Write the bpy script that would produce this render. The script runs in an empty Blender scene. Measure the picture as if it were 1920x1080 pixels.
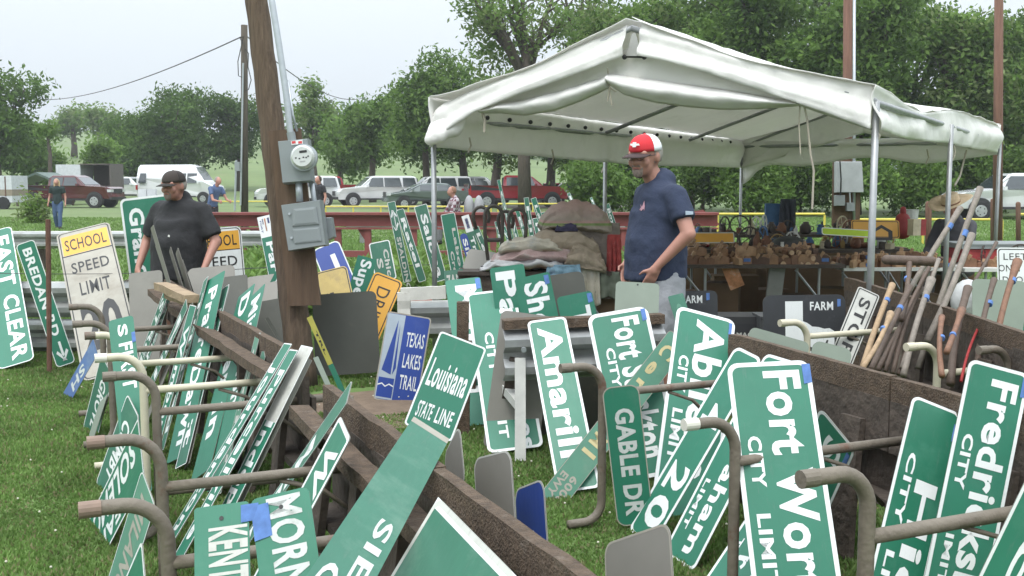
import bpy, bmesh, math, random
import numpy as np
from mathutils import Vector, Matrix, noise
rnd = random.Random(7)
S = bpy.context.scene
COL = S.collection
# ------------------------------------------------------------ camera, world, sun, exposure
CAMH = 1.58; F = 2000.0; PITCH = math.atan(0.1)
cam = bpy.data.cameras.new("camera"); camo = bpy.data.objects.new("camera", cam); COL.objects.link(camo)
camo.location = (0, 0, CAMH); camo.rotation_euler = (math.pi/2 - PITCH, 0, 0)
cam.sensor_width = 36; cam.lens = 36*F/1920; cam.clip_start = .1; cam.clip_end = 4000
S.camera = camo
SUN_EL, SUN_ROT = math.radians(62), math.radians(200)
w = bpy.data.worlds.new("World"); S.world = w; w.use_nodes = True
nt = w.node_tree; nt.nodes.clear()
wo = nt.nodes.new("ShaderNodeOutputWorld"); bg = nt.nodes.new("ShaderNodeBackground")
sky = nt.nodes.new("ShaderNodeTexSky"); sky.sky_type = 'NISHITA'; sky.sun_disc = False
sky.sun_elevation = SUN_EL; sky.sun_rotation = SUN_ROT; sky.dust_density = 6; sky.air_density = 1.5
hsv = nt.nodes.new("ShaderNodeHueSaturation"); hsv.inputs['Saturation'].default_value = .2
mx = nt.nodes.new("ShaderNodeMix"); mx.data_type = 'RGBA'; mx.inputs[0].default_value = .9
mx.inputs[7].default_value = (5.9, 6.45, 6.95, 1)      # the overcast layer, even over the whole sky
nt.links.new(sky.outputs[0], hsv.inputs['Color']); nt.links.new(hsv.outputs[0], mx.inputs[6])
tcw = nt.nodes.new('ShaderNodeTexCoord'); spx = nt.nodes.new('ShaderNodeSeparateXYZ'); nt.links.new(tcw.outputs['Generated'], spx.inputs[0])
def wmath(op, a, b):
    n = nt.nodes.new('ShaderNodeMath'); n.operation = op
    for i, q in enumerate((a, b)):
        if hasattr(q, 'links'): nt.links.new(q, n.inputs[i])
        else: n.inputs[i].default_value = q
    return n.outputs[0]
lum = wmath('ADD', wmath('MULTIPLY', wmath('POWER', wmath('MAXIMUM', spx.outputs[2], 0.0), 1.3), 2.4), 1.0)   # overcast sky: the zenith is brighter than the horizon
vm = nt.nodes.new('ShaderNodeVectorMath'); vm.operation = 'SCALE'; nt.links.new(mx.outputs[2], vm.inputs[0]); nt.links.new(lum, vm.inputs['Scale'])
nt.links.new(vm.outputs[0], bg.inputs[0]); nt.links.new(bg.outputs[0], wo.inputs[0])
bg.inputs[1].default_value = 0.11
sun = bpy.data.lights.new("sun", 'SUN'); sun.energy = 1.3; sun.angle = math.radians(24); sun.color = (1, .97, .92)
suno = bpy.data.objects.new("sun", sun); COL.objects.link(suno); suno.location = (0, 0, 30)
suno.rotation_euler = Vector((math.sin(SUN_ROT)*math.cos(SUN_EL), math.cos(SUN_ROT)*math.cos(SUN_EL), math.sin(SUN_EL))).to_track_quat('Z', 'Y').to_euler()
S.view_settings.view_transform = 'Standard'; S.view_settings.look = 'None'; S.view_settings.gamma = 1
S.view_settings.exposure = 0.30
S.view_settings.use_curve_mapping = False
# ------------------------------------------------------------ where things stand
cp, sp = math.cos(PITCH), math.sin(PITCH)
def ray(px, py):
    u = (px-960)/F; v = (py-540)/F
    return Vector((u, cp - v*sp, -sp - v*cp))
def at(px, py, d):
    r = ray(px, py); t = d/r.y
    return Vector((r.x*t, d, CAMH + r.z*t))
def atz(px, py, z=0.0):
    r = ray(px, py); t = (z-CAMH)/r.z
    return Vector((r.x*t, r.y*t, z))
def ground(Y, X=0.0):
    if Y < 80: return 0.0
    k = (Y-80)
    side = 1/(1+math.exp((X-8)/14))          # the hill is higher on the left
    return (k*.055*side + k*.012)*min(1, k/40)
# ------------------------------------------------------------ materials
MATS = {}
def mat(name, col, rough=.7, metal=0, var=.12, scale=6, bump=0.0, bscale=40, stretch=None, spec=.5, trans=0, col2=None, c2=.5, soft=.15, coat=0):
    if name in MATS: return MATS[name]
    m = bpy.data.materials.new(name); m.use_nodes = True; n = m.node_tree; b = n.nodes['Principled BSDF']
    b.inputs['Roughness'].default_value = rough; b.inputs['Metallic'].default_value = metal
    b.inputs['Specular IOR Level'].default_value = spec; b.inputs['Coat Weight'].default_value = coat
    tc = n.nodes.new('ShaderNodeTexCoord'); mp = n.nodes.new('ShaderNodeMapping')
    n.links.new(tc.outputs['Object'], mp.inputs[0])
    if stretch: mp.inputs['Scale'].default_value = stretch
    nz = n.nodes.new('ShaderNodeTexNoise'); nz.inputs['Scale'].default_value = scale; nz.inputs['Detail'].default_value = 5
    nz.inputs['Roughness'].default_value = .6
    n.links.new(mp.outputs[0], nz.inputs['Vector'])
    cr = n.nodes.new('ShaderNodeValToRGB'); e = cr.color_ramp.elements
    lo = [c*(1-var) for c in col]; hi = [min(1, c*(1+var)) for c in col]
    e[0].position = .3; e[0].color = (*lo, 1); e[1].position = .7; e[1].color = (*hi, 1)
    n.links.new(nz.outputs['Fac'], cr.inputs[0]); out = cr.outputs[0]
    if col2:
        n2 = n.nodes.new('ShaderNodeTexNoise'); n2.inputs['Scale'].default_value = scale*.45+1; n2.inputs['Detail'].default_value = 7; n2.inputs['Roughness'].default_value = .7
        n.links.new(mp.outputs[0], n2.inputs['Vector'])
        r2 = n.nodes.new('ShaderNodeValToRGB'); r2.color_ramp.elements[0].position = c2; r2.color_ramp.elements[1].position = c2+soft
        n.links.new(n2.outputs['Fac'], r2.inputs[0])
        mm = n.nodes.new('ShaderNodeMix'); mm.data_type = 'RGBA'; n.links.new(r2.outputs[0], mm.inputs[0])
        n.links.new(out, mm.inputs[6]); mm.inputs[7].default_value = (*col2, 1); out = mm.outputs[2]
    n.links.new(out, b.inputs['Base Color'])
    if bump:
        n3 = n.nodes.new('ShaderNodeTexNoise'); n3.inputs['Scale'].default_value = bscale; n3.inputs['Detail'].default_value = 6
        n.links.new(mp.outputs[0], n3.inputs['Vector'])
        bp = n.nodes.new('ShaderNodeBump'); bp.inputs['Strength'].default_value = bump; bp.inputs['Distance'].default_value = .02
        n.links.new(n3.outputs['Fac'], bp.inputs['Height']); n.links.new(bp.outputs[0], b.inputs['Normal'])
    if trans:
        t = n.nodes.new('ShaderNodeBsdfTranslucent'); n.links.new(out, t.inputs[0])
        ms = n.nodes.new('ShaderNodeMixShader'); ms.inputs[0].default_value = trans
        o = n.nodes['Material Output']; n.links.new(b.outputs[0], ms.inputs[1]); n.links.new(t.outputs[0], ms.inputs[2]); n.links.new(ms.outputs[0], o.inputs[0])
    MATS[name] = m; return m
# ------------------------------------------------------------ mesh builder
class MB:
    def __init__(s): s.v = []; s.f = []; s.mi = []; s.cur = 0
    def add(s, vs, fs):
        o = len(s.v); s.v += [tuple(p) for p in vs]
        for f in fs: s.f.append(tuple(i+o for i in f)); s.mi.append(s.cur)
        return s
    def box(s, c, size, R=None, taper=1.0):
        hx, hy, hz = [k/2 for k in size]; c = Vector(c)
        P = [Vector((x*hx*(taper if z > 0 else 1), y*hy*(taper if z > 0 else 1), z*hz)) for z in (-1, 1) for x, y in ((-1, -1), (1, -1), (1, 1), (-1, 1))]
        if R is not None: P = [R @ p for p in P]
        return s.add([p+c for p in P], [(3, 2, 1, 0), (4, 5, 6, 7), (0, 1, 5, 4), (1, 2, 6, 5), (2, 3, 7, 6), (3, 0, 4, 7)])
    def beam(s, a, b, wd, ht, up=Vector((0, 0, 1)), seg=1, wob=0.0, rr=None):
        a = Vector(a); b = Vector(b); t = (b-a).normalized(); sx = t.cross(up).normalized(); uz = sx.cross(t)
        vs = []; fs = []
        for i in range(seg+1):
            p = a.lerp(b, i/seg)
            if wob and rr: p = p + sx*rr.uniform(-wob, wob) + uz*rr.uniform(-wob, wob)
            for (x, z) in ((-1, -1), (1, -1), (1, 1), (-1, 1)):
                j = 0 if not (wob and rr) else rr.uniform(-wob, wob)*.6
                vs.append(p + sx*(x*wd/2+j) + uz*(z*ht/2+j))
        for i in range(seg):
            for k in range(4): fs.append((i*4+k, i*4+(k+1) % 4, i*4+4+(k+1) % 4, i*4+4+k))
        fs += [(3, 2, 1, 0), tuple(seg*4+k for k in range(4))]
        return s.add(vs, fs)
    def tube(s, pts, r, n=10, cap=True, flat=None):
        pts = [Vector(p) for p in pts]; m = len(pts)
        rs = r if isinstance(r, (list, tuple)) else [r]*m
        vs = []; fs = []; prev = None
        for i, p in enumerate(pts):
            t = (pts[min(i+1, m-1)]-pts[max(i-1, 0)])
            if t.length < 1e-9: t = Vector((0, 0, 1))
            t.normalize()
            if prev is None:
                prev = t.cross(Vector((0, 0, 1)))
                if prev.length < .05: prev = t.cross(Vector((0, 1, 0)))
            a = (prev - t*prev.dot(t)).normalized(); prev = a; b = t.cross(a)
            for k in range(n):
                an = 2*math.pi*k/n
                vs.append(p + a*math.cos(an)*rs[i] + b*math.sin(an)*rs[i])
        for i in range(m-1):
            for k in range(n): fs.append((i*n+k, i*n+(k+1) % n, (i+1)*n+(k+1) % n, (i+1)*n+k))
        if cap: fs += [tuple(range(n-1, -1, -1)), tuple((m-1)*n+k for k in range(n))]
        return s.add(vs, fs)
    def ell(s, c, r, R=None, nu=14, nv=9, fn=None):
        c = Vector(c); vs = []; fs = []
        for j in range(nv+1):
            th = math.pi*j/nv
            for i in range(nu):
                ph = 2*math.pi*i/nu
                q = Vector((math.sin(th)*math.cos(ph), math.sin(th)*math.sin(ph), math.cos(th)))
                if fn: q = fn(q)
                p = Vector((q.x*r[0], q.y*r[1], q.z*r[2]))
                if R is not None: p = R @ p
                vs.append(p+c)
        for j in range(nv):
            for i in range(nu): fs.append((j*nu+i, (j+1)*nu+i, (j+1)*nu+(i+1) % nu, j*nu+(i+1) % nu))
        return s.add(vs, fs)
    def cap(s, a, b, ra, rb, n=12):            # capsule with two radii
        a = Vector(a); b = Vector(b); t = (b-a)
        if t.length < 1e-6: t = Vector((0, 0, 1))
        t.normalize(); pts = []; rs = []
        for k in range(5):
            an = math.pi/2*k/4; pts.append(a - t*ra*math.cos(an)); rs.append(max(1e-3, ra*math.sin(an)))
        for k in range(5):
            an = math.pi/2*k/4; pts.append(b + t*rb*math.sin(an)); rs.append(max(1e-3, rb*math.cos(an)))
        return s.tube(pts, rs, n)
    def prism(s, poly, M4, th, z0=0.0):         # poly in local xy, extruded to +z by th
        n = len(poly)
        vs = [M4 @ Vector((x, y, z0)) for x, y in poly] + [M4 @ Vector((x, y, z0+th)) for x, y in poly]
        fs = [tuple(range(n-1, -1, -1)), tuple(range(n, 2*n))] + [(i, (i+1) % n, n+(i+1) % n, n+i) for i in range(n)]
        return s.add(vs, fs)
    def build(s, name, m, parent=None, smooth=False, world=True, kind=None, label=None, cat=None, group=None, fixn=False):
        me = bpy.data.meshes.new(name)
        vs = s.v
        if parent is not None and world:
            inv = ROOT[parent.name].inverted(); vs = [inv @ Vector(p) for p in vs]
        me.from_pydata([tuple(p) for p in vs], [], s.f)
        ms = m if isinstance(m, (list, tuple)) else [m]
        for x in ms: me.materials.append(x)
        if len(ms) > 1: me.polygons.foreach_set('material_index', s.mi)
        if smooth: me.polygons.foreach_set('use_smooth', [True]*len(me.polygons))
        if fixn:
            bm = bmesh.new(); bm.from_mesh(me); bmesh.ops.recalc_face_normals(bm, faces=bm.faces); bm.to_mesh(me); bm.free()
        o = bpy.data.objects.new(name, me); COL.objects.link(o)
        if parent is not None: o.parent = parent; ROOT[o.name] = ROOT[parent.name]
        else: ROOT[o.name] = Matrix.Identity(4)
        tag(o, label, cat, group, kind)
        return o
ROOT = {}
def tag(o, label=None, cat=None, group=None, kind=None):
    if label: o['label'] = label
    if cat: o['category'] = cat
    if group: o['group'] = group
    if kind: o['kind'] = kind
    return o
def thing(name, label, cat, loc=(0, 0, 0), rotz=0.0, group=None, M4=None):
    o = bpy.data.objects.new(name, None); COL.objects.link(o); o.empty_display_size = .1
    if M4 is not None: o.matrix_basis = M4; ROOT[o.name] = M4.copy()
    else:
        o.location = loc; o.rotation_euler = (0, 0, rotz)
        ROOT[o.name] = Matrix.Translation(Vector(loc)) @ Matrix.Rotation(rotz, 4, 'Z')
    return tag(o, label, cat, group)
def smooth_shade(o): o.data.polygons.foreach_set('use_smooth', [True]*len(o.data.polygons))
def apply_mods(o):
    dg = bpy.context.evaluated_depsgraph_get(); dg.update()
    me = bpy.data.meshes.new_from_object(o.evaluated_get(dg)); old = o.data; o.modifiers.clear(); o.data = me
    bpy.data.meshes.remove(old)
def fuse(o, voxel, it=4):                       # one continuous skin out of overlapping volumes
    r = o.modifiers.new('r', 'REMESH'); r.mode = 'VOXEL'; r.voxel_size = voxel
    sm = o.modifiers.new('s', 'SMOOTH'); sm.iterations = it; sm.factor = .5
    apply_mods(o); smooth_shade(o)
# ------------------------------------------------------------ lettering
_txt = {}
def text_mesh(t, bold=.03):
    k = (t, bold)
    if k in _txt: return _txt[k]
    c = bpy.data.curves.new('t', 'FONT'); c.body = t; c.size = 1; c.offset = bold; c.resolution_u = 3; c.space_character = 1.08
    o = bpy.data.objects.new('t', c); COL.objects.link(o)
    dg = bpy.context.evaluated_depsgraph_get(); dg.update()
    me = bpy.data.meshes.new_from_object(o.evaluated_get(dg))
    vs = [tuple(v.co) for v in me.vertices]; fs = [tuple(p.vertices) for p in me.polygons]
    bpy.data.objects.remove(o); bpy.data.curves.remove(c); bpy.data.meshes.remove(me)
    _txt[k] = (vs, fs); return _txt[k]
def cap_h(bold):
    vs, _ = text_mesh('H', bold); return min(v[1] for v in vs), max(v[1] for v in vs)
def put_text(mb, t, box, rot, bold=.03, z=.0012):
    """box = (x0,x1,y0,y1): x to the right, y down from the top edge of the sign, metres"""
    vs, fs = text_mesh(t, bold)
    if not vs: return
    y_lo, y_hi = cap_h(bold); xl = min(v[0] for v in vs); xh = max(v[0] for v in vs)
    x0, x1, y0, y1 = box; out = []
    for v in vs:
        gx = (v[0]-xl)/(xh-xl); gy = (v[1]-y_lo)/(y_hi-y_lo)
        if rot: out.append((x0+gy*(x1-x0), -(y0+gx*(y1-y0)), z))
        else: out.append((x0+gx*(x1-x0), -(y1-gy*(y1-y0)), z))
    mb.add(out, fs)
def rrect(x0, x1, y0, y1, r, n=5):
    P = []
    for cx, cy, a0 in ((x1-r, y1-r, 0), (x0+r, y1-r, 90), (x0+r, y0+r, 180), (x1-r, y0+r, 270)):
        for k in range(n+1):
            a = math.radians(a0+90*k/n); P.append((cx+r*math.cos(a), cy+r*math.sin(a)))
    return P
# ------------------------------------------------------------ sign materials
def signmat(name, c, rough=.38, dirt=(.16, .15, .12), amount=.62, var=.05):
    m = mat(name, c, rough=rough, var=max(var, .10), scale=3.2, col2=dirt, c2=amount, soft=.22, bump=.10, bscale=2.2, spec=.5)
    n = m.node_tree; b = n.nodes['Principled BSDF']; src = b.inputs['Base Color'].links[0].from_socket
    tc = n.nodes.new('ShaderNodeTexCoord'); mp = n.nodes.new('ShaderNodeMapping'); mp.inputs['Scale'].default_value = (30, 4, 30); mp.inputs['Rotation'].default_value = (0, 0, .5)
    nz = n.nodes.new('ShaderNodeTexNoise'); nz.inputs['Scale'].default_value = 2.0; nz.inputs['Detail'].default_value = 8; nz.inputs['Roughness'].default_value = .75
    n.links.new(tc.outputs['Object'], mp.inputs[0]); n.links.new(mp.outputs[0], nz.inputs['Vector'])
    r = n.nodes.new('ShaderNodeValToRGB'); r.color_ramp.elements[0].position = .56; r.color_ramp.elements[1].position = .72; r.color_ramp.elements[1].color = (.55, .55, .55, 1)
    n.links.new(nz.outputs['Fac'], r.inputs[0]); mm = n.nodes.new('ShaderNodeMix'); mm.data_type = 'RGBA'; n.links.new(r.outputs[0], mm.inputs[0]); n.links.new(src, mm.inputs[6])
    mm.inputs[7].default_value = (*[min(1, q*.55+.06) for q in dirt], 1); n.links.new(mm.outputs[2], b.inputs['Base Color'])
    rr = n.nodes.new('ShaderNodeMapRange'); rr.inputs['To Min'].default_value = max(.1, rough-.12); rr.inputs['To Max'].default_value = rough+.25; n.links.new(nz.outputs['Fac'], rr.inputs['Value']); n.links.new(rr.outputs[0], b.inputs['Roughness'])
    return m
G_NEW = signmat('sign_green', (.020, .158, .096), dirt=(.055, .19, .13), amount=.52)
G_OLD = signmat('sign_green_worn', (.036, .145, .094), rough=.5, dirt=(.12, .23, .17), amount=.5, var=.12)
G_FADE = signmat('sign_green_faded', (.085, .225, .155), rough=.55, dirt=(.17, .27, .20), amount=.5, var=.15)
G_DEEP = signmat('sign_green_deep', (.010, .135, .075), dirt=(.05, .20, .13), amount=.5)
WHITE = signmat('sign_white', (.70, .72, .71), rough=.4, dirt=(.50, .50, .47), amount=.6)
WHITE_OLD = signmat('sign_white_worn', (.50, .50, .46), rough=.55, dirt=(.30, .29, .25), amount=.52, var=.15)
SILVER = mat('sign_letter_silver', (.50, .52, .50), rough=.5, var=.1, scale=18, col2=(.26, .27, .25), c2=.55)
BLUE = signmat('sign_blue', (.02, .055, .27), dirt=(.05, .09, .30), amount=.55)
BLUE_F = signmat('sign_blue_faded', (.12, .2, .45), dirt=(.3, .38, .5), amount=.5)
YEL = signmat('sign_yellow', (.66, .34, .045), dirt=(.64, .38, .09), amount=.6)
YELO = signmat('sign_yellow_rusty', (.50, .37, .13), rough=.6, dirt=(.26, .2, .12), amount=.48, var=.2)
BLK = mat('sign_black', (.03, .032, .036), rough=.5, var=.2, scale=5, col2=(.075, .075, .08), c2=.55)
INK = mat('sign_ink_black', (.02, .02, .02), rough=.5)
ALU = mat('sheet_aluminium', (.225, .215, .19), rough=.6, metal=.1, var=.1, scale=2.5, col2=(.20, .19, .165), c2=.52, bump=.04, bscale=12)
ALU_D = mat('sheet_tarnished_dark', (.060, .062, .050), rough=.5, metal=.1, var=.2, scale=1.8, col2=(.14, .115, .08), c2=.56, bump=.04, bscale=8)
ALU_G = mat('sheet_greenish', (.22, .26, .21), rough=.45, metal=.1, var=.12, scale=2.5, col2=(.3, .33, .27), c2=.55)
OFFW = mat('sign_cream_old', (.34, .32, .27), rough=.6, var=.12, scale=4, col2=(.23, .20, .155), c2=.47, soft=.25)
TAPE = mat('masking_tape_blue', (.085, .17, .40), rough=.8, var=.2, scale=30)
GOLDL = mat('sign_letter_gold', (.55, .47, .25), rough=.5, var=.15)
# ------------------------------------------------------------ sign builder
def sign(name, label, tl, tr, bl, zt=None, dt=None, db=None, face=G_NEW, ink=WHITE, W=None, far=False, dr=0.0,
         border=0.0, bcol=None, texts=(), cat='road sign', group=None, r=.12, hole=False, tape=None, back=ALU, L=None,
         bands=(), th=.003, holes=False, orth=False):
    TL = atz(tl[0], tl[1], zt) if zt is not None else at(tl[0], tl[1], dt)
    BL = atz(bl[0], bl[1], 0.012) if db is None else at(bl[0], bl[1], db)
    if db is None and zt is not None and W is None and TL.y < BL.y+.05: TL = at(tl[0], tl[1], BL.y+.10)   # leans back, foot on the ground
    ey = (BL-TL); Ln = ey.length; ey.normalize()
    rr_ = ray(*tr); C0 = Vector((0, 0, CAMH)); q = C0-TL
    tO = -q.dot(ey)/rr_.dot(ey) if abs(rr_.dot(ey)) > 1e-4 else 0; TO = C0+rr_*tO; WO = (TO-TL).length
    if orth and .10 < WO < .40 and abs(TO.y-TL.y) < .38: TR = TO; W = None
    elif W is not None:
        A = rr_.dot(rr_); B = 2*rr_.dot(q); Cc = q.dot(q)-W*W; D = B*B-4*A*Cc
        D = max(0, D); t = (-B + (1 if far else -1)*math.sqrt(D))/(2*A); TR = C0+rr_*t
    else: TR = at(tr[0], tr[1], TL.y+dr)
    ex = TR-TL; ex = ex - ey*ex.dot(ey); Wd = W if W is not None else ex.length; ex.normalize()
    if L: Ln = L
    up = -ey; n = ex.cross(up)
    M4 = Matrix(((ex.x, up.x, n.x, 0), (ex.y, up.y, n.y, 0), (ex.z, up.z, n.z, 0), (0, 0, 0, 1)))
    base = TL + ex*Wd/2 + ey*Ln
    M4 = Matrix.Translation(base) @ M4
    if n.dot(C0-TL) < 0: print('BACKFACE', label)
    o = thing(name, label, cat, M4=M4, group=group)
    T = Matrix.Translation((-Wd/2, Ln, 0))         # local: x right, y negative down from the top
    RR = min(r*Wd, .05)
    mb = MB(); mb.cur = 0; mb.prism(rrect(0, Wd, -Ln, 0, RR), T, th-.0004, -th)
    mb.build('panel', back, o, world=False)
    mb = MB(); P = rrect(0, Wd, -Ln, 0, RR); mb.add([T @ Vector((x, y, 0)) for x, y in P], [tuple(range(len(P)))])
    mb.build('sheeting', face, o, world=False)
    def ring(m0, m1, m, nm):
        a = rrect(m0, Wd-m0, -Ln+m0, -m0, max(.002, RR-m0)); b = rrect(m1, Wd-m1, -Ln+m1, -m1, max(.002, RR-m1*.7))
        k = len(a); mb = MB(); mb.add([T @ Vector((x, y, .0006)) for x, y in a+b], [(i, (i+1) % k, k+(i+1) % k, k+i) for i in range(k)])
        mb.build(nm, m, o, world=False)
    if border:
        if isinstance(border, tuple): ring(border[0]*Wd, border[1]*Wd, bcol or ink, 'border')
        else: ring(.0, border*Wd, bcol or ink, 'border')
    for (x0, x1, y0, y1, m) in bands:               # fractions
        mb = MB(); P = [(x0*Wd, -y1*Ln), (x1*Wd, -y1*Ln), (x1*Wd, -y0*Ln), (x0*Wd, -y0*Ln)]
        mb.add([T @ Vector((x, y, .0004)) for x, y in P], [(0, 1, 2, 3)]); mb.build('coloured_band', m, o, world=False)
    for t in texts:
        s_, x0, x1, y0, y1 = t[:5]; rot = t[5] if len(t) > 5 else 1; m = t[6] if len(t) > 6 else ink; bold = t[7] if len(t) > 7 else .03
        mb = MB(); put_text(mb, s_, (x0*Wd, x1*Wd, y0*Ln, y1*Ln), rot, bold); mb.v = [tuple(T @ Vector(p)) for p in mb.v]
        mb.build('lettering', m, o, world=False)
    if tape:
        x, y, sx, sy = tape; mb = MB(); x *= Wd; y *= Ln
        mb.add([T @ Vector(p) for p in ((x, -y-sy, .0035), (x+sx, -y-sy*.93, .0018), (x+sx, -y, .0035), (x, -y, .0018))], [(0, 1, 2, 3)])
        mb.build('price_tape', TAPE, o, world=False)
    if holes:
        for fy in (.04, .96):
            mb = MB(); c = (Wd/2, -fy*Ln); mb.add([T @ Vector((c[0]+.006*math.cos(a*math.pi/4), c[1]+.006*math.sin(a*math.pi/4), .0016)) for a in range(8)], [tuple(range(8))])
            mb.build('bolt_hole', INK, o, world=False)
    return o, T, Wd, Ln
# ============================================================ GROUND, ROAD, HILLS
GRASS = mat('grass_ground', (.10, .165, .042), rough=.95, var=.25, scale=1.2, col2=(.105, .11, .045), c2=.58, soft=.2, bump=.5, bscale=30)
GRASSF = mat('far_field_grass', (.115, .165, .055), rough=.95, var=.2, scale=.09, col2=(.16, .17, .075), c2=.5, soft=.25)
def sheet(name, xs, ys, zf, m, kind='structure', **k):
    mb = MB(); nx, ny = len(xs), len(ys)
    vs = [(x, y, zf(x, y)) for y in ys for x in xs]
    mb.add(vs, [(j*nx+i, j*nx+i+1, (j+1)*nx+i+1, (j+1)*nx+i) for j in range(ny-1) for i in range(nx-1)])
    return mb.build(name, m, kind=kind, smooth=True, **k)
xs = [-600+12*i for i in range(101)]
ys = [-20, -5, 0, 5, 10, 16, 24, 34, 46, 60, 72, 80]+[80+8*i for i in range(1, 40)]+[420, 480, 600, 800, 1200]
sheet('ground', xs, ys, lambda x, y: ground(min(y, 330), x), [GRASS])
sheet('field', [-300+6*i for i in range(101)], [30, 40, 50, 60, 70, 78]+[80+4*i for i in range(60)], lambda x, y: ground(y, x)+.02+.05*(y > 80), GRASSF)
ROAD = mat('gravel_road', (.30, .27, .235), rough=.95, var=.12, scale=3, bump=.4, bscale=60)
sheet('gravel_path', [-40+2*i for i in range(18)], [25.2, 26.5, 28, 30.5], lambda x, y: .03, ROAD)
sheet('parking_gravel', [-14+2*i for i in range(12)], [62.5, 64, 66, 69], lambda x, y: .045, ROAD)
SOIL = mat('bare_soil', (.16, .115, .08), rough=1, var=.2, scale=8, bump=.6, bscale=40)
p = atz(700, 790); 
mb = MB(); P = []
for k in range(24):
    a = k/24*2*math.pi; q = .55+.18*noise.noise(Vector((math.cos(a)*1.5, math.sin(a)*1.5, 3))); P.append((p.x+.0+math.cos(a)*q*1.2, p.y+.5+math.sin(a)*q*1.1, .006))
mb.add(P, [tuple(range(24))]); mb.build('bare_ground', SOIL, kind='structure')
# grass blades, one object
def blades(name, n, yr, wfun, hgt, mats, seed=1, wid=.006, mask=None):
    g = np.random.default_rng(seed)
    u = g.random(n); Y = (yr[0]**1.2 + u*(yr[1]**1.2-yr[0]**1.2))**(1/1.2)
    X = (g.random(n)*2-1)*wfun(Y)
    if mask is not None: k = mask(X, Y); X = X[k]; Y = Y[k]
    n = len(X); a = g.random(n)*2*np.pi
    ph = np.sin(X*2.3+1)*np.cos(Y*1.9)+np.sin(X*6.1)*np.sin(Y*5.3)
    h = hgt*(.55+.7*g.random(n))*(1+.25*ph); wd = wid*(.7+.6*g.random(n))*(1+Y*.10)
    lean = .8*h*g.random(n); b = g.random(n)*2*np.pi
    v = np.zeros((n, 3, 3))
    v[:, 0] = np.c_[X-np.cos(a)*wd, Y-np.sin(a)*wd, np.zeros(n)]; v[:, 1] = np.c_[X+np.cos(a)*wd, Y+np.sin(a)*wd, np.zeros(n)]
    v[:, 2] = np.c_[X+np.cos(b)*lean, Y+np.sin(b)*lean, h]
    me = bpy.data.meshes.new(name); me.vertices.add(n*3); me.loops.add(n*3); me.polygons.add(n)
    me.vertices.foreach_set('co', v.reshape(-1)); me.loops.foreach_set('vertex_index', np.arange(n*3, dtype=np.int32))
    me.polygons.foreach_set('loop_start', np.arange(0, n*3, 3, dtype=np.int32)); me.polygons.foreach_set('loop_total', np.full(n, 3, dtype=np.int32))
    for m in mats: me.materials.append(m)
    me.polygons.foreach_set('material_index', (g.random(n)*len(mats)).astype(np.int32)); me.update()
    o = bpy.data.objects.new(name, me); COL.objects.link(o); ROOT[o.name] = Matrix.Identity(4)
    return o
BL1 = mat('grass_blade', (.125, .22, .050), rough=.7, trans=.35, var=.3, scale=2)
BL2 = mat('grass_blade_light', (.18, .285, .078), rough=.7, trans=.35, var=.3, scale=2)
BL3 = mat('grass_blade_dry', (.22, .21, .10), rough=.8, trans=.3, var=.2, scale=2)
mp_ = lambda X, Y: ~(((X+1.0)/.62)**2+((Y-7.6)/.5)**2 < 1)
tag(blades('grass', 640000, (2.1, 13), lambda Y: .54*Y+.2, .024, [BL1, BL1, BL2, BL1, BL2, BL2, BL3], 1, mask=mp_), 'short green lawn grass between the sign racks', 'grass', kind='stuff')
mq_ = lambda X, Y: ~((Y > 24.8) & (Y < 30.7) & (X < -5.5))
tag(blades('grass', 160000, (13, 46), lambda Y: .54*Y+.3, .07, [BL1, BL2, BL2], 2, wid=.009, mask=mq_), 'green mown grass behind the sign racks', 'grass', kind='stuff')
g = np.random.default_rng(5)
mb = MB(); CLV = mat('clover_flower', (.55, .53, .42), rough=.8)
for i in range(150):
    Y = 2.4+g.random()*6; X = (g.random()*2-1)*.5*Y
    mb.ell((X, Y, .045+.02*g.random()), (.006, .006, .005), nu=6, nv=4)
mb.build('clover', CLV, kind='stuff', label='small white clover heads dotted over the lawn', cat='clover')
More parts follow.
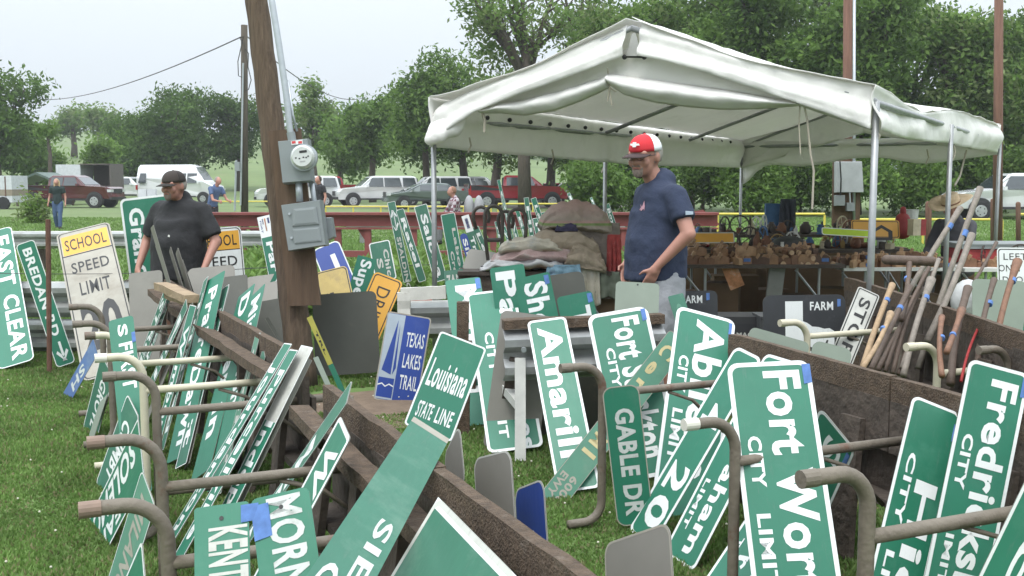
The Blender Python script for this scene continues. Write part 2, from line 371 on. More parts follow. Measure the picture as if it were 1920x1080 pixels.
# ============================================================ TREES
LEAFM = [mat('leaves_%s' % a, c, rough=.6, trans=.5, var=.35, scale=.5, spec=.3) for a, c in (('dark', (.066, .125, .024)), ('mid', (.110, .195, .038)), ('light', (.160, .260, .058)), ('pale', (.19, .25, .09)))]
BARK = mat('bark', (.085, .068, .052), rough=.95, var=.3, scale=5, stretch=(3, 3, .6), bump=.7, bscale=20)
def leaf_mesh(lobes, n, size, seed, mats, shell=.45):
    g = np.random.default_rng(seed); L = np.array(lobes, float)
    vol = (L[:, 3]*L[:, 4]*L[:, 5])**(2/3); pick = g.choice(len(L), n, p=vol/vol.sum())
    d = g.normal(size=(n, 3)); d /= np.linalg.norm(d, axis=1)[:, None]
    rad = (1-shell*g.random(n)**1.6)
    # clump the leaves: warp the radius with lumps so the outline is uneven
    lump = 1+.16*np.sin(d[:, 0]*7+pick)*np.sin(d[:, 1]*6+pick*2)+.12*np.sin(d[:, 2]*11+pick*3)*np.cos(d[:, 0]*9)
    c = L[pick, :3]+d*L[pick, 3:6]*(rad*lump)[:, None]
    # sprigs: snap to clump centres
    K = max(8, n//28); cc = c[g.integers(0, n, K)]; near = g.integers(0, K, n); m = g.random(n) < .6
    spread = size*2.2; c[m] = cc[near[m]]+g.normal(size=(m.sum(), 3))*spread
    nrm = g.normal(size=(n, 3)); nrm[:, 2] += .7; nrm /= np.linalg.norm(nrm, axis=1)[:, None]
    t = np.cross(nrm, g.normal(size=(n, 3))); t /= np.linalg.norm(t, axis=1)[:, None]; b = np.cross(nrm, t)
    s = size*(.6+.8*g.random(n))[:, None]
    v = np.stack([c-t*s, c-b*s*.45, c+t*s, c+b*s*.45], 1)
    me = bpy.data.meshes.new('crown'); me.vertices.add(n*4); me.loops.add(n*4); me.polygons.add(n)
    me.vertices.foreach_set('co', v.reshape(-1)); me.loops.foreach_set('vertex_index', np.arange(n*4, dtype=np.int32))
    me.polygons.foreach_set('loop_start', np.arange(0, n*4, 4, dtype=np.int32)); me.polygons.foreach_set('loop_total', np.full(n, 4, dtype=np.int32))
    for q in mats: me.materials.append(q)
    # whole sprigs share a tone
    e_ = L[:, 3].mean(); q_ = c/e_; pt = np.sin(q_[:, 0]*2.9+seed)+np.sin(q_[:, 1]*3.3+q_[:, 2]*2.4)+np.cos(q_[:, 2]*4.3+seed*2)
    tone = np.clip(((pt+1.6)/3.2*len(mats)).astype(int), 0, len(mats)-1); k_ = g.random(n) < .4; tone[k_] = g.integers(0, len(mats), k_.sum())
    me.polygons.foreach_set('material_index', tone.astype(np.int32)); me.update()
    return me
def tree(label, px, d, w, ztop, zlow=None, n=9000, size=.16, mats=(0, 1, 2), seed=1, lobes=9, trunk=.25, lean=0, limbs=6, group=None, name='tree', cat='tree', open_=False, base=None, flat=1.0):
    r = random.Random(seed); X = (px-960)/F*d; z0 = ground(d, X) if base is None else base
    H = ztop-z0; zl = (zlow-z0) if zlow is not None else H*.25
    o = thing(name, label, cat, (X, d, z0), 0, group)
    LB = []; limb_ends = []
    cz = (H+zl)/2; ch = (H-zl)/2
    for i in range(lobes):
        a = r.random()*6.28; q = math.sqrt(r.random())*.62; zz = zl+(H-zl)*r.uniform(.18, .86)
        wz = w*math.sqrt(max(.15, 1-((zz-cz)/ch)**2*.75)); lx, ly = math.cos(a)*q*wz, math.sin(a)*q*wz*.8
        rr = w*r.uniform(.3, .5)*(.62 if open_ else 1)
        hz = min(rr*r.uniform(.6, .85)*flat, H-zz, )
        LB.append((lx+lean, ly, zz, rr, rr*.85, max(.3, hz))); limb_ends.append(Vector((lx+lean, ly, zz)))
    LB.append((lean, 0, cz, w*.6, w*.5, ch*.62 if not open_ else ch*.3))
    me = leaf_mesh(LB, n, size, seed, [LEAFM[k] for k in mats], .75 if open_ else .5)
    c = bpy.data.objects.new('crown', me); COL.objects.link(c); c.parent = o
    mb = MB(); ht = zl+(H-zl)*(.35 if not open_ else .3)
    pts = [Vector((0, 0, -.3)), Vector((lean*.2+r.uniform(-.1, .1), 0, ht*.35)), Vector((lean*.4+r.uniform(-.2, .2), 0, ht*.7)), Vector((lean*.6, 0, ht))]
    mb.tube(pts, [trunk*1.25, trunk, trunk*.85, trunk*.65], 9)
    mb.build('trunk', BARK, o, smooth=True, world=False)
    for e in sorted(limb_ends, key=lambda q: -q.z)[:limbs]:
        mb = MB(); s0 = pts[2].lerp(pts[3], r.random()); m1 = s0.lerp(e, .45)+Vector((0, 0, (e.z-s0.z)*.12))
        e2 = e+Vector((r.uniform(-.3, .3), 0, w*.18)); mb.tube([s0, m1, e, e2], [trunk*.5, trunk*.36, trunk*.18, .02], 6)
        for k in range(3):
            q = m1.lerp(e, r.random()); q2 = q+Vector((r.uniform(-1, 1), r.uniform(-.6, .6), r.uniform(.3, 1.2)))*w*.3
            mb.tube([q, q.lerp(q2, .5)+Vector((0, 0, .15)), q2], [trunk*.2, trunk*.12, .012], 5)
        mb.build('limb', BARK, o, smooth=True, world=False)
    return o
def ztop_at(py, d): return CAMH + (340-py)/F*d*1.005
# left edge pair, hill pair, round grove
tree('tall leafy tree at the left edge behind the white trailer', 5, 78, 3.9, ztop_at(140, 78), ztop_at(330, 78), 9000, .19, (0, 1, 1), 11, 10)
tree('shorter bushy tree right of the tall left edge tree', 62, 82, 2.4, ztop_at(215, 82), ztop_at(345, 82), 5000, .19, (1, 0, 2), 12, 7)
tree('slim broken trunk with few leaves behind the burgundy pickup', 97, 74, .9, ztop_at(232, 74), ztop_at(262, 74), 700, .15, (1, 2), 13, 4, trunk=.15, limbs=2)
tree('pale tree on the hillside, left of the hilltop pair', 145, 150, 3.8, ztop_at(196, 150), ztop_at(262, 150), 4500, .26, (1, 2, 3), 14, 8, trunk=.4, base=ztop_at(292, 150), open_=True)
tree('pale tree on the hillside, right of the hilltop pair', 195, 145, 3.0, ztop_at(205, 145), ztop_at(265, 145), 4000, .26, (1, 2, 3), 15, 8, trunk=.55, base=ztop_at(300, 145), open_=True)
tree('low bright bush beside the box trailer', 190, 84, 1.9, ztop_at(262, 84), ztop_at(345, 84), 3500, .18, (1, 2, 2), 16, 6, trunk=.1, limbs=2, name='bush', cat='bush')
tree('low green bush between hillside and trailer', 90, 92, 2.6, ztop_at(285, 92), ztop_at(350, 92), 3200, .2, (1, 2), 17, 6, trunk=.1, limbs=2, name='bush', cat='bush')
tree('broad dark round tree behind the white van', 335, 98, 5.6, ztop_at(170, 98), ztop_at(345, 98), 17000, .2, (0, 0, 1), 18, 15, trunk=.5)
tree('dark round tree left of the thin far pole', 262, 104, 3.4, ztop_at(200, 104), ztop_at(350, 104), 8000, .2, (0, 1, 0), 19, 8)
tree('dark round tree just behind the thin far pole', 455, 100, 3.6, ztop_at(172, 100), ztop_at(318, 100), 9000, .2, (0, 1, 0), 20, 9, trunk=.4)
tree('loose pale tree right of the leaning utility pole', 590, 98, 3.6, ztop_at(150, 98), ztop_at(300, 98), 6500, .2, (1, 2, 3), 21, 10, trunk=.3, open_=True)
tree('green tree with a low crown near the red far pickup', 640, 88, 3.0, ztop_at(230, 88), ztop_at(322, 88), 6000, .19, (1, 1, 2), 22, 9)
tree('bushy tree left of the tent, second from the sky gap', 700, 80, 3.0, ztop_at(170, 80), ztop_at(318, 80), 8000, .18, (1, 0, 2), 23, 9)
tree('tall willowy tree left of the tent against the sky', 800, 72, 4.0, ztop_at(95, 72), ztop_at(325, 72), 13000, .17, (1, 0, 2), 24, 12)
tree('open topped tree with bare spreading limbs above the tent roof', 985, 58, 5.0, ztop_at(-90, 58), ztop_at(170, 58), 4300, .15, (1, 2, 3), 25, 16, trunk=.33, limbs=14, open_=True)
tree('second open tree with forked limbs beside the roof peak', 1085, 66, 4.0, ztop_at(-60, 66), ztop_at(150, 66), 4000, .16, (1, 2, 3), 26, 12, trunk=.3, limbs=10, open_=True)
grp = 'dense trees behind the tent'
row = [(870, 74, 3.6, 150, 318, 24), (930, 66, 3.4, 130, 325, 31), (1030, 70, 3.6, 120, 330, 32), (1120, 64, 3.3, 90, 372, 33), (1190, 56, 3.4, -20, 372, 34), (1290, 60, 4.2, -90, 370, 35), (1390, 52, 3.8, -130, 374, 36),
       (1490, 58, 4.2, -80, 372, 37), (1600, 50, 3.8, -110, 374, 38), (1700, 56, 4.2, -60, 372, 39), (1800, 52, 3.6, -30, 374, 40), (1900, 60, 4.2, -20, 372, 41), (1980, 54, 3.6, -90, 330, 42)]
lab = ['dark leafy tree over the white cars, left of the tent post', 'shaded tree behind the left tent post with low branches', 'dark tree behind the tent middle over the red pickup', 'green tree standing behind the roof peak', 'bright leafy tree right of the roof peak',
       'tall dense tree above the red cap man', 'tall dark tree above the right roof slope', 'dense tree left of the brown pole with conduit', 'tall leafy tree directly behind the brown pole with conduit', 'dense tree right of the brown pole with conduit',
       'leafy tree just left of the dark right pole', 'dense tree right of the dark right pole', 'tall tree at the right edge of the picture']
for i, (px, d, w_, yt, yl, sd) in enumerate(row):
    tree(lab[i], px, d, w_, ztop_at(yt, d), ztop_at(yl, d), 19000 if i > 2 else 11000, .15, ((0, 1, 2), (1, 3, 0, 2), (1, 2, 0))[i % 3], sd, 13, trunk=.3, group=grp)
bl = ['shrub behind the tent left of the red cap man', 'low shrub right behind the red cap man', 'dark shrub behind the wood table', 'dark shrub left of the meter board', 'shrub behind the meter board on its pole', 'shrub between the tent posts on the right', 'pale green shrub left of the straw hat man', 'dark shrub behind the white right car', 'shrub at the far right behind the car']
for i, px in enumerate((1130, 1220, 1320, 1410, 1500, 1600, 1700, 1800, 1910)):
    d = 46+((i*7) % 5); tree(bl[i], px, d, 2.1, ztop_at(288-(i % 3)*12, d), .15, 5200, .12, ((1, 2, 1), (0, 1, 0), (1, 0, 2))[i % 3], 60+i, 8, trunk=.08, limbs=1, name='bush', cat='bush', group='shrubs behind the tent')
# far wooded skyline, nobody could count it
LB = [(x, 230+10*math.sin(x), ground(230, x)+4+2*math.sin(x*.7), 9, 6, 5) for x in range(-40, 130, 9)]
me = leaf_mesh(LB, 26000, .55, 90, [LEAFM[1], LEAFM[0]], .5); o = bpy.data.objects.new('far_wood', me); COL.objects.link(o); ROOT[o.name] = Matrix.Identity(4)
tag(o, 'distant line of woods behind the parked cars and tent', 'woods', kind='stuff')
# tall weeds behind the rows of signs
def weeds(name, label, x0, x1, y0, y1, h, n, seed):
    g = np.random.default_rng(seed); Y = y0+(y1-y0)*g.random(n); px = x0+(x1-x0)*g.random(n); X = (px-960)/F*Y
    a = g.random(n)*6.283; hh = h*(.3+.7*g.random(n))*(1+.3*np.sin(X*3)); t = g.random(n); wd = .02+.03*g.random(n); ln = .10*g.normal(size=(n, 2))
    z1 = hh*t; c = np.c_[X, Y, z1]; tip = c+np.c_[ln, .06+.1*g.random(n)]
    s = np.c_[np.cos(a)*wd, np.sin(a)*wd, np.zeros(n)]
    v = np.stack([c-s*.3, (c+tip)/2-s, tip, (c+tip)/2+s], 1)
    me = bpy.data.meshes.new(name); me.vertices.add(n*4); me.loops.add(n*4); me.polygons.add(n)
    me.vertices.foreach_set('co', v.reshape(-1)); me.loops.foreach_set('vertex_index', np.arange(n*4, dtype=np.int32))
    me.polygons.foreach_set('loop_start', np.arange(0, n*4, 4, dtype=np.int32)); me.polygons.foreach_set('loop_total', np.full(n, 4, dtype=np.int32))
    for m in (BL1, LEAFM[2], BL2): me.materials.append(m)
    me.polygons.foreach_set('material_index', g.integers(0, 3, n).astype(np.int32)); me.update()
    o = bpy.data.objects.new(name, me); COL.objects.link(o); ROOT[o.name] = Matrix.Identity(4); tag(o, label, 'weeds', kind='stuff')
weeds('tall_weeds', 'tall green weeds growing behind the leaning street signs', 440, 900, 12.5, 17, .43, 36000, 3)
weeds('tall_weeds', 'thin weeds behind the left road signs', -20, 300, 10.2, 13, .28, 9000, 4)
weeds('tall_weeds', 'weeds under the red steel rail behind the blankets', 880, 1180, 15, 20, .4, 9000, 6)
# ============================================================ FEED BUNKS (pipe frames carrying plank troughs)
WOOD = mat('weathered_plank', (.105, .072, .048), rough=.92, var=.35, scale=7, stretch=(4, 4, 4), bump=.8, bscale=30, col2=(.165, .13, .10), c2=.56)
WOODD = mat('dark_plank', (.075, .058, .046), rough=.95, var=.35, scale=6, bump=.7, bscale=25)
WOODL = mat('broken_plank_end', (.30, .22, .14), rough=.9, var=.2, scale=9, bump=.4)
PT = mat('pipe_tan', (.155, .13, .10), rough=.62, var=.15, scale=9, col2=(.13, .075, .05), c2=.57, soft=.08, bump=.25, bscale=45)
PC = mat('pipe_cream', (.52, .48, .36), rough=.5, var=.08, scale=6, col2=(.25, .18, .11), c2=.64, bump=.1)
PG = mat('pipe_grey', (.26, .26, .25), rough=.45, metal=.5, var=.15, scale=8)
CAPM = mat('pipe_cap_pink', (.215, .15, .115), rough=.75, var=.15, scale=20)
CAPW = mat('pipe_cap_white', (.62, .60, .52), rough=.6)
def arc(c, a, b, r, n=7):                        # quarter bend from direction a to direction b round the corner c
    a = a.normalized(); b = b.normalized(); P = []
    o = c - a*r + b*r
    for k in range(n+1):
        t = math.pi/2*k/n; P.append(o - b*r*math.cos(t) + a*r*math.sin(t))
    return P
def bunk(name, label, rail_a, rail_b, frames, zr, perp, th=.04, drop=.5, inner=.11, group=None, rail2=True, low=False):
    """rail from rail_a to rail_b (top edge); frames = [(end point, leg offset, material, cap material, crossbar length, z of the crossbar)]"""
    A, B = Vector(rail_a), Vector(rail_b); t = (B-A).normalized(); rr = random.Random(len(label))
    o = thing(name, label, 'feed bunk', ((A.x+B.x)/2, (A.y+B.y)/2, 0), group=group)
    sd = Vector((perp.x, perp.y, 0)).normalized()       # towards the pipe ends
    n = max(1, round((B-A).length/1.7)); 
    for k in range(n):
        a = A.lerp(B, (k+.004)/n); b = A.lerp(B, (k+.996)/n); off = sd*rr.uniform(-.012, .012)
        mb = MB(); mb.beam(a+off-Vector((0, 0, .05)), b+off-Vector((0, 0, .05+rr.uniform(-.01, .012))), .038, .10, seg=10, wob=.0035, rr=rr); mb.build('top_plank', WOOD, o)
        mb = MB(); mb.beam(a+off-Vector((0, 0, .200))+sd*.004, b+off-Vector((0, 0, .198)), .034, .21, seg=6, wob=.003, rr=rr); mb.build('side_plank', WOODD, o)
    if rail2:
        for k in range(n):
            a = A.lerp(B, (k+.002)/n)+sd*inner; b = A.lerp(B, (k+.97)/n)+sd*inner
            mb = MB(); mb.beam(a-Vector((0, 0, .10+.02*(k % 2))), b-Vector((0, 0, .115)), .075, .05, seg=10, wob=.005, rr=rr); mb.build('ledge_board', WOOD, o)
    L = (B-A).length; m = max(3, int(L/.42))
    for k in range(m):                                # upright boards of the trough side
        a = A.lerp(B, (k+.5)/m)+sd*.05
        mb = MB(); mb.beam(a-Vector((0, 0, .2)), Vector((a.x+sd.x*.06+rr.uniform(-.03, .03), a.y+sd.y*.06, 0)), .10+rr.uniform(-.03, .04), .03, up=sd, seg=3, wob=.004, rr=rr); mb.build('upright_board', WOODD, o)
    mb = MB(); a = A-Vector((0, 0, drop))-sd*.08; b = B-Vector((0, 0, drop))-sd*.08; mb.beam(a, b, .30, .03, seg=6, wob=.004, rr=rr); mb.build('trough_floor', WOODD, o)
    a = A-Vector((0, 0, .36))-sd*.03; b = B-Vector((0, 0, .36))-sd*.03; mb = MB(); mb.beam(a, b, .02, .34, seg=6); mb.build('side_sheet', WOODD, o)
    for (E, off, m_, cm, cl, zb, rad) in frames:
        E = Vector(E); bend = E - sd*(off+.0); down = Vector((0, 0, -1)); inn = -sd
        R = .11
        rad0 = rad; P = [E]+arc(Vector((bend.x, bend.y, E.z)), inn, down, R)+[Vector((bend.x, bend.y, .3))]+arc(Vector((bend.x, bend.y, .03)), down, sd, .09)+[Vector((bend.x, bend.y, .03))+sd*.17]
        mb = MB(); mb.tube(P, rad, 14); mb.build('bent_leg', m_, o, smooth=True)
        mb = MB(); mb.tube([E+sd*.004, E-sd*.05], rad*1.10, 14); mb.build('end_cap', cm, o)
        c0 = Vector((bend.x, bend.y, zb)); c1 = c0 - sd*cl
        mb = MB(); mb.tube([c0-sd*.0, c1], rad*.92, 12); mb.build('cross_pipe', m_, o, smooth=True)
        c0 = Vector((bend.x, bend.y, .16))
        if low: mb = MB(); mb.tube([c0+Vector((0, 0, .06)), c0-sd*cl*.6+Vector((0, 0, .06))], rad*.8, 10); mb.build('lower_pipe', m_, o, smooth=True)
        q = c0-sd*cl; mb = MB(); mb.tube([Vector((q.x, q.y, 0)), Vector((q.x, q.y, zb))], rad, 10); mb.build('inner_leg', PT, o, smooth=True)
        c0 = Vector((bend.x, bend.y, zb-.02)); mb = MB(); mb.tube([c0-sd*cl*.45, c0-sd*cl*.62-Vector((0, 0, .05)), c0-sd*cl*.85-Vector((0, 0, .22))], .009, 6); mb.build('brace', PT, o, smooth=True)
    return o
ZE = .75
perpL = Vector((-.917, -.40, 0))
def fr(px, py, off, m_, cm, cl, zb=.58, rad=.0198, z=ZE): return (atz(px, py, z), off, m_, cm, cl, zb, rad)
# left bunk: near stretch and far stretch
A1 = atz(640, 742, .77); B1 = atz(1075, 1062, .77); B1 = B1 + (B1-A1).normalized()*.5
A1b = atz(498, 600, .77)
bunk('feed_bunk', 'weathered plank feed bunk with bent pipe legs, running towards the camera', A1-(B1-A1).normalized()*.25, B1,
     [fr(150, 957, .21, PT, CAPM, .78), fr(165, 831, .22, PT, CAPM, .86), fr(194, 707, .21, PT, PT, .86)], .75, perpL, low=True)
A0 = atz(312, 524, .80); B0 = atz(575, 668, .80)
bunk('feed_bunk', 'far plank feed bunk behind it, ending by the black cap man', A0, B0,
     [fr(179, 672, .21, PC, CAPW, .78), fr(160, 630, .19, PC, PT, .78), fr(137, 608, .2, PT, PT, .78), fr(130, 576, .2, PT, PT, .75)], .78, perpL)
A2 = atz(1375, 625, .80); B2 = atz(1812, 742, .80)
bunk('feed_bunk', 'plank feed bunk on the right behind the large city limit signs', A2, B2+(B2-A2).normalized()*.9,
     [fr(1052, 691, .21, PT, PT, .78, .62), fr(1284, 797, .21, PT, CAPW, .80, .60), fr(1503, 899, .24, PT, PT, .85, .55, .024)], .78, perpL, rail2=False)
A3 = atz(1590, 520, .85); B3 = atz(1990, 640, .85)
bunk('feed_bunk', 'plank feed bunk at the far right that the tool handles lean on', A3, B3,
     [fr(1463, 606, .2, PC, PC, .72, .66), fr(1700, 651, .21, PC, PC, .72, .60), fr(1836, 657, .2, PT, PT, .7, .62)], .8, perpL, rail2=False)
# loose boards at the far end of the left bunk
for lb, a, b, wz in (('split grey board end lying on the far feed bunk', (300, 535, .86), (360, 560, .85), .09), ('brown broken board under the split grey board', (318, 552, .80), (385, 575, .80), .07)):
    mb = MB(); mb.beam(atz(*a), atz(*b), wz, .05, seg=6, wob=.006, rr=rnd); mb.build('board', WOODL, label=lb, cat='board')
# ============================================================ LEANING UTILITY POLE WITH METER BOXES
POLE = mat('pole_wood', (.125, .088, .06), rough=.95, var=.3, scale=5, stretch=(9, 9, .7), bump=.9, bscale=14, col2=(.085, .058, .04), c2=.5)
BRD = mat('brown_board', (.115, .074, .047), rough=.85, var=.22, scale=4, stretch=(7, 7, .6), bump=.3, bscale=20, col2=(.10, .055, .03), c2=.55)
GALV = mat('galvanised', (.42, .45, .47), rough=.42, metal=.55, var=.10, scale=14)
BOXG = mat('grey_enamel', (.26, .285, .29), rough=.42, metal=.15, var=.05, scale=4)
PD = 8.15
base = at(569, 722, PD); base.z = 0; top = at(470, -90, PD+.25)
po = thing('utility_pole', 'thick leaning wooden utility pole carrying the electric meter', 'utility pole', base)
mb = MB(); ax = (top-base); seg = 26
mb.tube([base.lerp(top, k/seg)+Vector((.004*math.sin(k*2.1), 0, 0)) for k in range(seg+1)], [.112-.030*k/seg for k in range(seg+1)], 20)
mb.build('pole', POLE, po, smooth=True)
axn = ax.normalized(); sx = Vector((1, 0, 0)); sx = (sx-axn*sx.dot(axn)).normalized(); fn = sx.cross(axn)   # points to the camera
if fn.y > 0: fn = -fn
def pole_pt(px, py, off=0.0, dd=-.14):           # a point on the face of the pole
    return at(px, py, PD+dd+off)
def slab(corners, th, name, m, parent, out=fn, bev=0.0, smooth=False, **k):
    mb = MB(); c = [Vector(p) for p in corners]; b = [p - out*th for p in c]; n = len(c)
    if bev:
        ce = sum(c, Vector())/n; f = [p.lerp(ce, bev) for p in c]; e = [p - out*th*.25 for p in c]
        mb.add(f+e+b, [tuple(range(n))]+[(i+o, n+i+o, n+(i+1) % n+o, (i+1) % n+o) for o in (0, n) for i in range(n)]+[tuple(range(3*n-1, 2*n-1, -1))])
    else: mb.add(c+b, [tuple(range(n))]+[(i, n+i, n+(i+1) % n, (i+1) % n) for i in range(n)]+[tuple(range(2*n-1, n-1, -1))])
    return mb.build(name, m, parent, fixn=True, **k)
def q4(pts, dd): return [at(x, y, PD+dd) for x, y in pts]
slab(q4([(503, 246), (563, 240), (601, 572), (541, 574)], -.13), .04, 'backboard', BRD, po)
bx = thing('meter_box', 'upper grey electric meter socket with round glass meter', 'electric meter', at(557, 342, PD-.2))
slab(q4([(520, 264), (577, 259), (585, 339), (529, 344)], -.28), .13, 'housing', BOXG, bx, bev=.04)
mb = MB(); a = at(571, 296, PD-.285); mb.tube([a+fn*-.005, a+fn*.03], [.098, .098], 28); mb.build('meter_ring', GALV, bx, smooth=False)
DIAL = mat('meter_dial', (.55, .57, .54), rough=.35); 
mb = MB(); mb.tube([a+fn*.03, a+fn*.075, a+fn*.095], [.088, .086, .07], 28); mb.build('meter_glass', mat('meter_glass', (.50, .52, .49), rough=.12, spec=.8, coat=1), bx, smooth=False)
up_ = axn; 
def quad_on(c, wx, wz, m, name, parent, off):
    mb = MB(); c = c+fn*off; mb.add([c-sx*wx/2-up_*wz/2, c+sx*wx/2-up_*wz/2, c+sx*wx/2+up_*wz/2, c-sx*wx/2+up_*wz/2], [(0, 1, 2, 3)]); return mb.build(name, m, parent)
quad_on(a+up_*.035+sx*.012, .055, .018, INK, 'display', bx, .0965)
for dx, dz in ((-.045, -.005), (-.02, -.012), (.01, -.006), (.03, -.01), (.045, -.002)): quad_on(a+up_*dz+sx*dx, .012, .010, INK, 'dial_mark', bx, .0966)
quad_on(a-up_*.035+sx*.0, .04, .01, mat('dial_print', (.3, .3, .3)), 'dial_mark', bx, .0964)
RED = mat('print_red', (.55, .05, .05))
quad_on(at(557, 267, PD-.282), .085, .03, WHITE, 'sticker', bx, .004); quad_on(at(551, 267, PD-.282), .028, .018, RED, 'sticker_print', bx, .006); quad_on(at(563, 267, PD-.282), .028, .018, RED, 'sticker_print', bx, .006)
b2 = thing('breaker_box', 'lower grey breaker box with pressed cover on the leaning pole', 'breaker box', at(576, 466, PD-.2))
slab(q4([(526, 384), (600, 374), (611, 460), (540, 471)], -.30), .15, 'housing', BOXG, b2, bev=.03)
slab(q4([(549, 392), (592, 388), (598, 420), (548, 424)], -.312), .012, 'pressed_panel', BOXG, b2, bev=.25)
slab(q4([(548, 430), (599, 426), (603, 452), (552, 457)], -.308), .008, 'pressed_panel', BOXG, b2, bev=.2)
for (x, y) in ((543, 401), (547, 446)): 
    mb = MB(); c = at(x, y, PD-.302); mb.tube([c, c+fn*.012], .009, 8); mb.build('screw', GALV, b2)
b3 = thing('outlet_box', 'small grey outlet box tucked behind the breaker box', 'outlet box', at(616, 452, PD-.1))
slab(q4([(606, 408), (621, 407), (627, 444), (612, 452)], -.12), .10, 'housing', BOXG, b3, bev=.05)
cd = thing('conduit', 'galvanised conduit running up the leaning pole to the meter', 'conduit', at(545, 258, PD-.25))
pts = [at(548, 262, PD-.22), at(544, 245, PD-.22), at(537, 180, PD-.2), at(524, 90, PD-.17), at(511, 10, PD-.14), at(497, -80, PD-.1)]
mb = MB(); mb.tube(pts, .024, 12); mb.build('pipe', GALV, cd, smooth=True)
mb = MB(); mb.tube([at(548, 264, PD-.22), at(545, 248, PD-.22)], .031, 10); mb.build('hub', BOXG, cd)
mb = MB(); mb.tube([at(557, 246, PD-.2), at(549, 215, PD-.2), at(540, 150, PD-.18)], .009, 8); mb.build('ground_wire', GALV, cd, smooth=True)
mb = MB(); mb.tube([at(560, 342, PD-.22), at(562, 378, PD-.22)], .026, 10); mb.build('coupling', GALV, cd, smooth=True)
mb = MB(); mb.tube([at(583, 336, PD-.16), at(590, 380, PD-.14), at(604, 452, PD-.1)], .02, 10); mb.build('lower_pipe', GALV, cd, smooth=True)
# ============================================================ FAR POLES AND WIRES
def pole(label, px, pyb, pyt, d, r, z0=0, m=POLE, name='utility_pole', lean=0):
    b = at(px, pyb, d); b.z = z0; t_ = at(px+lean, pyt, d); o = thing(name, label, 'utility pole', b)
    mb = MB(); mb.tube([b, t_], [r, r*.85], 12); mb.build('pole', m, o, smooth=True); return o
DKP = mat('pole_dark', (.085, .072, .055), rough=.95, var=.3, scale=4, stretch=(5, 5, .5), bump=.6)
o = pole('thin dark pole with hanging cable loops behind the leaning pole', 458, 400, 47, 36, .13, m=DKP)
mb = MB(); mb.tube([at(451, 385, 35.8), at(456, 118, 35.8)], .03, 6); mb.build('conduit', GALV, o)
mb = MB(); mb.tube([at(440, 395, 35.7), at(443, 300, 35.7)], .035, 6); mb.build('conduit', GALV, o)
mb = MB(); mb.box(at(445, 312, 35.7), (.16, .1, .3)); mb.build('junction_box', BOXG, o)
for k, (pts) in enumerate(([(456, 70), (452, 88), (446, 115), (447, 142), (456, 146)], [(460, 92), (466, 100), (465, 125), (471, 150), (466, 168), (460, 170)], [(457, 68), (450, 72), (456, 82)])):
    mb = MB(); mb.tube([at(x, y, 35.8) for x, y in pts], .016, 5); mb.build('cable_loop', INK, o)
def wire(label, a, b, sag, r=.02, n=16):
    mb = MB(); P = []
    for k in range(n+1):
        t = k/n; p = Vector(a).lerp(Vector(b), t); p.z -= sag*4*t*(1-t); P.append(p)
    mb.tube(P, r, 5); mb.build('wire', mat('wire_dark', (.06, .06, .06)), label=label, cat='wire')
wire('overhead wire crossing the sky left of the leaning pole', at(78, 187, 80), at(455, 68, 36), .55, .022)
wire('overhead wire from the thin pole down to the trees, right of the leaning pole', at(463, 68, 36), at(688, 181, 76), .9, .02)
RDP = mat('pole_reddish', (.16, .085, .06), rough=.9, var=.25, scale=4, stretch=(6, 6, .5), bump=.5)
o = pole('reddish brown pole with conduit behind the tent roof', 1590, 440, -30, 17.5, .085, m=RDP)
mb = MB(); mb.tube([at(1601, 480, 17.3), at(1602, -30, 17.3)], .024, 8); mb.build('conduit', GALV, o, smooth=True)
slab([at(x, y, 17.3) for x, y in ((1562, 300), (1615, 302), (1612, 425), (1560, 425))], .03, 'backboard', BRD, o, out=Vector((0, -1, 0)))
slab([at(x, y, 17.2) for x, y in ((1567, 303), (1617, 303), (1620, 361), (1567, 361))], .12, 'meter_cabinet', mat('pale_enamel', (.40, .42, .43), rough=.4), o, out=Vector((0, -1, 0)), bev=.03)
for (x0, x1, y0, y1) in ((1566, 1585, 366, 386), (1588, 1603, 380, 396)):
    slab([at(x, y, 17.2) for x, y in ((x0, y0), (x1, y0), (x1, y1), (x0, y1))], .08, 'outlet_box', BOXG, o, out=Vector((0, -1, 0)), bev=.06)
mb = MB(); mb.tube([at(1575, 303, 17.15), at(1577, 335, 17.12), at(1576, 366, 17.15)], .012, 6); mb.build('power_cord', INK, o)
mb = MB(); mb.tube([at(1593, 361, 17.15), at(1594, 380, 17.15)], .012, 6); mb.build('power_cord', GALV, o)
pole('dark reddish pole at the right in front of the white car', 1871, 470, -30, 21, .095, m=RDP, lean=2)
# ============================================================ GUARDRAILS, RED STEEL RAIL, YELLOW RAILS, POSTS
RAILM = mat('guardrail_galvanised', (.33, .34, .33), rough=.5, metal=.5, var=.15, scale=5, col2=(.22, .215, .19), c2=.58)
def wbeam(o, a, b, name='w_beam', h=.31, m=RAILM, dep=.08):
    a = Vector(a); b = Vector(b); t = (b-a).normalized(); s_ = t.cross(Vector((0, 0, 1))).normalized()
    if s_.y > 0: s_ = -s_
    prof = [(0, 0), (.012, .05), (dep, .10), (dep, .14), (0, .19), (0, .21), (0, .23)]
    P = [(0, -.5), (.1, -.46), (1, -.34), (1, -.20), (.15, -.06), (.15, .06), (1, .20), (1, .34), (.1, .46), (0, .5)]
    vs = []
    for q in (a, b):
        for d_, z_ in P: vs.append(q+s_*d_*dep+Vector((0, 0, z_*h)))
        for d_, z_ in P[::-1]: vs.append(q+s_*(d_*dep-.006)+Vector((0, 0, z_*h)))
    n = len(P)*2; mb = MB(); mb.add(vs, [(i, (i+1) % n, n+(i+1) % n, n+i) for i in range(n)]+[tuple(range(n))[::-1], tuple(range(n, 2*n))])
    return mb.build(name, m, o, fixn=True)
RUST = mat('rusty_steel', (.13, .065, .045), rough=.9, var=.3, scale=8, bump=.3)
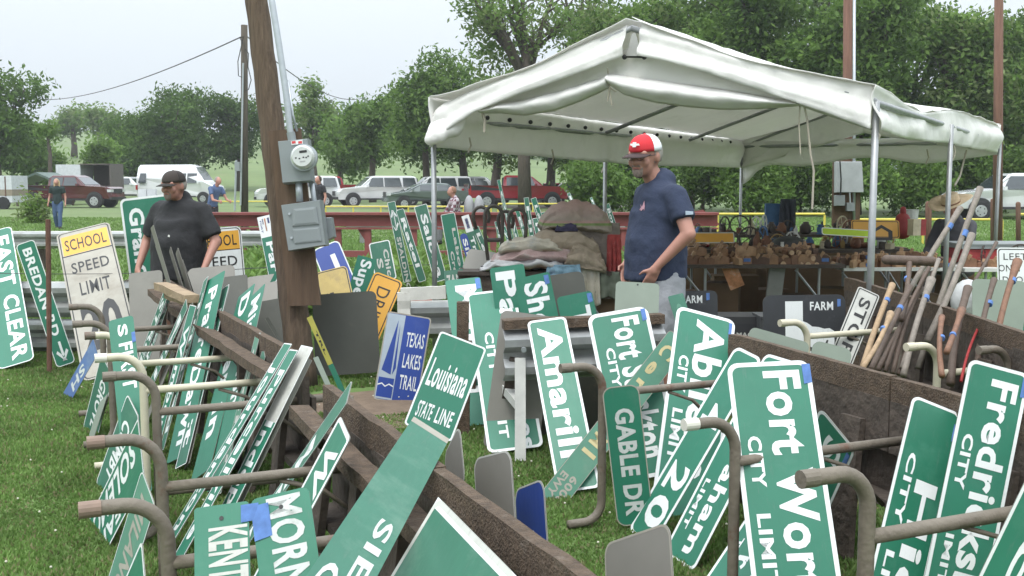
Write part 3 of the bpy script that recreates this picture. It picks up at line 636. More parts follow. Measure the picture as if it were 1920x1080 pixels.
o = thing('guardrail', 'galvanised guardrail on posts beside the gravel path', 'guardrail', (-6, 18.6, 0))
a, b = (-10.5, 18.6, .56), (-3.9, 19.2, .54); wbeam(o, a, b)
for k in range(4):
    q = Vector(a).lerp(Vector(b), (k+.3)/4); mb = MB(); mb.box((q.x, q.y+.12, .34), (.16, .18, .68)); mb.build('post', WOODD, o)
o = thing('guardrail', 'low galvanised guardrail stacked behind the east clear sign', 'guardrail', (-3.5, 9.75, 0))
wbeam(o, (-5.6, 9.75, .50), (-2.35, 9.75, .50), h=.33); wbeam(o, (-5.6, 9.8, .17), (-2.35, 9.8, .15), h=.30)
for x in (-5.0, -3.55, -2.5): mb = MB(); mb.box((x, 9.95, .33), (.14, .14, .66)); mb.build('post', WOODD, o)
o = thing('guardrail', 'silver guardrail standing behind the red steel rail', 'guardrail', (-1, 27, 0))
wbeam(o, (-4.2, 27, .55), (3.2, 27.3, .55))
for k in range(4): mb = MB(); mb.box((-3.8+k*2.2, 27.2, .33), (.15, .15, .66)); mb.build('post', RAILM, o)
REDS = mat('red_oxide_paint', (.22, .058, .055), rough=.6, var=.15, scale=2, col2=(.15, .05, .045), c2=.55)
o = thing('steel_rail', 'long red painted steel beam rail crossing behind the signs', 'steel rail', (-1, 21, 0))
DR = 21.0
def redx(px): return (px-960)/F*DR*1.0
zt_, zb_ = .98, .67
mb = MB(); mb.beam((redx(372), DR, zt_-.03), (redx(1345), DR, zt_-.03), .26, .05); mb.build('top_flange', REDS, o)
mb = MB(); mb.beam((redx(372), DR+.02, (zt_+zb_)/2), (redx(1345), DR+.02, (zt_+zb_)/2), .05, zt_-zb_-.06); mb.build('web', REDS, o)
mb = MB(); mb.beam((redx(372), DR, zb_-.01), (redx(1345), DR, zb_-.01), .2, .035); mb.build('bottom_flange', REDS, o)
for px in (388, 455, 488, 634, 690, 776, 850, 925, 1010, 1090, 1170, 1250, 1330):
    mb = MB(); mb.box((redx(px), DR, .33), (.125, .12, .625)); mb.add([Vector((redx(px)-.20, DR-.03, .64)), Vector((redx(px)-.065, DR-.03, .64)), Vector((redx(px)-.065, DR-.03, .44)), Vector((redx(px)-.20, DR+.03, .64)), Vector((redx(px)-.065, DR+.03, .64)), Vector((redx(px)-.065, DR+.03, .44))], [(0, 2, 1), (3, 4, 5), (0, 3, 5, 2)])
    mb.build('post', REDS, o)
mb = MB(); mb.beam((redx(372), DR-.02, .16), (redx(900), DR-.02, .16), .12, .12); mb.build('lower_beam', REDS, o)
YP = mat('yellow_rail_paint', (.60, .50, .08), rough=.5, var=.1, scale=4)
def prail(label, x0, x1, y, z, n, r=.035):
    o = thing('pipe_rail', label, 'pipe rail', ((x0+x1)/2, y, 0), group='yellow pipe rails of the car park')
    mb = MB(); mb.tube([(x0, y, z), (x1, y, z)], r, 8); mb.build('rail', YP, o)
    for k in range(n): mb = MB(); x = x0+(x1-x0)*k/(n-1); mb.tube([(x, y, 0), (x, y, z-r)], r, 8); mb.build('post', YP, o)
prail('yellow pipe rail left, in front of the van grass', -15.2, -12.4, 55, .55, 3)
prail('yellow pipe rail in front of the white cars', -9.2, -.9, 46, .50, 8)
prail('yellow pipe rail under the red pickup', -.6, 2.4, 46, .62, 3)
prail('yellow pipe rail beside the slanted red steel at the man\'s back', 5.2, 7.9, 27, .76, 3, .03)
prail('yellow pipe rail behind the meter board', 8.4, 12.4, 27, .62, 3, .03)
prail('yellow pipe rail at the right edge by the white car', 14.2, 17.5, 30, .66, 2, .035)
mb = MB(); mb.add([at(1282, 400, 25), at(1318, 393, 25), at(1352, 422, 25), at(1282, 422, 25), at(1282, 400, 25.4), at(1318, 393, 25.4), at(1352, 422, 25.4), at(1282, 422, 25.4)], [(0, 1, 2, 3), (4, 7, 6, 5), (0, 4, 5, 1), (1, 5, 6, 2)])
mb.build('steel_chute', REDS, fixn=True, label='slanted dark red steel chute behind the red cap man', cat='steel chute')
for px, py0, d, lb in ((1741, 378, 19, 'round reddish bollard left of the straw hat man'), (1862, 372, 23, 'rusty bollard beside the dark right pole'), (1909, 378, 25, 'dark rusty bollard at the right edge')):
    b = at(px, 480, d); b.z = 0; o = thing('bollard', lb, 'bollard', b); t_ = at(px, py0+4, d)
    mb = MB(); mb.tube([b, t_, t_+Vector((0, 0, .03)), t_+Vector((0, 0, .045))], [.055, .055, .045, .02], 12); mb.build('post', RDP, o, smooth=True)
# rusty fence post and strands of wire, left
b = atz(93, 700); t_ = at(90, 411, b.y); mb = MB(); mb.tube([b, t_], .022, 8); mb.build('fence_post', RUST, label='thin rusty steel fence post behind the school sign', cat='fence post')
wire('thin fence wire strung in front of the school speed limit sign', at(-20, 512, 9.0), at(520, 500, 9.6), .03, .003)
wire('thin fence wire passing before the tall weeds and blue sign', at(420, 502, 10.2), at(850, 494, 11.5), .02, .003)
# ============================================================ ROAD SIGNS
# ---- foreground right
sign('city_limit_sign', 'largest Fort Worth city limit sign, in the front by the bent pipe', (1362, 682), (1516, 671), (1427, 1232), zt=.915, dr=.0, border=.055, r=.13,
     texts=[('Fort Worth', .42, .86, .035, .88), ('CITY', .14, .30, .27, .45), ('LIMIT', .14, .30, .54, .79)], tape=(.90, .015, .030, .075))
sign('city_limit_sign', 'green Abilene city limit sign left of the big Fort Worth sign', (1270, 573), (1381, 581), (1218, 968), zt=.93, dr=.05, border=.055, face=G_NEW, r=.13,
     texts=[('Abilene', .36, .84, .04, .80), ('CITY', .14, .30, .24, .42), ('LIMIT', .14, .30, .50, .74)], tape=(.90, .02, .016, .09))
sign('city_sign', 'tall narrow Amarillo sign leaning on the galvanised sawhorse', (988, 603), (1062, 600), (1046, 925), zt=.80, border=.06, r=.13,
     texts=[('Amarillo', .22, .80, .05, .97, 1, WHITE, .035)])
sign('city_limit_sign', 'smaller Fort Stockton city limit sign right of the Amarillo sign', (1100, 592), (1215, 583), (1163, 905), zt=.84, border=.06, r=.15,
     texts=[('Fort Stockton', .38, .82, .045, .89), ('CITY', .19, .33, .22, .46), ('LIMIT', .19, .33, .58, .85)], tape=(.88, .015, .025, .07))
sign('street_sign', 'bright green GABLE DR street sign held by the bent pipe', (1128, 728), (1197, 720), (1158, 988), dt=4.71, db=4.70, border=(.0, .03), bcol=OFFW, face=G_NEW, r=.25, ink=SILVER,
     texts=[('GABLE DR', .27, .78, .16, .93, 1, SILVER, .035)])
sign('road_sign', 'green sign with the numerals 4 2 0 leaning left over the grass', (1380, 648), (1438, 658), (1178, 992), zt=.84, W=.19, far=False, border=.07, r=.2,
     texts=[('4', .2, .85, .28, .41), ('2', .2, .85, .60, .74), ('0', .2, .85, .77, .93)])
sign('city_limit_sign', 'Graham city limit sign between the 420 sign and the big pipe', (1436, 662), (1506, 668), (1243, 1036), zt=.84, W=.22, border=.06, r=.15,
     texts=[('Graham', .45, .80, .30, .95), ('LIMIT', .14, .28, .62, .86)])
sign('city_limit_sign', 'lowest green sign corner behind the big Fort Worth sign', (1500, 820), (1556, 850), (1318, 1092), zt=.5, W=.22, border=.06,
     texts=[('r', .42, .8, .80, .88), ('T', .15, .3, .70, .76)])
sign('road_sign', 'short green sign with an S behind the big Fort Worth sign', (1538, 764), (1607, 774), (1440, 1010), zt=.72, W=.22, border=.05, r=.15,
     texts=[('S', .35, .78, .07, .20)], tape=(.86, .05, .02, .07))
sign('city_limit_sign', 'green Hico city limit sign left of the Fredricksburg sign', (1712, 740), (1806, 764), (1595, 1230), zt=.80, dr=.0, border=.055, face=G_DEEP, r=.15,
     texts=[('Hico', .43, .85, .31, .97), ('CITY', .18, .34, .22, .50), ('LIMIT', .18, .34, .60, .94)], tape=(.90, .05, .014, .07))
sign('city_limit_sign', 'tall Fredricksburg city limit sign near the right edge', (1818, 672), (1934, 690), (1699, 1250), zt=.985, dr=.0, border=.055, r=.13,
     texts=[('Fredricksburg', .42, .86, .045, .97), ('CITY', .15, .32, .24, .42), ('LIMIT', .19, .32, .52, .73)], tape=(.90, .015, .02, .07))
sign('road_sign', 'green sign ending in cet, cut by the right edge', (1945, 855), (2040, 905), (1690, 1380), zt=.82, border=.055, dr=.0,
     texts=[('ucet', .40, .78, .02, .80)])
sign('street_sign', 'faded green street sign with gold letters lying aslant by the sawhorse', (1256, 618), (1290, 662), (1005, 935), zt=.78, W=.135, border=(.0, .02), bcol=OFFW, face=G_FADE, r=.12, ink=GOLDL,
     texts=[('C', .2, .8, .06, .13), ('e', .2, .65, .17, .24), ('r', .2, .65, .28, .34), ('M', .2, .8, .60, .66), ('I', .2, .8, .69, .71), ('6000', .52, .82, .82, .96, 1, OFFW), ('EWY', .12, .42, .83, .95, 1, OFFW)])
# ---- foreground left of centre
sign('road_sign', 'long worn green sign reading SIE and C, lying across the bunk', (776, 781), (843, 822), (530, 1145), dt=3.22, db=1.95, border=.0, face=G_OLD, r=.08, ink=SILVER,
     bands=((.0, 1, 0, .035, OFFW),), texts=[('SIERRA', .55, .86, .56, 1.25, 1, SILVER, .02), ('C', .12, .45, .80, .92, 1, SILVER, .02)])
sign('state_line_sign', 'green Louisiana state line sign with upright white lettering', (826, 620), (913, 652), (757, 795), dt=3.78, db=3.66, border=.035, face=G_NEW, r=.07,
     texts=[('Louisiana', .10, .90, .27, .56, 0, WHITE, .02), ('STATE', .13, .45, .72, .88, 0, WHITE, .02), ('LINE', .53, .87, .72, .88, 0, WHITE, .02)])
sign('road_sign', 'blank green sign with a thick white top border, at the bottom', (822, 932), (981, 1062), (700, 1135), dt=2.63, db=2.58, border=(.0, .03), bcol=WHITE_OLD, face=G_OLD, r=.06, dr=-.45,
     bands=((.0, 1, 0, .085, WHITE),))
sign('street_sign', 'green KEN street sign without border, at the bottom', (364, 953), (466, 947), (368, 1700), zt=.76, face=G_NEW, r=.06, ink=WHITE_OLD, holes=True,
     texts=[('KENT', .26, .97, .065, .215, 1, WHITE_OLD, .03)], tape=(.86, .01, .045, .045))
sign('street_sign', 'green MORN street sign with silver letters and blue tape', (469, 937), (580, 922), (560, 1700), zt=.78, dr=.0, face=G_NEW, r=.12, ink=SILVER, holes=True,
     texts=[('MORNING', .26, .84, .010, .42, 1, SILVER, .03)], tape=(.0, .02, .045, .09))
sign('road_sign', 'green sign with a W and thick white top edge over the dark trough', (638, 779), (665, 806), (385, 1250), zt=.84, orth=True, W=.19, border=.085, face=G_NEW, r=.1,
     texts=[('W', .25, .85, .07, .25), ('a', .25, .65, .31, .38)])
sign('street_sign', 'very narrow green sign with white letters just above the W sign', (660, 713), (669, 724), (400, 1090), zt=.90, orth=True, W=.13, border=(.0, .02), face=G_OLD, r=.1,
     texts=[('MILLER', .2, .8, .22, .9)])
# ---- left rack, seen nearly edge-on
LG = 'green signs leaning side by side on the left feed bunk'
def edge(label, tl, tr, bl, zt, W=.2, txt=None, face=G_NEW, y0=.1, y1=.9, border=.05, bands=(), ink=WHITE, nm='road_sign', **k):
    sign(nm, label, tl, tr, bl, zt=zt, W=W*.5, border=border, face=face, ink=ink, r=.08, group=LG, bands=bands, texts=[(txt, .22, .80, y0, y1)] if txt else [], **k)
edge('farthest narrow sign on the left bunk, a paired white-edged strip', (312, 532), (320, 534), (240, 728), .86, .18, 'STREET', G_OLD)
edge('second narrow sign from the far end, beside the broken board', (319, 536), (326, 540), (249, 735), .84, .18, 'AVENUE', G_OLD)
edge('narrow sign before the brown board with streaked letters', (349, 560), (356, 563), (252, 780), .86, .18, 'Mills', G_OLD)
edge('thin bare-edged sign just right of the streaked one', (360, 562), (365, 566), (270, 790), .84, .18, None, ALU, border=0)
edge('narrow green sign with a W, left of the Praire sign', (356, 571), (367, 578), (286, 835), .84, .19, 'Wimber', G_NEW, y0=.14)
edge('narrow streaked sign overlapping the left side of the Praire sign', (382, 527), (387, 529), (298, 850), .95, .17, 'Trinidad', G_OLD)
sign('road_sign', 'widest sign of the left bunk, reading PraireDa down its face', (386, 528), (410, 537), (312, 870), zt=.95, W=.19, face=G_NEW, r=.1, group=LG, texts=[('PraireDawn', .30, .75, .07, .93)])
edge('narrow sign with a J right of the Praire sign', (411, 545), (423, 549), (328, 880), .90, .2, 'Jewett', G_OLD)
edge('thin bare sheet edge right of the J sign', (421, 549), (425, 551), (345, 880), .88, .15, None, ALU, border=0)
sign('road_sign', 'narrow Dover sign left of the Migration sign', (447, 557), (463, 563), (357, 905), zt=.86, W=.17, face=G_NEW, r=.08, group=LG, texts=[('Dover', .25, .8, .03, .58), ('in', .25, .8, .66, .82)])
sign('road_sign', 'narrow Migration sign right of the Dover sign', (467, 560), (483, 565), (387, 925), zt=.87, W=.17, face=G_NEW, r=.08, group=LG, texts=[('Migration', .25, .8, .04, .63)])
edge('dull green sign with pale letters right of the Migration sign', (479, 627), (487, 630), (405, 925), .78, .19, 'Collin', G_FADE, ink=WHITE_OLD)
edge('dull narrow sign second right of the Migration sign', (494, 650), (501, 655), (422, 880), .74, .18, 'Rose', G_FADE, ink=WHITE_OLD)
edge('short dull green sign beside the leaning grey stake', (511, 668), (518, 672), (450, 880), .72, .16, 'Elm', G_FADE, ink=WHITE_OLD)
edge('long sign with white letters, left one of the two before the white-topped sign', (533, 643), (541, 655), (298, 1032), .85, .21, 'Jourdanton', G_NEW)
edge('long sign with white letters, right one of the two before the white-topped sign', (543, 655), (553, 667), (322, 1050), .84, .21, 'Purcellville', G_NEW)
edge('half white half green sign reading Indepe, on the near part of the left bunk', (565, 647), (580, 664), (366, 1048), .86, .2, 'Indepe', G_NEW, y0=.36, y1=.84, bands=((.0, 1, 0, .36, WHITE_OLD),))
edge('bare dark sheet edge behind the half white sign', (578, 672), (583, 678), (398, 1040), .82, .12, None, ALU_D, border=0)
# fan of bare sheet edges before the black cap man
FG = 'bare sheet edges fanned before the black cap man'
for i, (tl, tr, bl, lb) in enumerate((((282, 428), (290, 432), (345, 640), 'tallest grey sheet edge of the fan before the black cap man'), ((291, 462), (297, 466), (352, 645), 'second grey sheet edge of the fan, left of the dark gap'),
                       ((317, 472), (323, 474), (372, 650), 'third grey sheet edge of the fan, right of the dark gap'), ((329, 476), (337, 478), (385, 655), 'fourth grey sheet edge, bent over at its top'), ((340, 500), (347, 504), (395, 660), 'shortest grey sheet edge at the right of the fan'))):
    sign('sheet_metal', lb, tl, tr, bl, dt=8.1+i*.05, db=8.0, W=.13, face=ALU, cat='metal sheet', group=FG)
# ---- outside the left rack
OG = 'signs leaning on the outside of the left bunk'
sign('street_sign', 'small faded blue street sign at the far left of the bunk', (175, 635), (187, 642), (118, 738), zt=.50, W=.12, face=BLUE_F, group=OG, texts=[('SH', .25, .8, .35, .75, 1, WHITE)])
sign('road_sign', 'slanted green sign with pale letters below the blue street sign', (190, 664), (216, 668), (156, 800), zt=.52, W=.22, face=G_OLD, border=.03, group=OG, texts=[('GROVE', .35, .75, .2, .85)])
sign('sheet_metal', 'thin slanted sheet edge right of the green letter sign', (207, 690), (214, 700), (166, 818), zt=.42, W=.14, face=ALU_G, group=OG, cat='metal sheet')
sign('street_sign', 'bright green S FIRST street sign standing upright among the pipes', (203, 602), (250, 596), (236, 935), zt=.84, face=G_NEW, r=.15, ink=WHITE, group=OG, dr=.0, texts=[('S', .34, .72, .04, .11), ('FIRST', .32, .86, .15, .42)], tape=(.86, .10, .02, .06))
sign('road_sign', 'green sign with crowded white letters behind the bent pipe of the second frame', (239, 738), (268, 760), (180, 905), zt=.50, W=.24, face=G_OLD, border=.03, group=OG, texts=[('CUMBY', .30, .80, .18, .82)])
sign('road_sign', 'large green sign with tall white letters slanting down to the grass, left front', (259, 784), (284, 862), (168, 972), zt=.58, W=.30, face=G_NEW, border=.03, group=OG, r=.04, texts=[('SOLEMO', .10, .55, .10, .95), ('FAR', .62, .90, .42, .85)])
sign('road_sign', 'scratched faded green sign below the front left pipe bend', (266, 880), (276, 985), (198, 1100), zt=.50, W=.25, face=G_FADE, border=.02, group=OG, texts=[('MILANO', .3, .75, .1, .9, 1, OFFW)])
sign('road_sign', 'green sign corner with a white edge at the bottom left', (266, 1012), (284, 1092), (190, 1190), zt=.42, W=.22, face=G_NEW, border=.05, group=OG)
# ---- back left row
sign('street_sign', 'EAST CLEAR sign at the left edge of the picture', (-40, 440), (24, 440), (-4, 694), zt=1.08, border=.03, r=.2, texts=[('EAST', .42, .86, .06, .45), ('CLEAR', .42, .86, .52, .97)])
sign('street_sign', 'BREDAN RD street sign with an arrow', (29, 460), (65, 452), (107, 690), zt=1.05, border=.04, face=G_NEW, r=.2, texts=[('BREDAN RD', .25, .72, .05, .76), ('\u2193', .2, .85, .82, .96, 0)])
SG = 'school speed limit signs'
o, T, Wd, Ln = sign('speed_limit_sign', 'old cream SCHOOL SPEED LIMIT 20 sign, complete and weathered', (105, 440), (209, 435), (156, 716), zt=1.10, dr=.03, face=OFFW, border=(.03, .05), bcol=INK, r=.12, cat='speed limit sign',
     bands=((.07, .93, .035, .175, YEL), (.05, .95, .178, .186, INK)), texts=[('SCHOOL', .12, .88, .065, .145, 0, INK, .01), ('SPEED', .16, .84, .24, .315, 0, INK, .01), ('LIMIT', .24, .78, .385, .475, 0, INK, .01), ('20', .16, .84, .54, .84, 0, INK, .03)])
sign('speed_limit_sign', 'whiter SCHOOL SPEED sign half hidden behind the black cap man', (352, 432), (452, 430), (370, 640), dt=9.7, db=9.6, face=WHITE, border=(.02, .035), bcol=INK, r=.12, cat='speed limit sign',
     bands=((.05, .95, .035, .20, YEL), (.05, .95, .20, .208, INK)), texts=[('SCHOOL', .10, .90, .07, .165, 0, INK, .01), ('SPEED', .12, .88, .26, .35, 0, INK, .01), ('LIMIT', .2, .8, .42, .5, 0, INK, .01)])
sign('city_sign', 'large green Grand sign standing behind the black cap man', (224, 374), (340, 370), (262, 668), dt=9.9, db=9.8, border=.035, r=.1, texts=[('Grand', .12, .36, .065, .50), ('Vista', .50, .74, .10, .5)])
for lb, tl, tr, bl, d, fc in (('grey blank plate left of the black cap man\'s legs', (241, 513), (304, 504), (246, 690), 8.75, ALU), ('grey blank plate the black cap man holds', (352, 504), (440, 502), (352, 640), 8.6, ALU),
                          ('olive blank plate right of the black cap man', (416, 520), (464, 517), (418, 640), 8.4, ALU_D), ('bluish blank panel behind the migration sign', (462, 520), (520, 516), (462, 600), 9.2, ALU)):
    sign('blank_plate', lb, tl, tr, bl, dt=d, db=d-.25, face=fc, cat='metal plate')
sign('blank_plate', 'dark tarnished plate left of the leaning utility pole', (474, 568), (548, 562), (490, 712), dt=8.75, db=8.5, face=ALU_D, cat='metal plate', r=.08)
sign('blank_plate', 'large dark tarnished plate right of the leaning utility pole', (585, 553), (706, 562), (592, 706), dt=8.5, db=8.35, face=ALU_D, cat='metal plate', r=.12)
# ---- middle back row
STR1 = mat('print_orange', (.65, .22, .08)); STR2 = mat('print_navy', (.05, .06, .2))
sign('street_sign', 'green Park sign with a white top carrying coloured stripes', (482, 408), (510, 404), (512, 560), dt=9.6, db=9.4, face=G_NEW, border=(.0, .03), r=.08, bands=((0, 1, 0, .26, WHITE), (.62, .76, .03, .10, STR2), (.42, .52, .03, .19, STR1), (.28, .36, .03, .10, STR2), (.82, .9, .03, .17, STR2)), texts=[('Park', .25, .80, .32, .86), ('FORT', .12, .22, .05, .2, 1, STR2)])
sign('street_sign', 'green Lake sign tilting left under the Park sign', (528, 486), (562, 500), (473, 596), dt=9.2, db=9.1, face=G_NEW, r=.06, texts=[('Lake', .22, .75, .08, .74)])
sign('information_sign', 'blue sign with a white bar behind the pole', (585, 470), (640, 463), (622, 560), dt=9.8, db=9.6, face=BLUE, border=.04, r=.25, texts=[], bands=((.52, .70, .22, .8, WHITE),))
sign('warning_sign', 'rusty yellow sign right of the pole with black strokes', (590, 512), (652, 508), (606, 590), dt=9.1, db=8.9, face=YELO, border=(.03, .06), bcol=INK, r=.15, cat='warning sign', texts=[('EE', .15, .45, .55, .8, 0, INK, .0)])
sign('street_sign', 'green Super sign leaning left of the driveway sign', (671, 478), (708, 482), (642, 585), dt=9.3, db=9.2, face=G_NEW, r=.06, texts=[('SuperB', .25, .8, .05, 1.0)])
sign('warning_sign', 'orange yellow DRIVEWAY sign leaning left of the lakes trail sign', (703, 508), (769, 500), (624, 690), dt=9.0, db=8.75, face=YEL, border=(.05, .085), bcol=INK, r=.16, cat='warning sign', texts=[('DRIVEWAY', .30, .72, .12, .97, 1, INK, .0)], dr=.0)
DG = 'signs leaning in the back row left of the blankets'
sign('street_sign', 'dull green sign reading Ch over S in the weeds', (691, 457), (731, 454), (705, 530), dt=10.6, db=10.5, face=G_OLD, border=.05, r=.12, group=DG, texts=[('Chico', .60, .84, .22, 1.1, 1, WHITE_OLD), ('S', .22, .5, .42, .68, 1, WHITE_OLD)])
sign('street_sign', 'narrow green SPAL sign with a double arrow', (726, 380), (741, 378), (757, 530), dt=10.8, db=10.7, face=G_OLD, border=.05, r=.1, group=DG, texts=[('SPALDING', .25, .75, .44, 1.1, 1, WHITE_OLD), ('\u2194', .1, .9, .10, .36, 1)])
sign('street_sign', 'green Ratel sign crossing behind the SPAL sign', (742, 395), (757, 392), (785, 530), dt=10.6, db=10.5, face=G_OLD, border=.05, r=.2, group=DG, texts=[('Ratel', .25, .78, .12, .80)])
sign('street_sign', 'green Salona sign left of the tent post', (776, 388), (801, 385), (815, 530), dt=10.4, db=10.3, face=G_OLD, border=.05, r=.1, group=DG, texts=[('Salona', .28, .78, .12, .95)])
sign('street_sign', 'green Labor Cre sign right of the tent post', (826, 403), (853, 401), (849, 530), dt=10.3, db=10.2, face=G_NEW, border=.04, r=.1, group=DG, texts=[('Labor', .60, .84, .22, .92, 1, WHITE_OLD), ('Creek', .2, .44, .55, 1.1, 1, WHITE_OLD)])
sign('street_sign', 'small green Tre sign with a printed white top', (865, 406), (879, 403), (894, 500), dt=10.8, db=10.7, face=G_OLD, r=.08, group=DG, bands=((0, 1, 0, .33, WHITE), (.3, .7, .06, .26, STR2)), texts=[('Tres', .25, .78, .42, .95)])
sign('street_sign', 'small green Le sign next to the cart handles', (885, 428), (898, 426), (917, 505), dt=10.9, db=10.8, face=G_OLD, border=.05, r=.1, group=DG, texts=[('Lee', .25, .78, .15, .9)])
sign('street_sign', 'blue oval ended Sil sign between Labor and Tre', (861, 440), (875, 438), (880, 505), dt=11.0, db=10.9, face=BLUE, r=.5, group=DG, texts=[('Silo', .22, .8, .15, .9)])
sign('street_sign', 'low dark green sign edge with 7AM under the Labor sign', (832, 508), (868, 506), (836, 552), dt=9.9, db=9.8, face=G_OLD, r=.05, group=DG, texts=[('7AM', .12, .88, .2, .75, 0, WHITE_OLD)])
sign('blank_plate', 'grey plate lying against the left end of the blanket table', (880, 466), (936, 464), (866, 503), dt=10.3, db=10.1, face=ALU, cat='metal plate')
EG = 'thin green signs behind the cart handles'
for i, (tl, tr, bl, tx, lb) in enumerate((((932, 338), (937, 334), (962, 470), 'Oak', 'tallest thin green sign rising over the red pickup'), ((982, 371), (991, 369), (998, 480), 'Hill', 'thin green sign with an arrow shape, left of two'), ((995, 373), (1005, 370), (1024, 460), 'Lago', 'thin green sign with round letters, right of two'),
    ((953, 400), (961, 398), (973, 480), 'Ash', 'thin green sign inside the right cart handle'), ((966, 395), (973, 393), (992, 480), 'Bay', 'thin green sign just right of the cart handles'), ((927, 416), (933, 414), (942, 480), 'Fox', 'short green sign inside the left cart handle'), ((938, 414), (944, 412), (956, 470), 'Lyn', 'tiny green sign between the two cart handles'),
    ((998, 410), (1012, 407), (1010, 470), 'Po', 'squat green sign under the round letter sign'), ((1014, 399), (1022, 397), (1030, 460), 'Rd', 'small green sign touching the blanket heap'), ((1063, 363), (1068, 360), (1080, 400), 'E', 'green sign tip above the blanket heap'), ((1106, 371), (1110, 369), (1118, 400), 'N', 'tiny green tip right above the blanket heap'), ((1133, 384), (1142, 381), (1152, 440), 'Boyd', 'thin green sign between the blankets and the red cap man'))):
    d = 11.6+.12*i; sign('street_sign', lb, tl, tr, bl, dt=d, db=d-.1, face=(G_NEW, G_OLD)[i % 2], border=.06, r=.1, group=EG, texts=[(tx, .25, .78, .15, .85)])
# ---- centre
sign('city_sign', 'green sign reading Ma left of the Na city limit sign', (835, 526), (901, 524), (868, 800), zt=.86, face=G_NEW, r=.1, texts=[('Marlin', .25, .86, .05, .8)], tape=(.84, .01, .035, .11))
sign('city_limit_sign', 'Nacogdoches city limit sign tucked behind the sawhorse', (873, 551), (966, 547), (915, 850), zt=.84, face=G_NEW, border=.055, r=.12, texts=[('Nacogdoches', .62, .88, .05, 1.0, 1, WHITE, .035), ('CITY', .25, .42, .28, .54), ('LIMIT', .25, .42, .64, .93)], tape=(.84, .01, .02, .05))
sign('street_sign', 'green Pa sign standing highest in the centre', (918, 503), (983, 501), (950, 740), dt=6.95, db=6.8, face=G_NEW, r=.08, texts=[('Paris', .14, .70, .04, .9)])
sign('street_sign', 'green Sh sign right of the Pa sign', (964, 523), (1032, 520), (1010, 745), dt=6.75, db=6.65, face=G_NEW, r=.08, texts=[('Sherman', .22, .86, .06, 1.0)], tape=(.82, .02, .03, .06))
sign('street_sign', 'green Th sign behind the sawhorse top', (1043, 558), (1111, 551), (1085, 760), dt=6.75, db=6.65, face=G_NEW, r=.12, texts=[('Thorn', .25, .86, .12, .98)], tape=(.84, .02, .03, .06))
sign('blank_plate', 'dark grey rounded plate behind the Sh sign', (1012, 519), (1094, 516), (1030, 640), dt=7.0, db=6.9, face=ALU_D, cat='metal plate', r=.15)
sign('blank_plate', 'greenish blank plate in front of the red cap man\'s legs', (1155, 527), (1237, 523), (1150, 640), dt=6.4, db=6.3, face=ALU_G, cat='metal plate', r=.1, holes=True)
sign('blank_plate', 'tall tan back of a sign leaning at the left end of the sawhorse', (940, 581), (1044, 577), (905, 838), dt=6.35, db=6.2, face=ALU, cat='metal plate', r=.12)
sign('street_sign', 'small green sign corner left of the FARM sign', (1252, 556), (1284, 560), (1278, 640), dt=6.6, db=6.5, face=G_OLD, cat='road sign', r=.1, texts=[('C', .3, .7, .2, .5, 1, G_FADE)])
o, T, Wd, Ln = sign('trail_sign', 'blue TEXAS LAKES TRAIL sign with a sailboat', (727, 583), (807, 612), (699, 748), zt=.72, dr=-.03, face=BLUE, border=(.0, .03), bcol=OFFW, r=.08, cat='trail sign',
     bands=((.03, .42, .02, .98, mat('print_pale_blue', (.36, .42, .48), rough=.5)),), texts=[('TEXAS', .52, .92, .20, .36, 0, WHITE, .01), ('LAKES', .52, .92, .44, .60, 0, WHITE, .01), ('TRAIL', .52, .92, .68, .84, 0, WHITE, .01)])
for nm, P in (('sail_print', [(.28, .08), (.30, .70), (.08, .66)]), ('sail_print', [(.33, .12), (.39, .62), (.33, .70)]), ('boat_print', [(.05, .74), (.40, .74), (.40, .96), (.05, .96)])):
    mb = MB(); mb.add([T @ Vector((x*Wd, -y*Ln, .0012)) for x, y in P], [tuple(range(len(P)-1, -1, -1))]); mb.build(nm, BLUE, o, world=False)
mb = MB(); mb.add([T @ Vector((x*Wd, -y*Ln, .0018)) for x, y in [(.05, .82), (.14, .80), (.22, .83), (.30, .80), (.40, .82), (.40, .835), (.30, .815), (.22, .845), (.14, .815), (.05, .835)]], [tuple(range(9, -1, -1))]); mb.build('wave_print', WHITE, o, world=False)
sign('road_sign', 'narrow yellow and green sign edge in front of the big dark plate', (575, 596), (588, 600), (655, 775), zt=.93, dr=.0, face=G_NEW, bands=((0, 1, 0, .5, mat('sign_olive', (.36, .33, .06), rough=.5)),), texts=[('TRL', .3, .7, .15, .4, 1, INK)])
sign('sheet_metal', 'curved grey sheet edge left of the yellow and green sign', (587, 671), (600, 676), (640, 790), zt=.80, dr=.02, face=ALU_G, cat='metal sheet')
sign('sheet_metal', 'thin dark sheet lying along the left bunk rail', (497, 597), (506, 600), (575, 730), zt=.86, dr=.02, face=ALU_D, cat='metal sheet')
# sheets on the far side of the near rail
BG = 'blank sign backs on the far side of the near rail'
for lb, tl, tr, bl, z, fc in (('smallest grey sign back beside the near rail', (833, 853), (868, 868), (842, 960), .72, ALU), ('pale grey sign back with a pointed corner beside the near rail', (888, 860), (962, 912), (900, 1060), .62, ALU), ('blue sign with faint letters beside the near rail', (965, 918), (1022, 950), (975, 1090), .55, BLUE)):
    sign('sign_back', lb, tl, tr, bl, dt=3.62, db=3.50, dr=-.28, face=fc, cat='metal plate', group=BG, r=.2, border=(.0, .02), bcol=WHITE_OLD, texts=[('LAKE', .25, .6, .5, .9, 0, WHITE)] if fc is BLUE else ())
sign('sign_back', 'grey sign back at the bottom centre of the picture', (1133, 1020), (1262, 1082), (1140, 1200), dt=3.3, db=3.15, dr=-.35, face=ALU, cat='metal plate', r=.12, border=(.0, .02), bcol=OFFW)
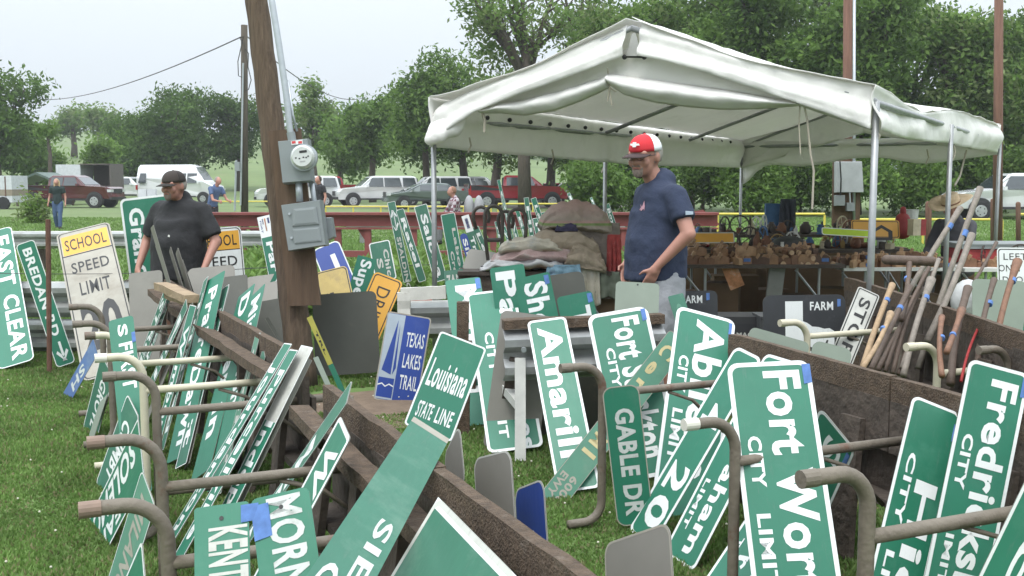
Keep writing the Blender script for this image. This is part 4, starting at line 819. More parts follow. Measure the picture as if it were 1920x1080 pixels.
# ---- right of centre
def texas(o, T, Wd, Ln, x0, x1, y0, y1):
    P = [(.0, .0), (.36, .0), (.36, .33), (.45, .36), (.55, .42), (.68, .43), (.80, .46), (.90, .45), (1.0, .50), (1.0, .72), (1.05, .80), (1.02, .90), (.85, 1.0), (.72, 1.1), (.66, 1.25), (.55, 1.2), (.45, 1.0), (.32, .92), (.24, 1.0), (.12, .90), (-.05, .72), (-.12, .60), (0, .58)]
    mb = MB(); mb.add([T @ Vector(((x0+x*(x1-x0))*Wd, -(y0+y*(y1-y0))*Ln, .0008)) for x, y in P], [tuple(range(len(P)-1, -1, -1))]); mb.build('state_outline', WHITE, o, world=False)
    mb = MB(); cx, cy = x0+.62*(x1-x0), y0+.80*(y1-y0); q = .11
    S_ = [(-2.0, -1.0), (-1.5, -.5), (-.7, -.25), (.7, -.25), (1.5, -.5), (2.0, -1.1), (2.3, -1.1), (1.9, -.2), (.9, .2), (.5, .5), (.25, 1.3), (0, 1.5), (-.25, 1.3), (-.5, .5), (-.9, .2), (-1.9, -.2), (-2.3, -1.0)]
    mb.add([T @ Vector(((cx+x*q*.6)*Wd, -(cy+y*q)*Ln, .0014)) for x, y in S_], [tuple(range(len(S_)-1, -1, -1))]); mb.build('longhorn_print', INK, o, world=False)
FMG = 'black farm road signs'
o, T, Wd, Ln = sign('farm_road_sign', 'black FARM road sign with white state shape and longhorn', (1430, 554), (1585, 550), (1432, 700), dt=7.0, db=6.95, face=BLK, r=.12, cat='farm road sign', texts=[('FARM', .57, .85, .09, .20, 0, WHITE, .02)], tape=(.90, .06, .022, .05))
texas(o, T, Wd, Ln, .27, .86, .08, .86)
o, T, Wd, Ln = sign('farm_road_sign', 'black FARM sign half hidden behind the Abilene sign', (1250, 546), (1345, 542), (1252, 690), dt=7.15, db=7.1, face=BLK, r=.12, cat='farm road sign', texts=[('FARM', .30, .70, .06, .16, 0, WHITE, .02)], tape=(.78, .03, .022, .05))
sign('stop_ahead_sign', 'long white sign reading STOP in black, leaning by the longhorn sign', (1610, 536), (1656, 540), (1528, 735), dt=6.6, db=6.3, face=WHITE_OLD, border=(.05, .10), bcol=INK, r=.12, cat='road sign', texts=[('STOP', .27, .75, .08, .60, 1, INK, .02), ('AHEAD', .27, .75, .68, 1.0, 1, INK, .02)])
sign('blank_plate', 'greenish bare sheet with notched edge on the right bunk, left one', (1408, 612), (1520, 640), (1366, 780), dt=5.5, db=5.4, face=ALU_G, cat='metal plate', r=.1, dr=-.0)
sign('blank_plate', 'greenish bare sheet with rounded corner on the right bunk, right one', (1526, 637), (1600, 650), (1494, 790), dt=5.2, db=5.1, face=ALU_G, cat='metal plate', r=.2, dr=-.0)
sign('notice_sign', 'white LEFT TURN ONLY sign cut by the right edge, black letters', (1869, 464), (1990, 466), (1872, 600), dt=8.9, db=8.8, face=WHITE, border=(.02, .035), bcol=INK, r=.06, cat='notice sign', texts=[('LEFT', .10, .46, .08, .17, 0, INK, .0), ('TURN', .56, .95, .08, .17, 0, INK, .0), ('ONLY', .02, .38, .24, .33, 0, INK, .0), ('DURING', .46, .98, .24, .33, 0, INK, .0), ('DROP-OFF', .08, .8, .40, .49, 0, INK, .0), ('AND', .3, .6, .56, .65, 0, INK, .0), ('PICK-UP', .2, .8, .72, .81, 0, INK, .0)])
sign('blank_plate', 'grey plate leaning under the white notice sign', (1822, 522), (1925, 534), (1824, 620), dt=7.9, db=7.8, face=ALU_G, cat='metal plate', r=.12)
sign('street_sign', 'green and maroon sheet edge at the right edge of the picture', (1921, 600), (1950, 600), (1905, 700), dt=6.2, db=6.1, face=G_DEEP)
# ============================================================ FRAME TENT
CLOTH = mat('tent_vinyl', (.86, .845, .815), spec=.2, rough=.8, var=.03, scale=2, trans=.26, bump=.7, bscale=9, col2=(.68, .665, .63), c2=.58, soft=.3)
TIE = mat('tent_tie_cord', (.42, .38, .31), rough=.9)
tB, tA = Vector((2.53, 7.5, 0)), Vector((-.68, 9.33, 0)); tu = Vector((.495, .869, 0)).normalized(); TL_ = 8.64
tC, tD = tB+tu*TL_, tA+tu*TL_; tP = (tA+tB)/2; tP1 = tP+tu*TL_
ZEV, ZRG = 2.21, 2.84
tent = thing('canopy_tent', 'large white gable tent with rolled up flap and steel posts', 'tent', tuple((tA+tB+tC+tD)/4))
Zv = Vector((0, 0, 1))
def cloth(name, a, b, c, d, nu, nv, fn, m=CLOTH, parent=tent, th=.006):
    """a-b top edge, d-c bottom edge; fn(u,v,p)->offset"""
    vs = []
    for j in range(nv+1):
        for i in range(nu+1):
            u, v = i/nu, j/nv; p = a.lerp(b, u).lerp(d.lerp(c, u), v); vs.append(p+fn(u, v, p))
    mb = MB(); mb.add(vs, [(j*(nu+1)+i, j*(nu+1)+i+1, (j+1)*(nu+1)+i+1, (j+1)*(nu+1)+i) for j in range(nv) for i in range(nu)])
    o = mb.build(name, m, parent, smooth=True); s_ = o.modifiers.new('s', 'SOLIDIFY'); s_.thickness = th; return o
def nz(p, f, s=0): return noise.noise(Vector((p.x*f+s, p.y*f+s*2, p.z*f)))
nL = (tP-tA).normalized()
def roof_fn(sd):
    def f(u, v, p):
        sag = -.07*math.sin(math.pi*v)*(1-.3*abs(math.sin(u*math.pi*3)))-.035*math.sin(math.pi*v)*abs(math.sin(u*math.pi*3))
        sag -= .12*v*math.exp(-(((u if sd == 1 else u+9)-.22)/.17)**2)
        return Zv*(sag+.022*nz(p, 2.1, sd)+.010*nz(p, 6, sd))
    return f
eA, eB, eC, eD = [q+Zv*z_ for q, z_ in ((tA-tu*.06, 2.30), (tB-tu*.06, 2.265), (tC, 2.36), (tD, 2.22))]; rP, rP1 = tP+Zv*ZRG-tu*.05, tP1+Zv*ZRG
cloth('roof_slope', rP+(eB-rP)*.012, rP1, eC, eB, 44, 18, roof_fn(1)); cloth('roof_slope', rP1, rP+(eA-rP)*.012, eA, eD, 44, 18, roof_fn(5))
W0 = .30
def band(name, a, b, h0, h1, nu, seed, amp=.03, scal=0, dip=0):
    n_ = (b-a).cross(Zv).normalized(); 
    def f(u, v, p):
        fold = amp*v*(math.sin(u*nu*.55+3*nz(p, 1.3, seed))*.6+nz(p, 5, seed))
        gather = .035*math.exp(-((u)/.05)**2)+.035*math.exp(-((1-u)/.05)**2)
        return n_*(fold+.045*math.sin(v*5.5+u*2.2+seed)*(.6+.4*math.sin(u*5+seed))+.03*math.sin(v*3.1)*nz(p, 1.7, seed+2)) + Zv*(-dip*.12*(1-v*.85)*math.exp(-((u-.22)/.17)**2)+scal*v*math.sin(u*math.pi)+.006*v*math.sin(u*13+seed)-0*gather)
    cloth(name, a, b, b-Zv*h1, a-Zv*h0, nu*2, 12, f)
def gab(px, py, off=0.0):
    r = ray(px, py); n_ = (tB-tA).cross(Zv).normalized(); o_ = Vector((0, 0, CAMH)); t = ((tA-o_).dot(n_)+off)/r.dot(n_); return o_+r*t
def swag(name, G_, bulge, folds, seed, back=.0, cols=6, nv=10):
    vs = []
    for k in range(len(G_)-1):
        for t in range(cols+(k == len(G_)-2)):
            q = t/cols; x, y0, y1 = [G_[k][m]+(G_[k+1][m]-G_[k][m])*q for m in range(3)]
            for j in range(nv+1):
                v = j/nv; p_ = gab(x, y0+(y1-y0)*v, back); h = (y1-y0)/242
                vs.append(p_-tu*(.09*v*(name == 'gable_flap')+bulge*math.sin(v*math.pi)+min(.014, h*.07)*math.sin(v*6.283*folds+seed+x*.006)*min(1, v*4, (1-v)*5)+.022*nz(p_, 7, seed)+.010*nz(p_, 16, seed)))
    n = nv+1; m_ = len(vs)//n; mb = MB(); mb.add(vs, [(a*n+j, a*n+j+1, (a+1)*n+j+1, (a+1)*n+j) for a in range(m_-1) for j in range(nv)])
    q = mb.build(name, CLOTH, tent, smooth=True); s_ = q.modifiers.new('s', 'SOLIDIFY'); s_.thickness = .005
swag('gable_flap', [(812, 215, 268), (824, 200, 262), (845, 187, 248), (900, 163, 210), (1000, 121, 172), (1100, 80, 136), (1176, 47, 106)], .01, 1.4, 1)
swag('gable_flap', [(1203, 43, 106), (1260, 58, 117), (1330, 82, 137), (1400, 105, 160), (1480, 127, 187), (1560, 145, 214), (1600, 152, 229), (1637, 157, 243)], .01, 1.6, 4)
band('side_valance', eB, eC, .33, .38, 60, 3, .03, .0, dip=1); band('side_valance', eA, eD, .42, .42, 60, 4, .05, -.05)
band('end_valance', eD, rP1, .45, .55, 24, 8, .05); band('end_valance', rP1, eC, .55, .40, 24, 9, .05)
# end wall sagging down between the far posts
cloth('end_curtain', tD+Zv*2.2, tC+Zv*2.2, tC+Zv*1.95, tD+Zv*1.90, 30, 6, lambda u, v, p: Zv*(-.10*v*math.sin(u*math.pi*2)**2-.38*v*math.exp(-(u/.07)**2)+.03*nz(p, 2))+tu*.06*nz(p, 3))
# peak vent
mb = MB(); mb.add([gab(1185, 62, .02), gab(1192, 62, .02), gab(1203, 105, .02), gab(1174, 105, .02)], [(0, 1, 2, 3)]); mb.build('peak_panel', mat('vent_vinyl', (.40, .40, .38), rough=.6), tent)
STEEL = mat('tent_steel', (.34, .35, .355), rough=.45, metal=.5, var=.12, scale=8)
mb = MB(); mb.tube([gab(1172, 106), gab(1208, 107)], .010, 6); mb.build('peak_bar', INK, tent)
for x in (1171, 1208): mb = MB(); mb.ell(gab(x, 107), (.02, .02, .02), nu=8, nv=6); mb.build('bungee_ball', INK, tent, smooth=True)
swag('gable_cloth', [(905, 195, 212), (980, 168, 208), (1060, 136, 190), (1143, 104, 160), (1190, 85, 160), (1290, 105, 176), (1400, 140, 188), (1500, 172, 198), (1570, 195, 213), (1625, 212, 234)], .0, .9, 2, back=-.05)
swag('rolled_flap', [(905, 207, 213), (940, 194, 213), (985, 186, 217), (1040, 172, 208), (1090, 157, 190), (1143, 140, 166)], .085, .6, 3, back=-.02)
swag('rolled_flap', [(1143, 138, 160), (1170, 141, 178), (1230, 150, 193), (1290, 158, 201), (1350, 166, 206), (1420, 178, 205), (1500, 193, 199)], .085, .7, 5, back=-.02)
swag('rolled_flap', [(1500, 191, 199), (1540, 198, 213), (1590, 210, 230), (1634, 226, 244)], .06, .6, 6, back=-.02)
# steel frame
def tube1(name, a, b, r, m=STEEL, n=10): mb = MB(); mb.tube([a, b], r, n); return mb.build(name, m, tent, smooth=True)
mR = Vector((4.28, 10.5, 0)); mL = tA+tu*3.55; 
for q, r_ in ((tA, .023), (tB, .026), (mR, .025), (tC, .026), (mL, .023), (tD, .023)): tube1('post', q, q+Zv*2.13, r_)
for a, b in ((tA, tD), (tB, tC), (tD, tC)): tube1('eave_beam', a+Zv*2.12, b+Zv*2.12, .024)
tube1('ridge_beam', tP+Zv*2.76, tP1+Zv*2.76, .024)
for k in (0.0, .41, .72, 1.0):
    for q in (tA, tB): tube1('rafter', q+tu*TL_*k+Zv*2.13, tP+tu*TL_*k+Zv*2.76, .022)
for k in range(19):
    p = tA+tu*(.45+k*.42)+Zv*2.14; mb = MB(); mb.ell(p+Vector((.02, -.02, .03)), (.022, .022, .022), nu=8, nv=6); mb.tube([p, p+Vector((-.05, -.03, -.05)), p+Vector((-.02, -.02, -.08))], .006, 5); mb.build('bungee_ball', INK, tent, smooth=True)
def tie(pts, r=.006): mb = MB(); mb.tube(pts, r, 5); mb.build('tie_cord', TIE, tent)
tie([gab(1139, 128), gab(1143, 160), gab(1147, 198)]); tie([gab(1143, 162), gab(1139, 190)]); tie([gab(1145, 165), gab(1155, 172)])
tie([gab(905, 212), gab(909, 228), gab(908, 248)], .012); tie([gab(1500, 196), gab(1498, 232), gab(1501, 288)]); tie([gab(1508, 198), gab(1514, 228), gab(1520, 290), gab(1526, 320), gab(1523, 392)], .008)
tie([gab(1640, 238), gab(1650, 255), gab(1642, 270)], .008)
for px, py, d in ((880, 268, 9.4), (1035, 290, 11), (1130, 306, 12.5), (1345, 290, 16), (1738, 290, 12), (1788, 282, 11)): tie([at(px, py-10, d), at(px+3, py+5, d), at(px-2, py+18, d)], .009)
tie([at(1812, 282, 13.5), at(1800, 330, 13), at(1790, 348, 12.6)], .012)
mb = MB()      # bunched cloth on the left front corner
for k in range(7): mb.cap(at(806+k*9, 262-k*4, 9.2), at(812+k*10, 236-k*4, 9.25), .05+.012*(k % 3), .035)
o = mb.build('bunched_cloth', CLOTH, tent, world=True); fuse(o, .014, 3)
# ============================================================ PEOPLE
def SK(n, c): return mat('skin_'+n, c, rough=.55, var=.08, scale=12)
SKIN = SK('ruddy', (.40, .20, .15)); SKIN2 = SK('tanned', (.40, .19, .135)); EYEW = mat('eye_white', (.7, .68, .64), rough=.3)
def hand(mb, w_, d, side, nrm, s=1.0, curl=.5):
    """wrist, direction of the fingers, sideways towards the thumb, palm normal"""
    d = d.normalized(); side = (side-d*side.dot(d)).normalized(); nrm = (nrm-d*nrm.dot(d)-side*nrm.dot(side)).normalized()
    c = w_+d*.05*s
    mb.cap(w_, w_+d*.03*s, .026*s, .028*s)
    for k in (-1, 0, 1): mb.cap(w_+d*.015*s+side*k*.018*s, w_+d*.085*s+side*k*.024*s, .017*s, .014*s)
    for k, ln in enumerate((.072, .082, .076, .060)):
        a = w_+d*.088*s+side*(.030-.020*k)*s; b = a+(d*(1-curl*.3)+nrm*curl*.6).normalized()*ln*.45*s; e = b+(d*(1-curl)+nrm*curl*1.1).normalized()*ln*.5*s
        mb.cap(a, b, .0092*s, .0085*s, 8); mb.cap(b, e, .0085*s, .007*s, 8)
    a = w_+d*.03*s+side*.028*s; b = a+(d*.7+side*.75+nrm*.25)*.042*s; e = b+(d*.9+side*.2+nrm*.5)*.032*s
    mb.cap(a, b, .013*s, .011*s, 8); mb.cap(b, e, .0105*s, .008*s, 8)
def person(label, loc, face, H=1.8, skin=SKIN, shirt=None, pants=None, shoes=None, girth=1.0, belly=0.0, arms=None, legs=None, shorts=False, voxel=.012,
           head_yaw=0.0, head_pitch=0.0, lean=0.0, hat=None, hair=None, beard=None, glasses=False, sleeve=.55, seated=False, hem=.90, name='person', longhair=False, detail=True, z_seat=0.0, group=None, hf=0.0, hz=0.0, hs=1.0):
    s = H/1.8; rot = math.atan2(-face[0], face[1])
    o = thing(name, label, 'person', loc, rot, group)
    V = lambda x, y, z: Vector((x*s, y*s, z*s))
    ln = lambda p: Vector((p.x, p.y+lean*max(0, p.z-.95*s), p.z))
    sh = {k: ln(V(k*.200*(1+.12*(girth-1)), 0, 1.45-.04*max(0, girth-1))) for k in (-1, 1)}
    A = arms or {-1: ((-.27, -.02, 1.16), (-.29, .08, .92)), 1: ((.27, -.02, 1.16), (.29, .08, .92))}
    Lg = legs or {-1: ((-.11, .03, .50), (-.12, 0, .08)), 1: ((.11, .03, .50), (.12, 0, .08))}
    hc = ln(V(0, .045+hf, 1.665+hz-.035*min(1, max(0, girth-1)*3))); Rh = Matrix.Rotation(head_yaw, 3, 'Z') @ Matrix.Rotation(-head_pitch, 3, 'X')
    VH = lambda x, y, z: V(x*hs, y*hs, z*hs)
    def hp(x, y, z): return hc + Rh @ V(x*hs, y*hs, z*hs)
    mb = MB()
    mb.ell(hc+Rh @ V(0, -.008*hs, .018*hs), (.078*s*hs, .099*s*hs, .108*s*hs), Rh); mb.ell(hp(0, .030, -.045), (.060*s*hs, .068*s*hs, .066*s*hs), Rh); mb.ell(hp(0, .062, -.078), (.034*s*hs, .030*s*hs, .028*s*hs), Rh)
    mb.cap(hp(0, .094, .012), hp(0, .108, -.022), .011*s*hs, .0165*s*hs); mb.cap(hp(-.045, .074, .028), hp(.045, .074, .028), .017*s*hs, .017*s*hs)
    for k in (-1, 1):
        mb.ell(hp(k*.079, -.006, -.004), (.011*s*hs, .021*s*hs, .032*s*hs), Rh); mb.ell(hp(k*.042, .068, -.025), (.026*s*hs, .022*s*hs, .026*s*hs), Rh); mb.cap(hp(k*.018, .098, -.020), hp(k*.018, .096, -.024), .009*s*hs, .009*s*hs)
    mb.cap(hp(-.022, .089, -.050), hp(.022, .089, -.050), .010*s*hs, .010*s*hs); mb.cap(hp(-.018, .086, -.064), hp(.018, .086, -.064), .010*s*hs, .010*s*hs)
    mb.cap(ln(V(0, -.015, 1.44)), hp(0, -.015, -.06), .066*s*(.8+.2*girth), .058*s)
    gx, gy = girth, girth
    mb.ell(ln(V(0, 0, 1.30)), (.155*s*gx, .10*s*gy, .18*s)); mb.ell(ln(V(0, belly*.4, 1.08)), (.14*s*gx, (.10*gy+belly*.5)*s, .17*s)); mb.ell(V(0, 0, .95), (.16*s*gx, .11*s*gy, .12*s))
    mb.cap(sh[-1]-V(0, 0, .01), sh[1]-V(0, 0, .01), .042*s, .042*s)
    for k in (-1, 1):
        e, w_ = [ln(V(*q)) for q in A[k][:2]]
        mb.cap(sh[k], e, .050*s*(.7+.3*gx), .040*s*(.7+.3*gx)); mb.cap(e, w_, .042*s*(.75+.25*gx), .027*s)
        kn, an = [V(*q) for q in Lg[k][:2]]; hp_ = V(k*.095, 0, .93)
        mb.cap(hp_, kn, .085*s*(.6+.4*gx), .055*s); mb.cap(kn, an, .054*s, .034*s)
        m_ = kn.lerp(an, .3); mb.ell(m_+V(0, -.02, 0), (.048*s, .055*s, .10*s))
        if detail: hand(mb, w_, Vector(A[k][2]) if len(A[k]) > 2 else (w_-e), Vector(A[k][3]) if len(A[k]) > 3 else V(-k*.3, 1, 0), Vector(A[k][4]) if len(A[k]) > 4 else V(-k, 0, 0), s, A[k][5] if len(A[k]) > 5 else .5)
        else: mb.ell(w_+(w_-e).normalized()*.07*s, (.035*s, .045*s, .07*s))
        mb.cap(an, an+V(0, .04, -.03), .035*s, .03*s)
    b = mb.build('body', skin, o, world=False); fuse(b, min(voxel, .008) if detail else voxel, 3)
    if shirt:
        mb = MB()
        mb.ell(ln(V(0, 0, 1.32)), (.180*s*gx, .125*s*gy, .17*s)); mb.ell(ln(V(0, belly*.45, 1.12)), (.165*s*gx, (.125*gy+belly*.55)*s, .19*s))
        mb.cap(sh[-1]-V(0, 0, .012), sh[1]-V(0, 0, .006), .076*s, .076*s); mb.ell(ln(V(0, .01, 1.40)), (.19*s*gx**.5, .125*s*gy**.5, .13*s)); mb.cap(ln(V(0, -.01, 1.44)), ln(V(0, -.01, 1.505)), .115*s, .085*s*(.6+.4*gx))
        # skirt of the shirt: straight down to the hem
        c = ln(V(0, belly*.35, hem)); rx, ry = .172*s*gx, (.13*gy+belly*.35)*s; n = 22; vs = []
        for j, (zz, q) in enumerate(((1.34, .80), (1.12, .985), (hem+.03, 1.0), (hem, .99))):
            cc = ln(V(0, belly*(.45 if j < 2 else .38), zz))
            for i in range(n):
                a = 2*math.pi*i/n; fold = 1+.025*math.sin(a*5+j)*(j > 0); vs.append(cc+Vector((math.cos(a)*rx*q*fold, math.sin(a)*ry*q*fold, .012*math.sin(a*3))))
        mb.add(vs, [(j*n+i, j*n+(i+1) % n, (j+1)*n+(i+1) % n, (j+1)*n+i) for j in range(3) for i in range(n)]+[tuple(range(n))[::-1], tuple(3*n+i for i in range(n))])
        for k in (-1, 1):
            e, w_ = [ln(V(*q)) for q in A[k][:2]]
            if sleeve <= 1: t_ = sh[k].lerp(e, sleeve); mb.tube([sh[k], sh[k].lerp(t_, .5), t_], [.066*s*(.7+.3*gx), .069*s*(.7+.3*gx), .072*s*(.7+.3*gx)], 14)
            else: mb.cap(sh[k], e, .072*s, .056*s); mb.cap(e, e.lerp(w_, sleeve-1), .054*s, .044*s)
        q = mb.build('shirt', shirt, o, world=False); fuse(q, voxel, 14 if detail else 3)
        d_ = q.modifiers.new('d', 'DISPLACE'); tx = bpy.data.textures.new('folds', 'CLOUDS'); tx.noise_scale = .09*s; d_.texture = tx; d_.strength = .022*s; d_.mid_level = .5; d_.texture_coords = 'LOCAL'
    if pants:
        mb = MB(); mb.ell(V(0, belly*.1, .97), (.165*s*gx, (.118*gy+belly*.12)*s, .13*s)); mb.cap(V(0, 0, .9), V(0, 0, .84), .09*s, .07*s)
        for k in (-1, 1):
            kn, an = [V(*q) for q in Lg[k][:2]]; hp_ = V(k*.095, 0, .92)
            if shorts: mb.tube([hp_+V(0, 0, .03), hp_.lerp(kn, .5), kn+(kn-hp_)*.05], [.11*s*(.6+.4*gx), .115*s*(.6+.4*gx), .112*s], 16)
            else: mb.cap(hp_, kn, .108*s*(.6+.4*gx), .078*s); mb.tube([kn, an], [.079*s, .062*s], 14)
        q = mb.build('shorts' if shorts else 'trousers', pants, o, world=False); fuse(q, voxel, 2)
        d_ = q.modifiers.new('d', 'DISPLACE'); tx = bpy.data.textures.new('folds', 'CLOUDS'); tx.noise_scale = .07*s; d_.texture = tx; d_.strength = .02*s; d_.mid_level = .5; d_.texture_coords = 'LOCAL'
    for k in (-1, 1):
        an = V(*Lg[k][1]); mb = MB(); mb.cap(an+V(0, -.03, -.035), an+V(0, .13, -.045), .045*s, .038*s); q = mb.build('shoe', shoes or INK, o, world=False); fuse(q, .014, 2)
    if detail:
        for k in (-1, 1):
            mb = MB(); mb.ell(hp(k*.031, .0835, .006), (.013*s*hs, .008*s*hs, .007*s*hs), Rh); mb.build('eye', EYEW, o, smooth=True, world=False)
            mb = MB(); mb.ell(hp(k*.031, .0905, .005), (.005*s*hs, .003*s*hs, .005*s*hs), Rh, nu=8, nv=6); mb.build('pupil', INK, o, smooth=True, world=False)
        mb = MB(); mb.ell(hp(0, .098, -.056), (.020*s*hs, .004*s*hs, .0035*s*hs), Rh); mb.build('mouth', mat('lips', (.28, .09, .08)), o, smooth=True, world=False)
    if hair:
        mb = MB(); mb.ell(hp(0, -.020, .022), (.086*s*hs, .100*s*hs, .108*s*hs), Rh, fn=lambda q: Vector((q.x, min(q.y, .35), q.z if q.z > -.55 else -.55)))
        if longhair:
            for k in (-1, 0, 1): mb.cap(hp(k*.06, -.05, .02), hp(k*.075, -.05, -.16), .045*s*hs, .035*s*hs)
        mb.build('hair', hair, o, smooth=True, world=False)
    if beard:
        mb = MB(); mb.ell(hp(0, .082, -.082), (.030*s*hs, .024*s*hs, .030*s*hs), Rh); mb.cap(hp(-.028, .084, -.055), hp(-.024, .086, -.078), .009*s*hs, .010*s*hs); mb.cap(hp(.028, .084, -.055), hp(.024, .086, -.078), .009*s*hs, .010*s*hs); mb.cap(hp(-.024, .098, -.041), hp(.024, .098, -.041), .006*s*hs, .006*s*hs)
        q = mb.build('beard', beard, o, world=False); fuse(q, .006, 1)
    if glasses:
        gm = mat('glasses_wire', (.10, .09, .08), rough=.3, metal=.6)
        for k in (-1, 1):
            mb = MB(); mb.tube([hp(k*.033+.021*math.cos(a*math.pi/6), .112-abs(k*.033+.021*math.cos(a*math.pi/6))*.25, .006+.016*math.sin(a*math.pi/6)) for a in range(13)], .0016*s*hs, 4); mb.build('glasses_rim', gm, o, world=False)
            mb = MB(); mb.tube([hp(k*.055, .098, .010), hp(k*.082, .0, .012)], .0018*s*hs, 4); mb.build('glasses_arm', gm, o, world=False)
        mb = MB(); mb.tube([hp(-.012, .110, .008), hp(.012, .110, .008)], .0016*s*hs, 4); mb.build('glasses_bridge', gm, o, world=False)
    if hat:
        kind = hat[0]
        if kind == 'cap':
            c = hp(0, -.006, .052); front, back = hat[1], hat[2]
            def crown(name, m, y0, y1, r=.0):
                mb = MB(); nu, nv = 28, 8; vs = []; fs = []
                for j in range(nv+1):
                    th = math.pi/2*j/nv
                    for i in range(nu+1):
                        ph = math.radians(y0+(y1-y0)*i/nu); rad = math.cos(th)**.75
                        vs.append(c+Rh @ VH(.088*math.cos(ph)*rad, .106*math.sin(ph)*rad, -.018+.092*math.sin(th)))
                mb.add(vs, [(j*(nu+1)+i, j*(nu+1)+i+1, (j+1)*(nu+1)+i+1, (j+1)*(nu+1)+i) for j in range(nv) for i in range(nu)])
                q = mb.build(name, m, o, smooth=True, world=False); sm = q.modifiers.new('s', 'SOLIDIFY'); sm.thickness = .004*s
            crown('cap_front', front, 20, 160); crown('cap_back', back, 160, 380)
            mb = MB(); n = 14; top = []; 
            for i in range(n+1):
                a = math.pi*i/n; x = .078*math.cos(a); 
                top += [(x, .062+.045*math.sin(a)), (x*1.02, .075+.105*math.sin(a)**.8)]
            vs = [c+Rh @ VH(x, y, -.014-.05*(x*x)/.006*.35-(y-.07)*.22) for x, y in top]
            mb.add(vs, [(2*i, 2*i+1, 2*i+3, 2*i+2) for i in range(n)]); q = mb.build('cap_bill', hat[3] if len(hat) > 3 else front, o, smooth=True, world=False); sm = q.modifiers.new('s', 'SOLIDIFY'); sm.thickness = .005*s
            if len(hat) > 4 and hat[4]:
                mb = MB(); P = [(-.034, .004), (-.028, .012), (-.012, .012), (-.012, .018), (.012, .018), (.012, .012), (.034, .012), (.028, .004), (.012, .004), (.012, -.002), (-.012, -.002), (-.012, .004)]
                vs = []
                for x, z in P: ph = math.pi/2-x/.1; vs.append(c+Rh @ VH(.094*math.cos(ph), .110*math.sin(ph)-(z+.0)*.35, .008+z*1.35+.006))
                mb.add(vs, [(0, 1, 2, 11), (2, 3, 4, 5, 8, 9, 10, 11), (5, 6, 7, 8)]); q = mb.build('cap_emblem', hat[4], o, world=False); sm = q.modifiers.new('s', 'SOLIDIFY'); sm.thickness = .003; sm.offset = 1
            mb = MB(); mb.ell(c+Rh @ VH(0, 0, .075), (.008*s*hs, .008*s*hs, .005*s*hs), nu=8, nv=6); mb.build('cap_button', front, o, world=False)
        if kind == 'straw':
            c = hp(0, -.01, .055); vs = []; n = 28
            prof = [(.245, .012), (.20, -.002), (.105, .0), (.100, .05), (.092, .105), (.070, .120), (.03, .105), (0.002, .10)]
            for r_, z_ in prof:
                for i in range(n):
                    a = 2*math.pi*i/n; up = .045*abs(math.cos(a))**2*(r_ > .15)*(r_/.245); vs.append(c+Rh @ VH(r_*math.cos(a), r_*1.1*math.sin(a), z_+up))
            mb = MB(); mb.add(vs, [(j*n+i, j*n+(i+1) % n, (j+1)*n+(i+1) % n, (j+1)*n+i) for j in range(len(prof)-1) for i in range(n)]); q = mb.build('straw_hat', hat[1], o, smooth=True, world=False); sm = q.modifiers.new('s', 'SOLIDIFY'); sm.thickness = .005
            vs = []; 
            for z_ in (.004, .022):
                for i in range(n): a = 2*math.pi*i/n; vs.append(c+Rh @ VH(.106*math.cos(a), .116*math.sin(a), z_))
            mb = MB(); mb.add(vs, [(i, (i+1) % n, n+(i+1) % n, n+i) for i in range(n)]); mb.build('hat_band', hat[2], o, world=False)
    return o, hc, Rh, V
def fab(n, c, var=.10): return mat('fabric_'+n, c, rough=.92, var=var, scale=9, bump=.2, bscale=60)
# man in the red cap
fp = atz(1232, 789); 
o, hc, Rh, V = person('heavy man in a red and white cap and navy t-shirt, hand in his pocket', (fp.x, fp.y, 0), (-.93, -.30), 1.88, shirt=fab('navy', (.026, .036, .07)), pants=fab('light_grey', (.30, .31, .33)),
    shoes=fab('shoe_grey', (.2, .2, .2)), girth=1.30, belly=.06, shorts=True, head_yaw=math.radians(32), head_pitch=math.radians(7), hf=.06, hz=.03, hs=1.10, hem=.90, voxel=.013, sleeve=.66,
    arms={-1: ((-.33, -.03, 1.20), (-.215, .12, 1.0), (.35, .30, -.9), (0, 1, .5), (1, 0, 0), .3), 1: ((.33, -.03, 1.20), (.215, .12, 1.0), (-.35, .30, -.9), (0, 1, .4), (-1, 0, 0), .3)},
    legs={-1: ((-.13, .05, .50), (-.14, -.02, .08)), 1: ((.13, -.02, .50), (.14, -.08, .08))},
    hat=('cap', mat('cap_red', (.55, .02, .03), rough=.8), mat('cap_white_mesh', (.72, .73, .75), rough=.85), mat('cap_bill_dark', (.05, .03, .03), rough=.8), WHITE), hair=mat('hair_grey', (.32, .29, .26), rough=.9), beard=mat('beard_grey', (.23, .175, .15), rough=.95, var=.3, scale=60), glasses=True)
mb = MB(); c = V(-.43, -.03, 1.335); mb.add([c+V(0, -.06, -.04), c+V(0, .06, -.04), c+V(.0, .055, .04), c+V(0, -.055, .04)], [(0, 3, 2, 1)]); q = mb.build('flag_patch', mat('patch_grey_blue', (.30, .36, .42), rough=.9), o, world=False)
# the patch is wrapped on the sleeve
sw = q.modifiers.new('w', 'SHRINKWRAP'); sw.target = [k for k in o.children if k.name.startswith('shirt')][0]; sw.wrap_method = 'NEAREST_SURFACEPOINT'; sw.offset = .006; sw.wrap_mode = 'OUTSIDE_SURFACE'
ps = thing('chest_print', None, None)
bpy.data.objects.remove(ps)
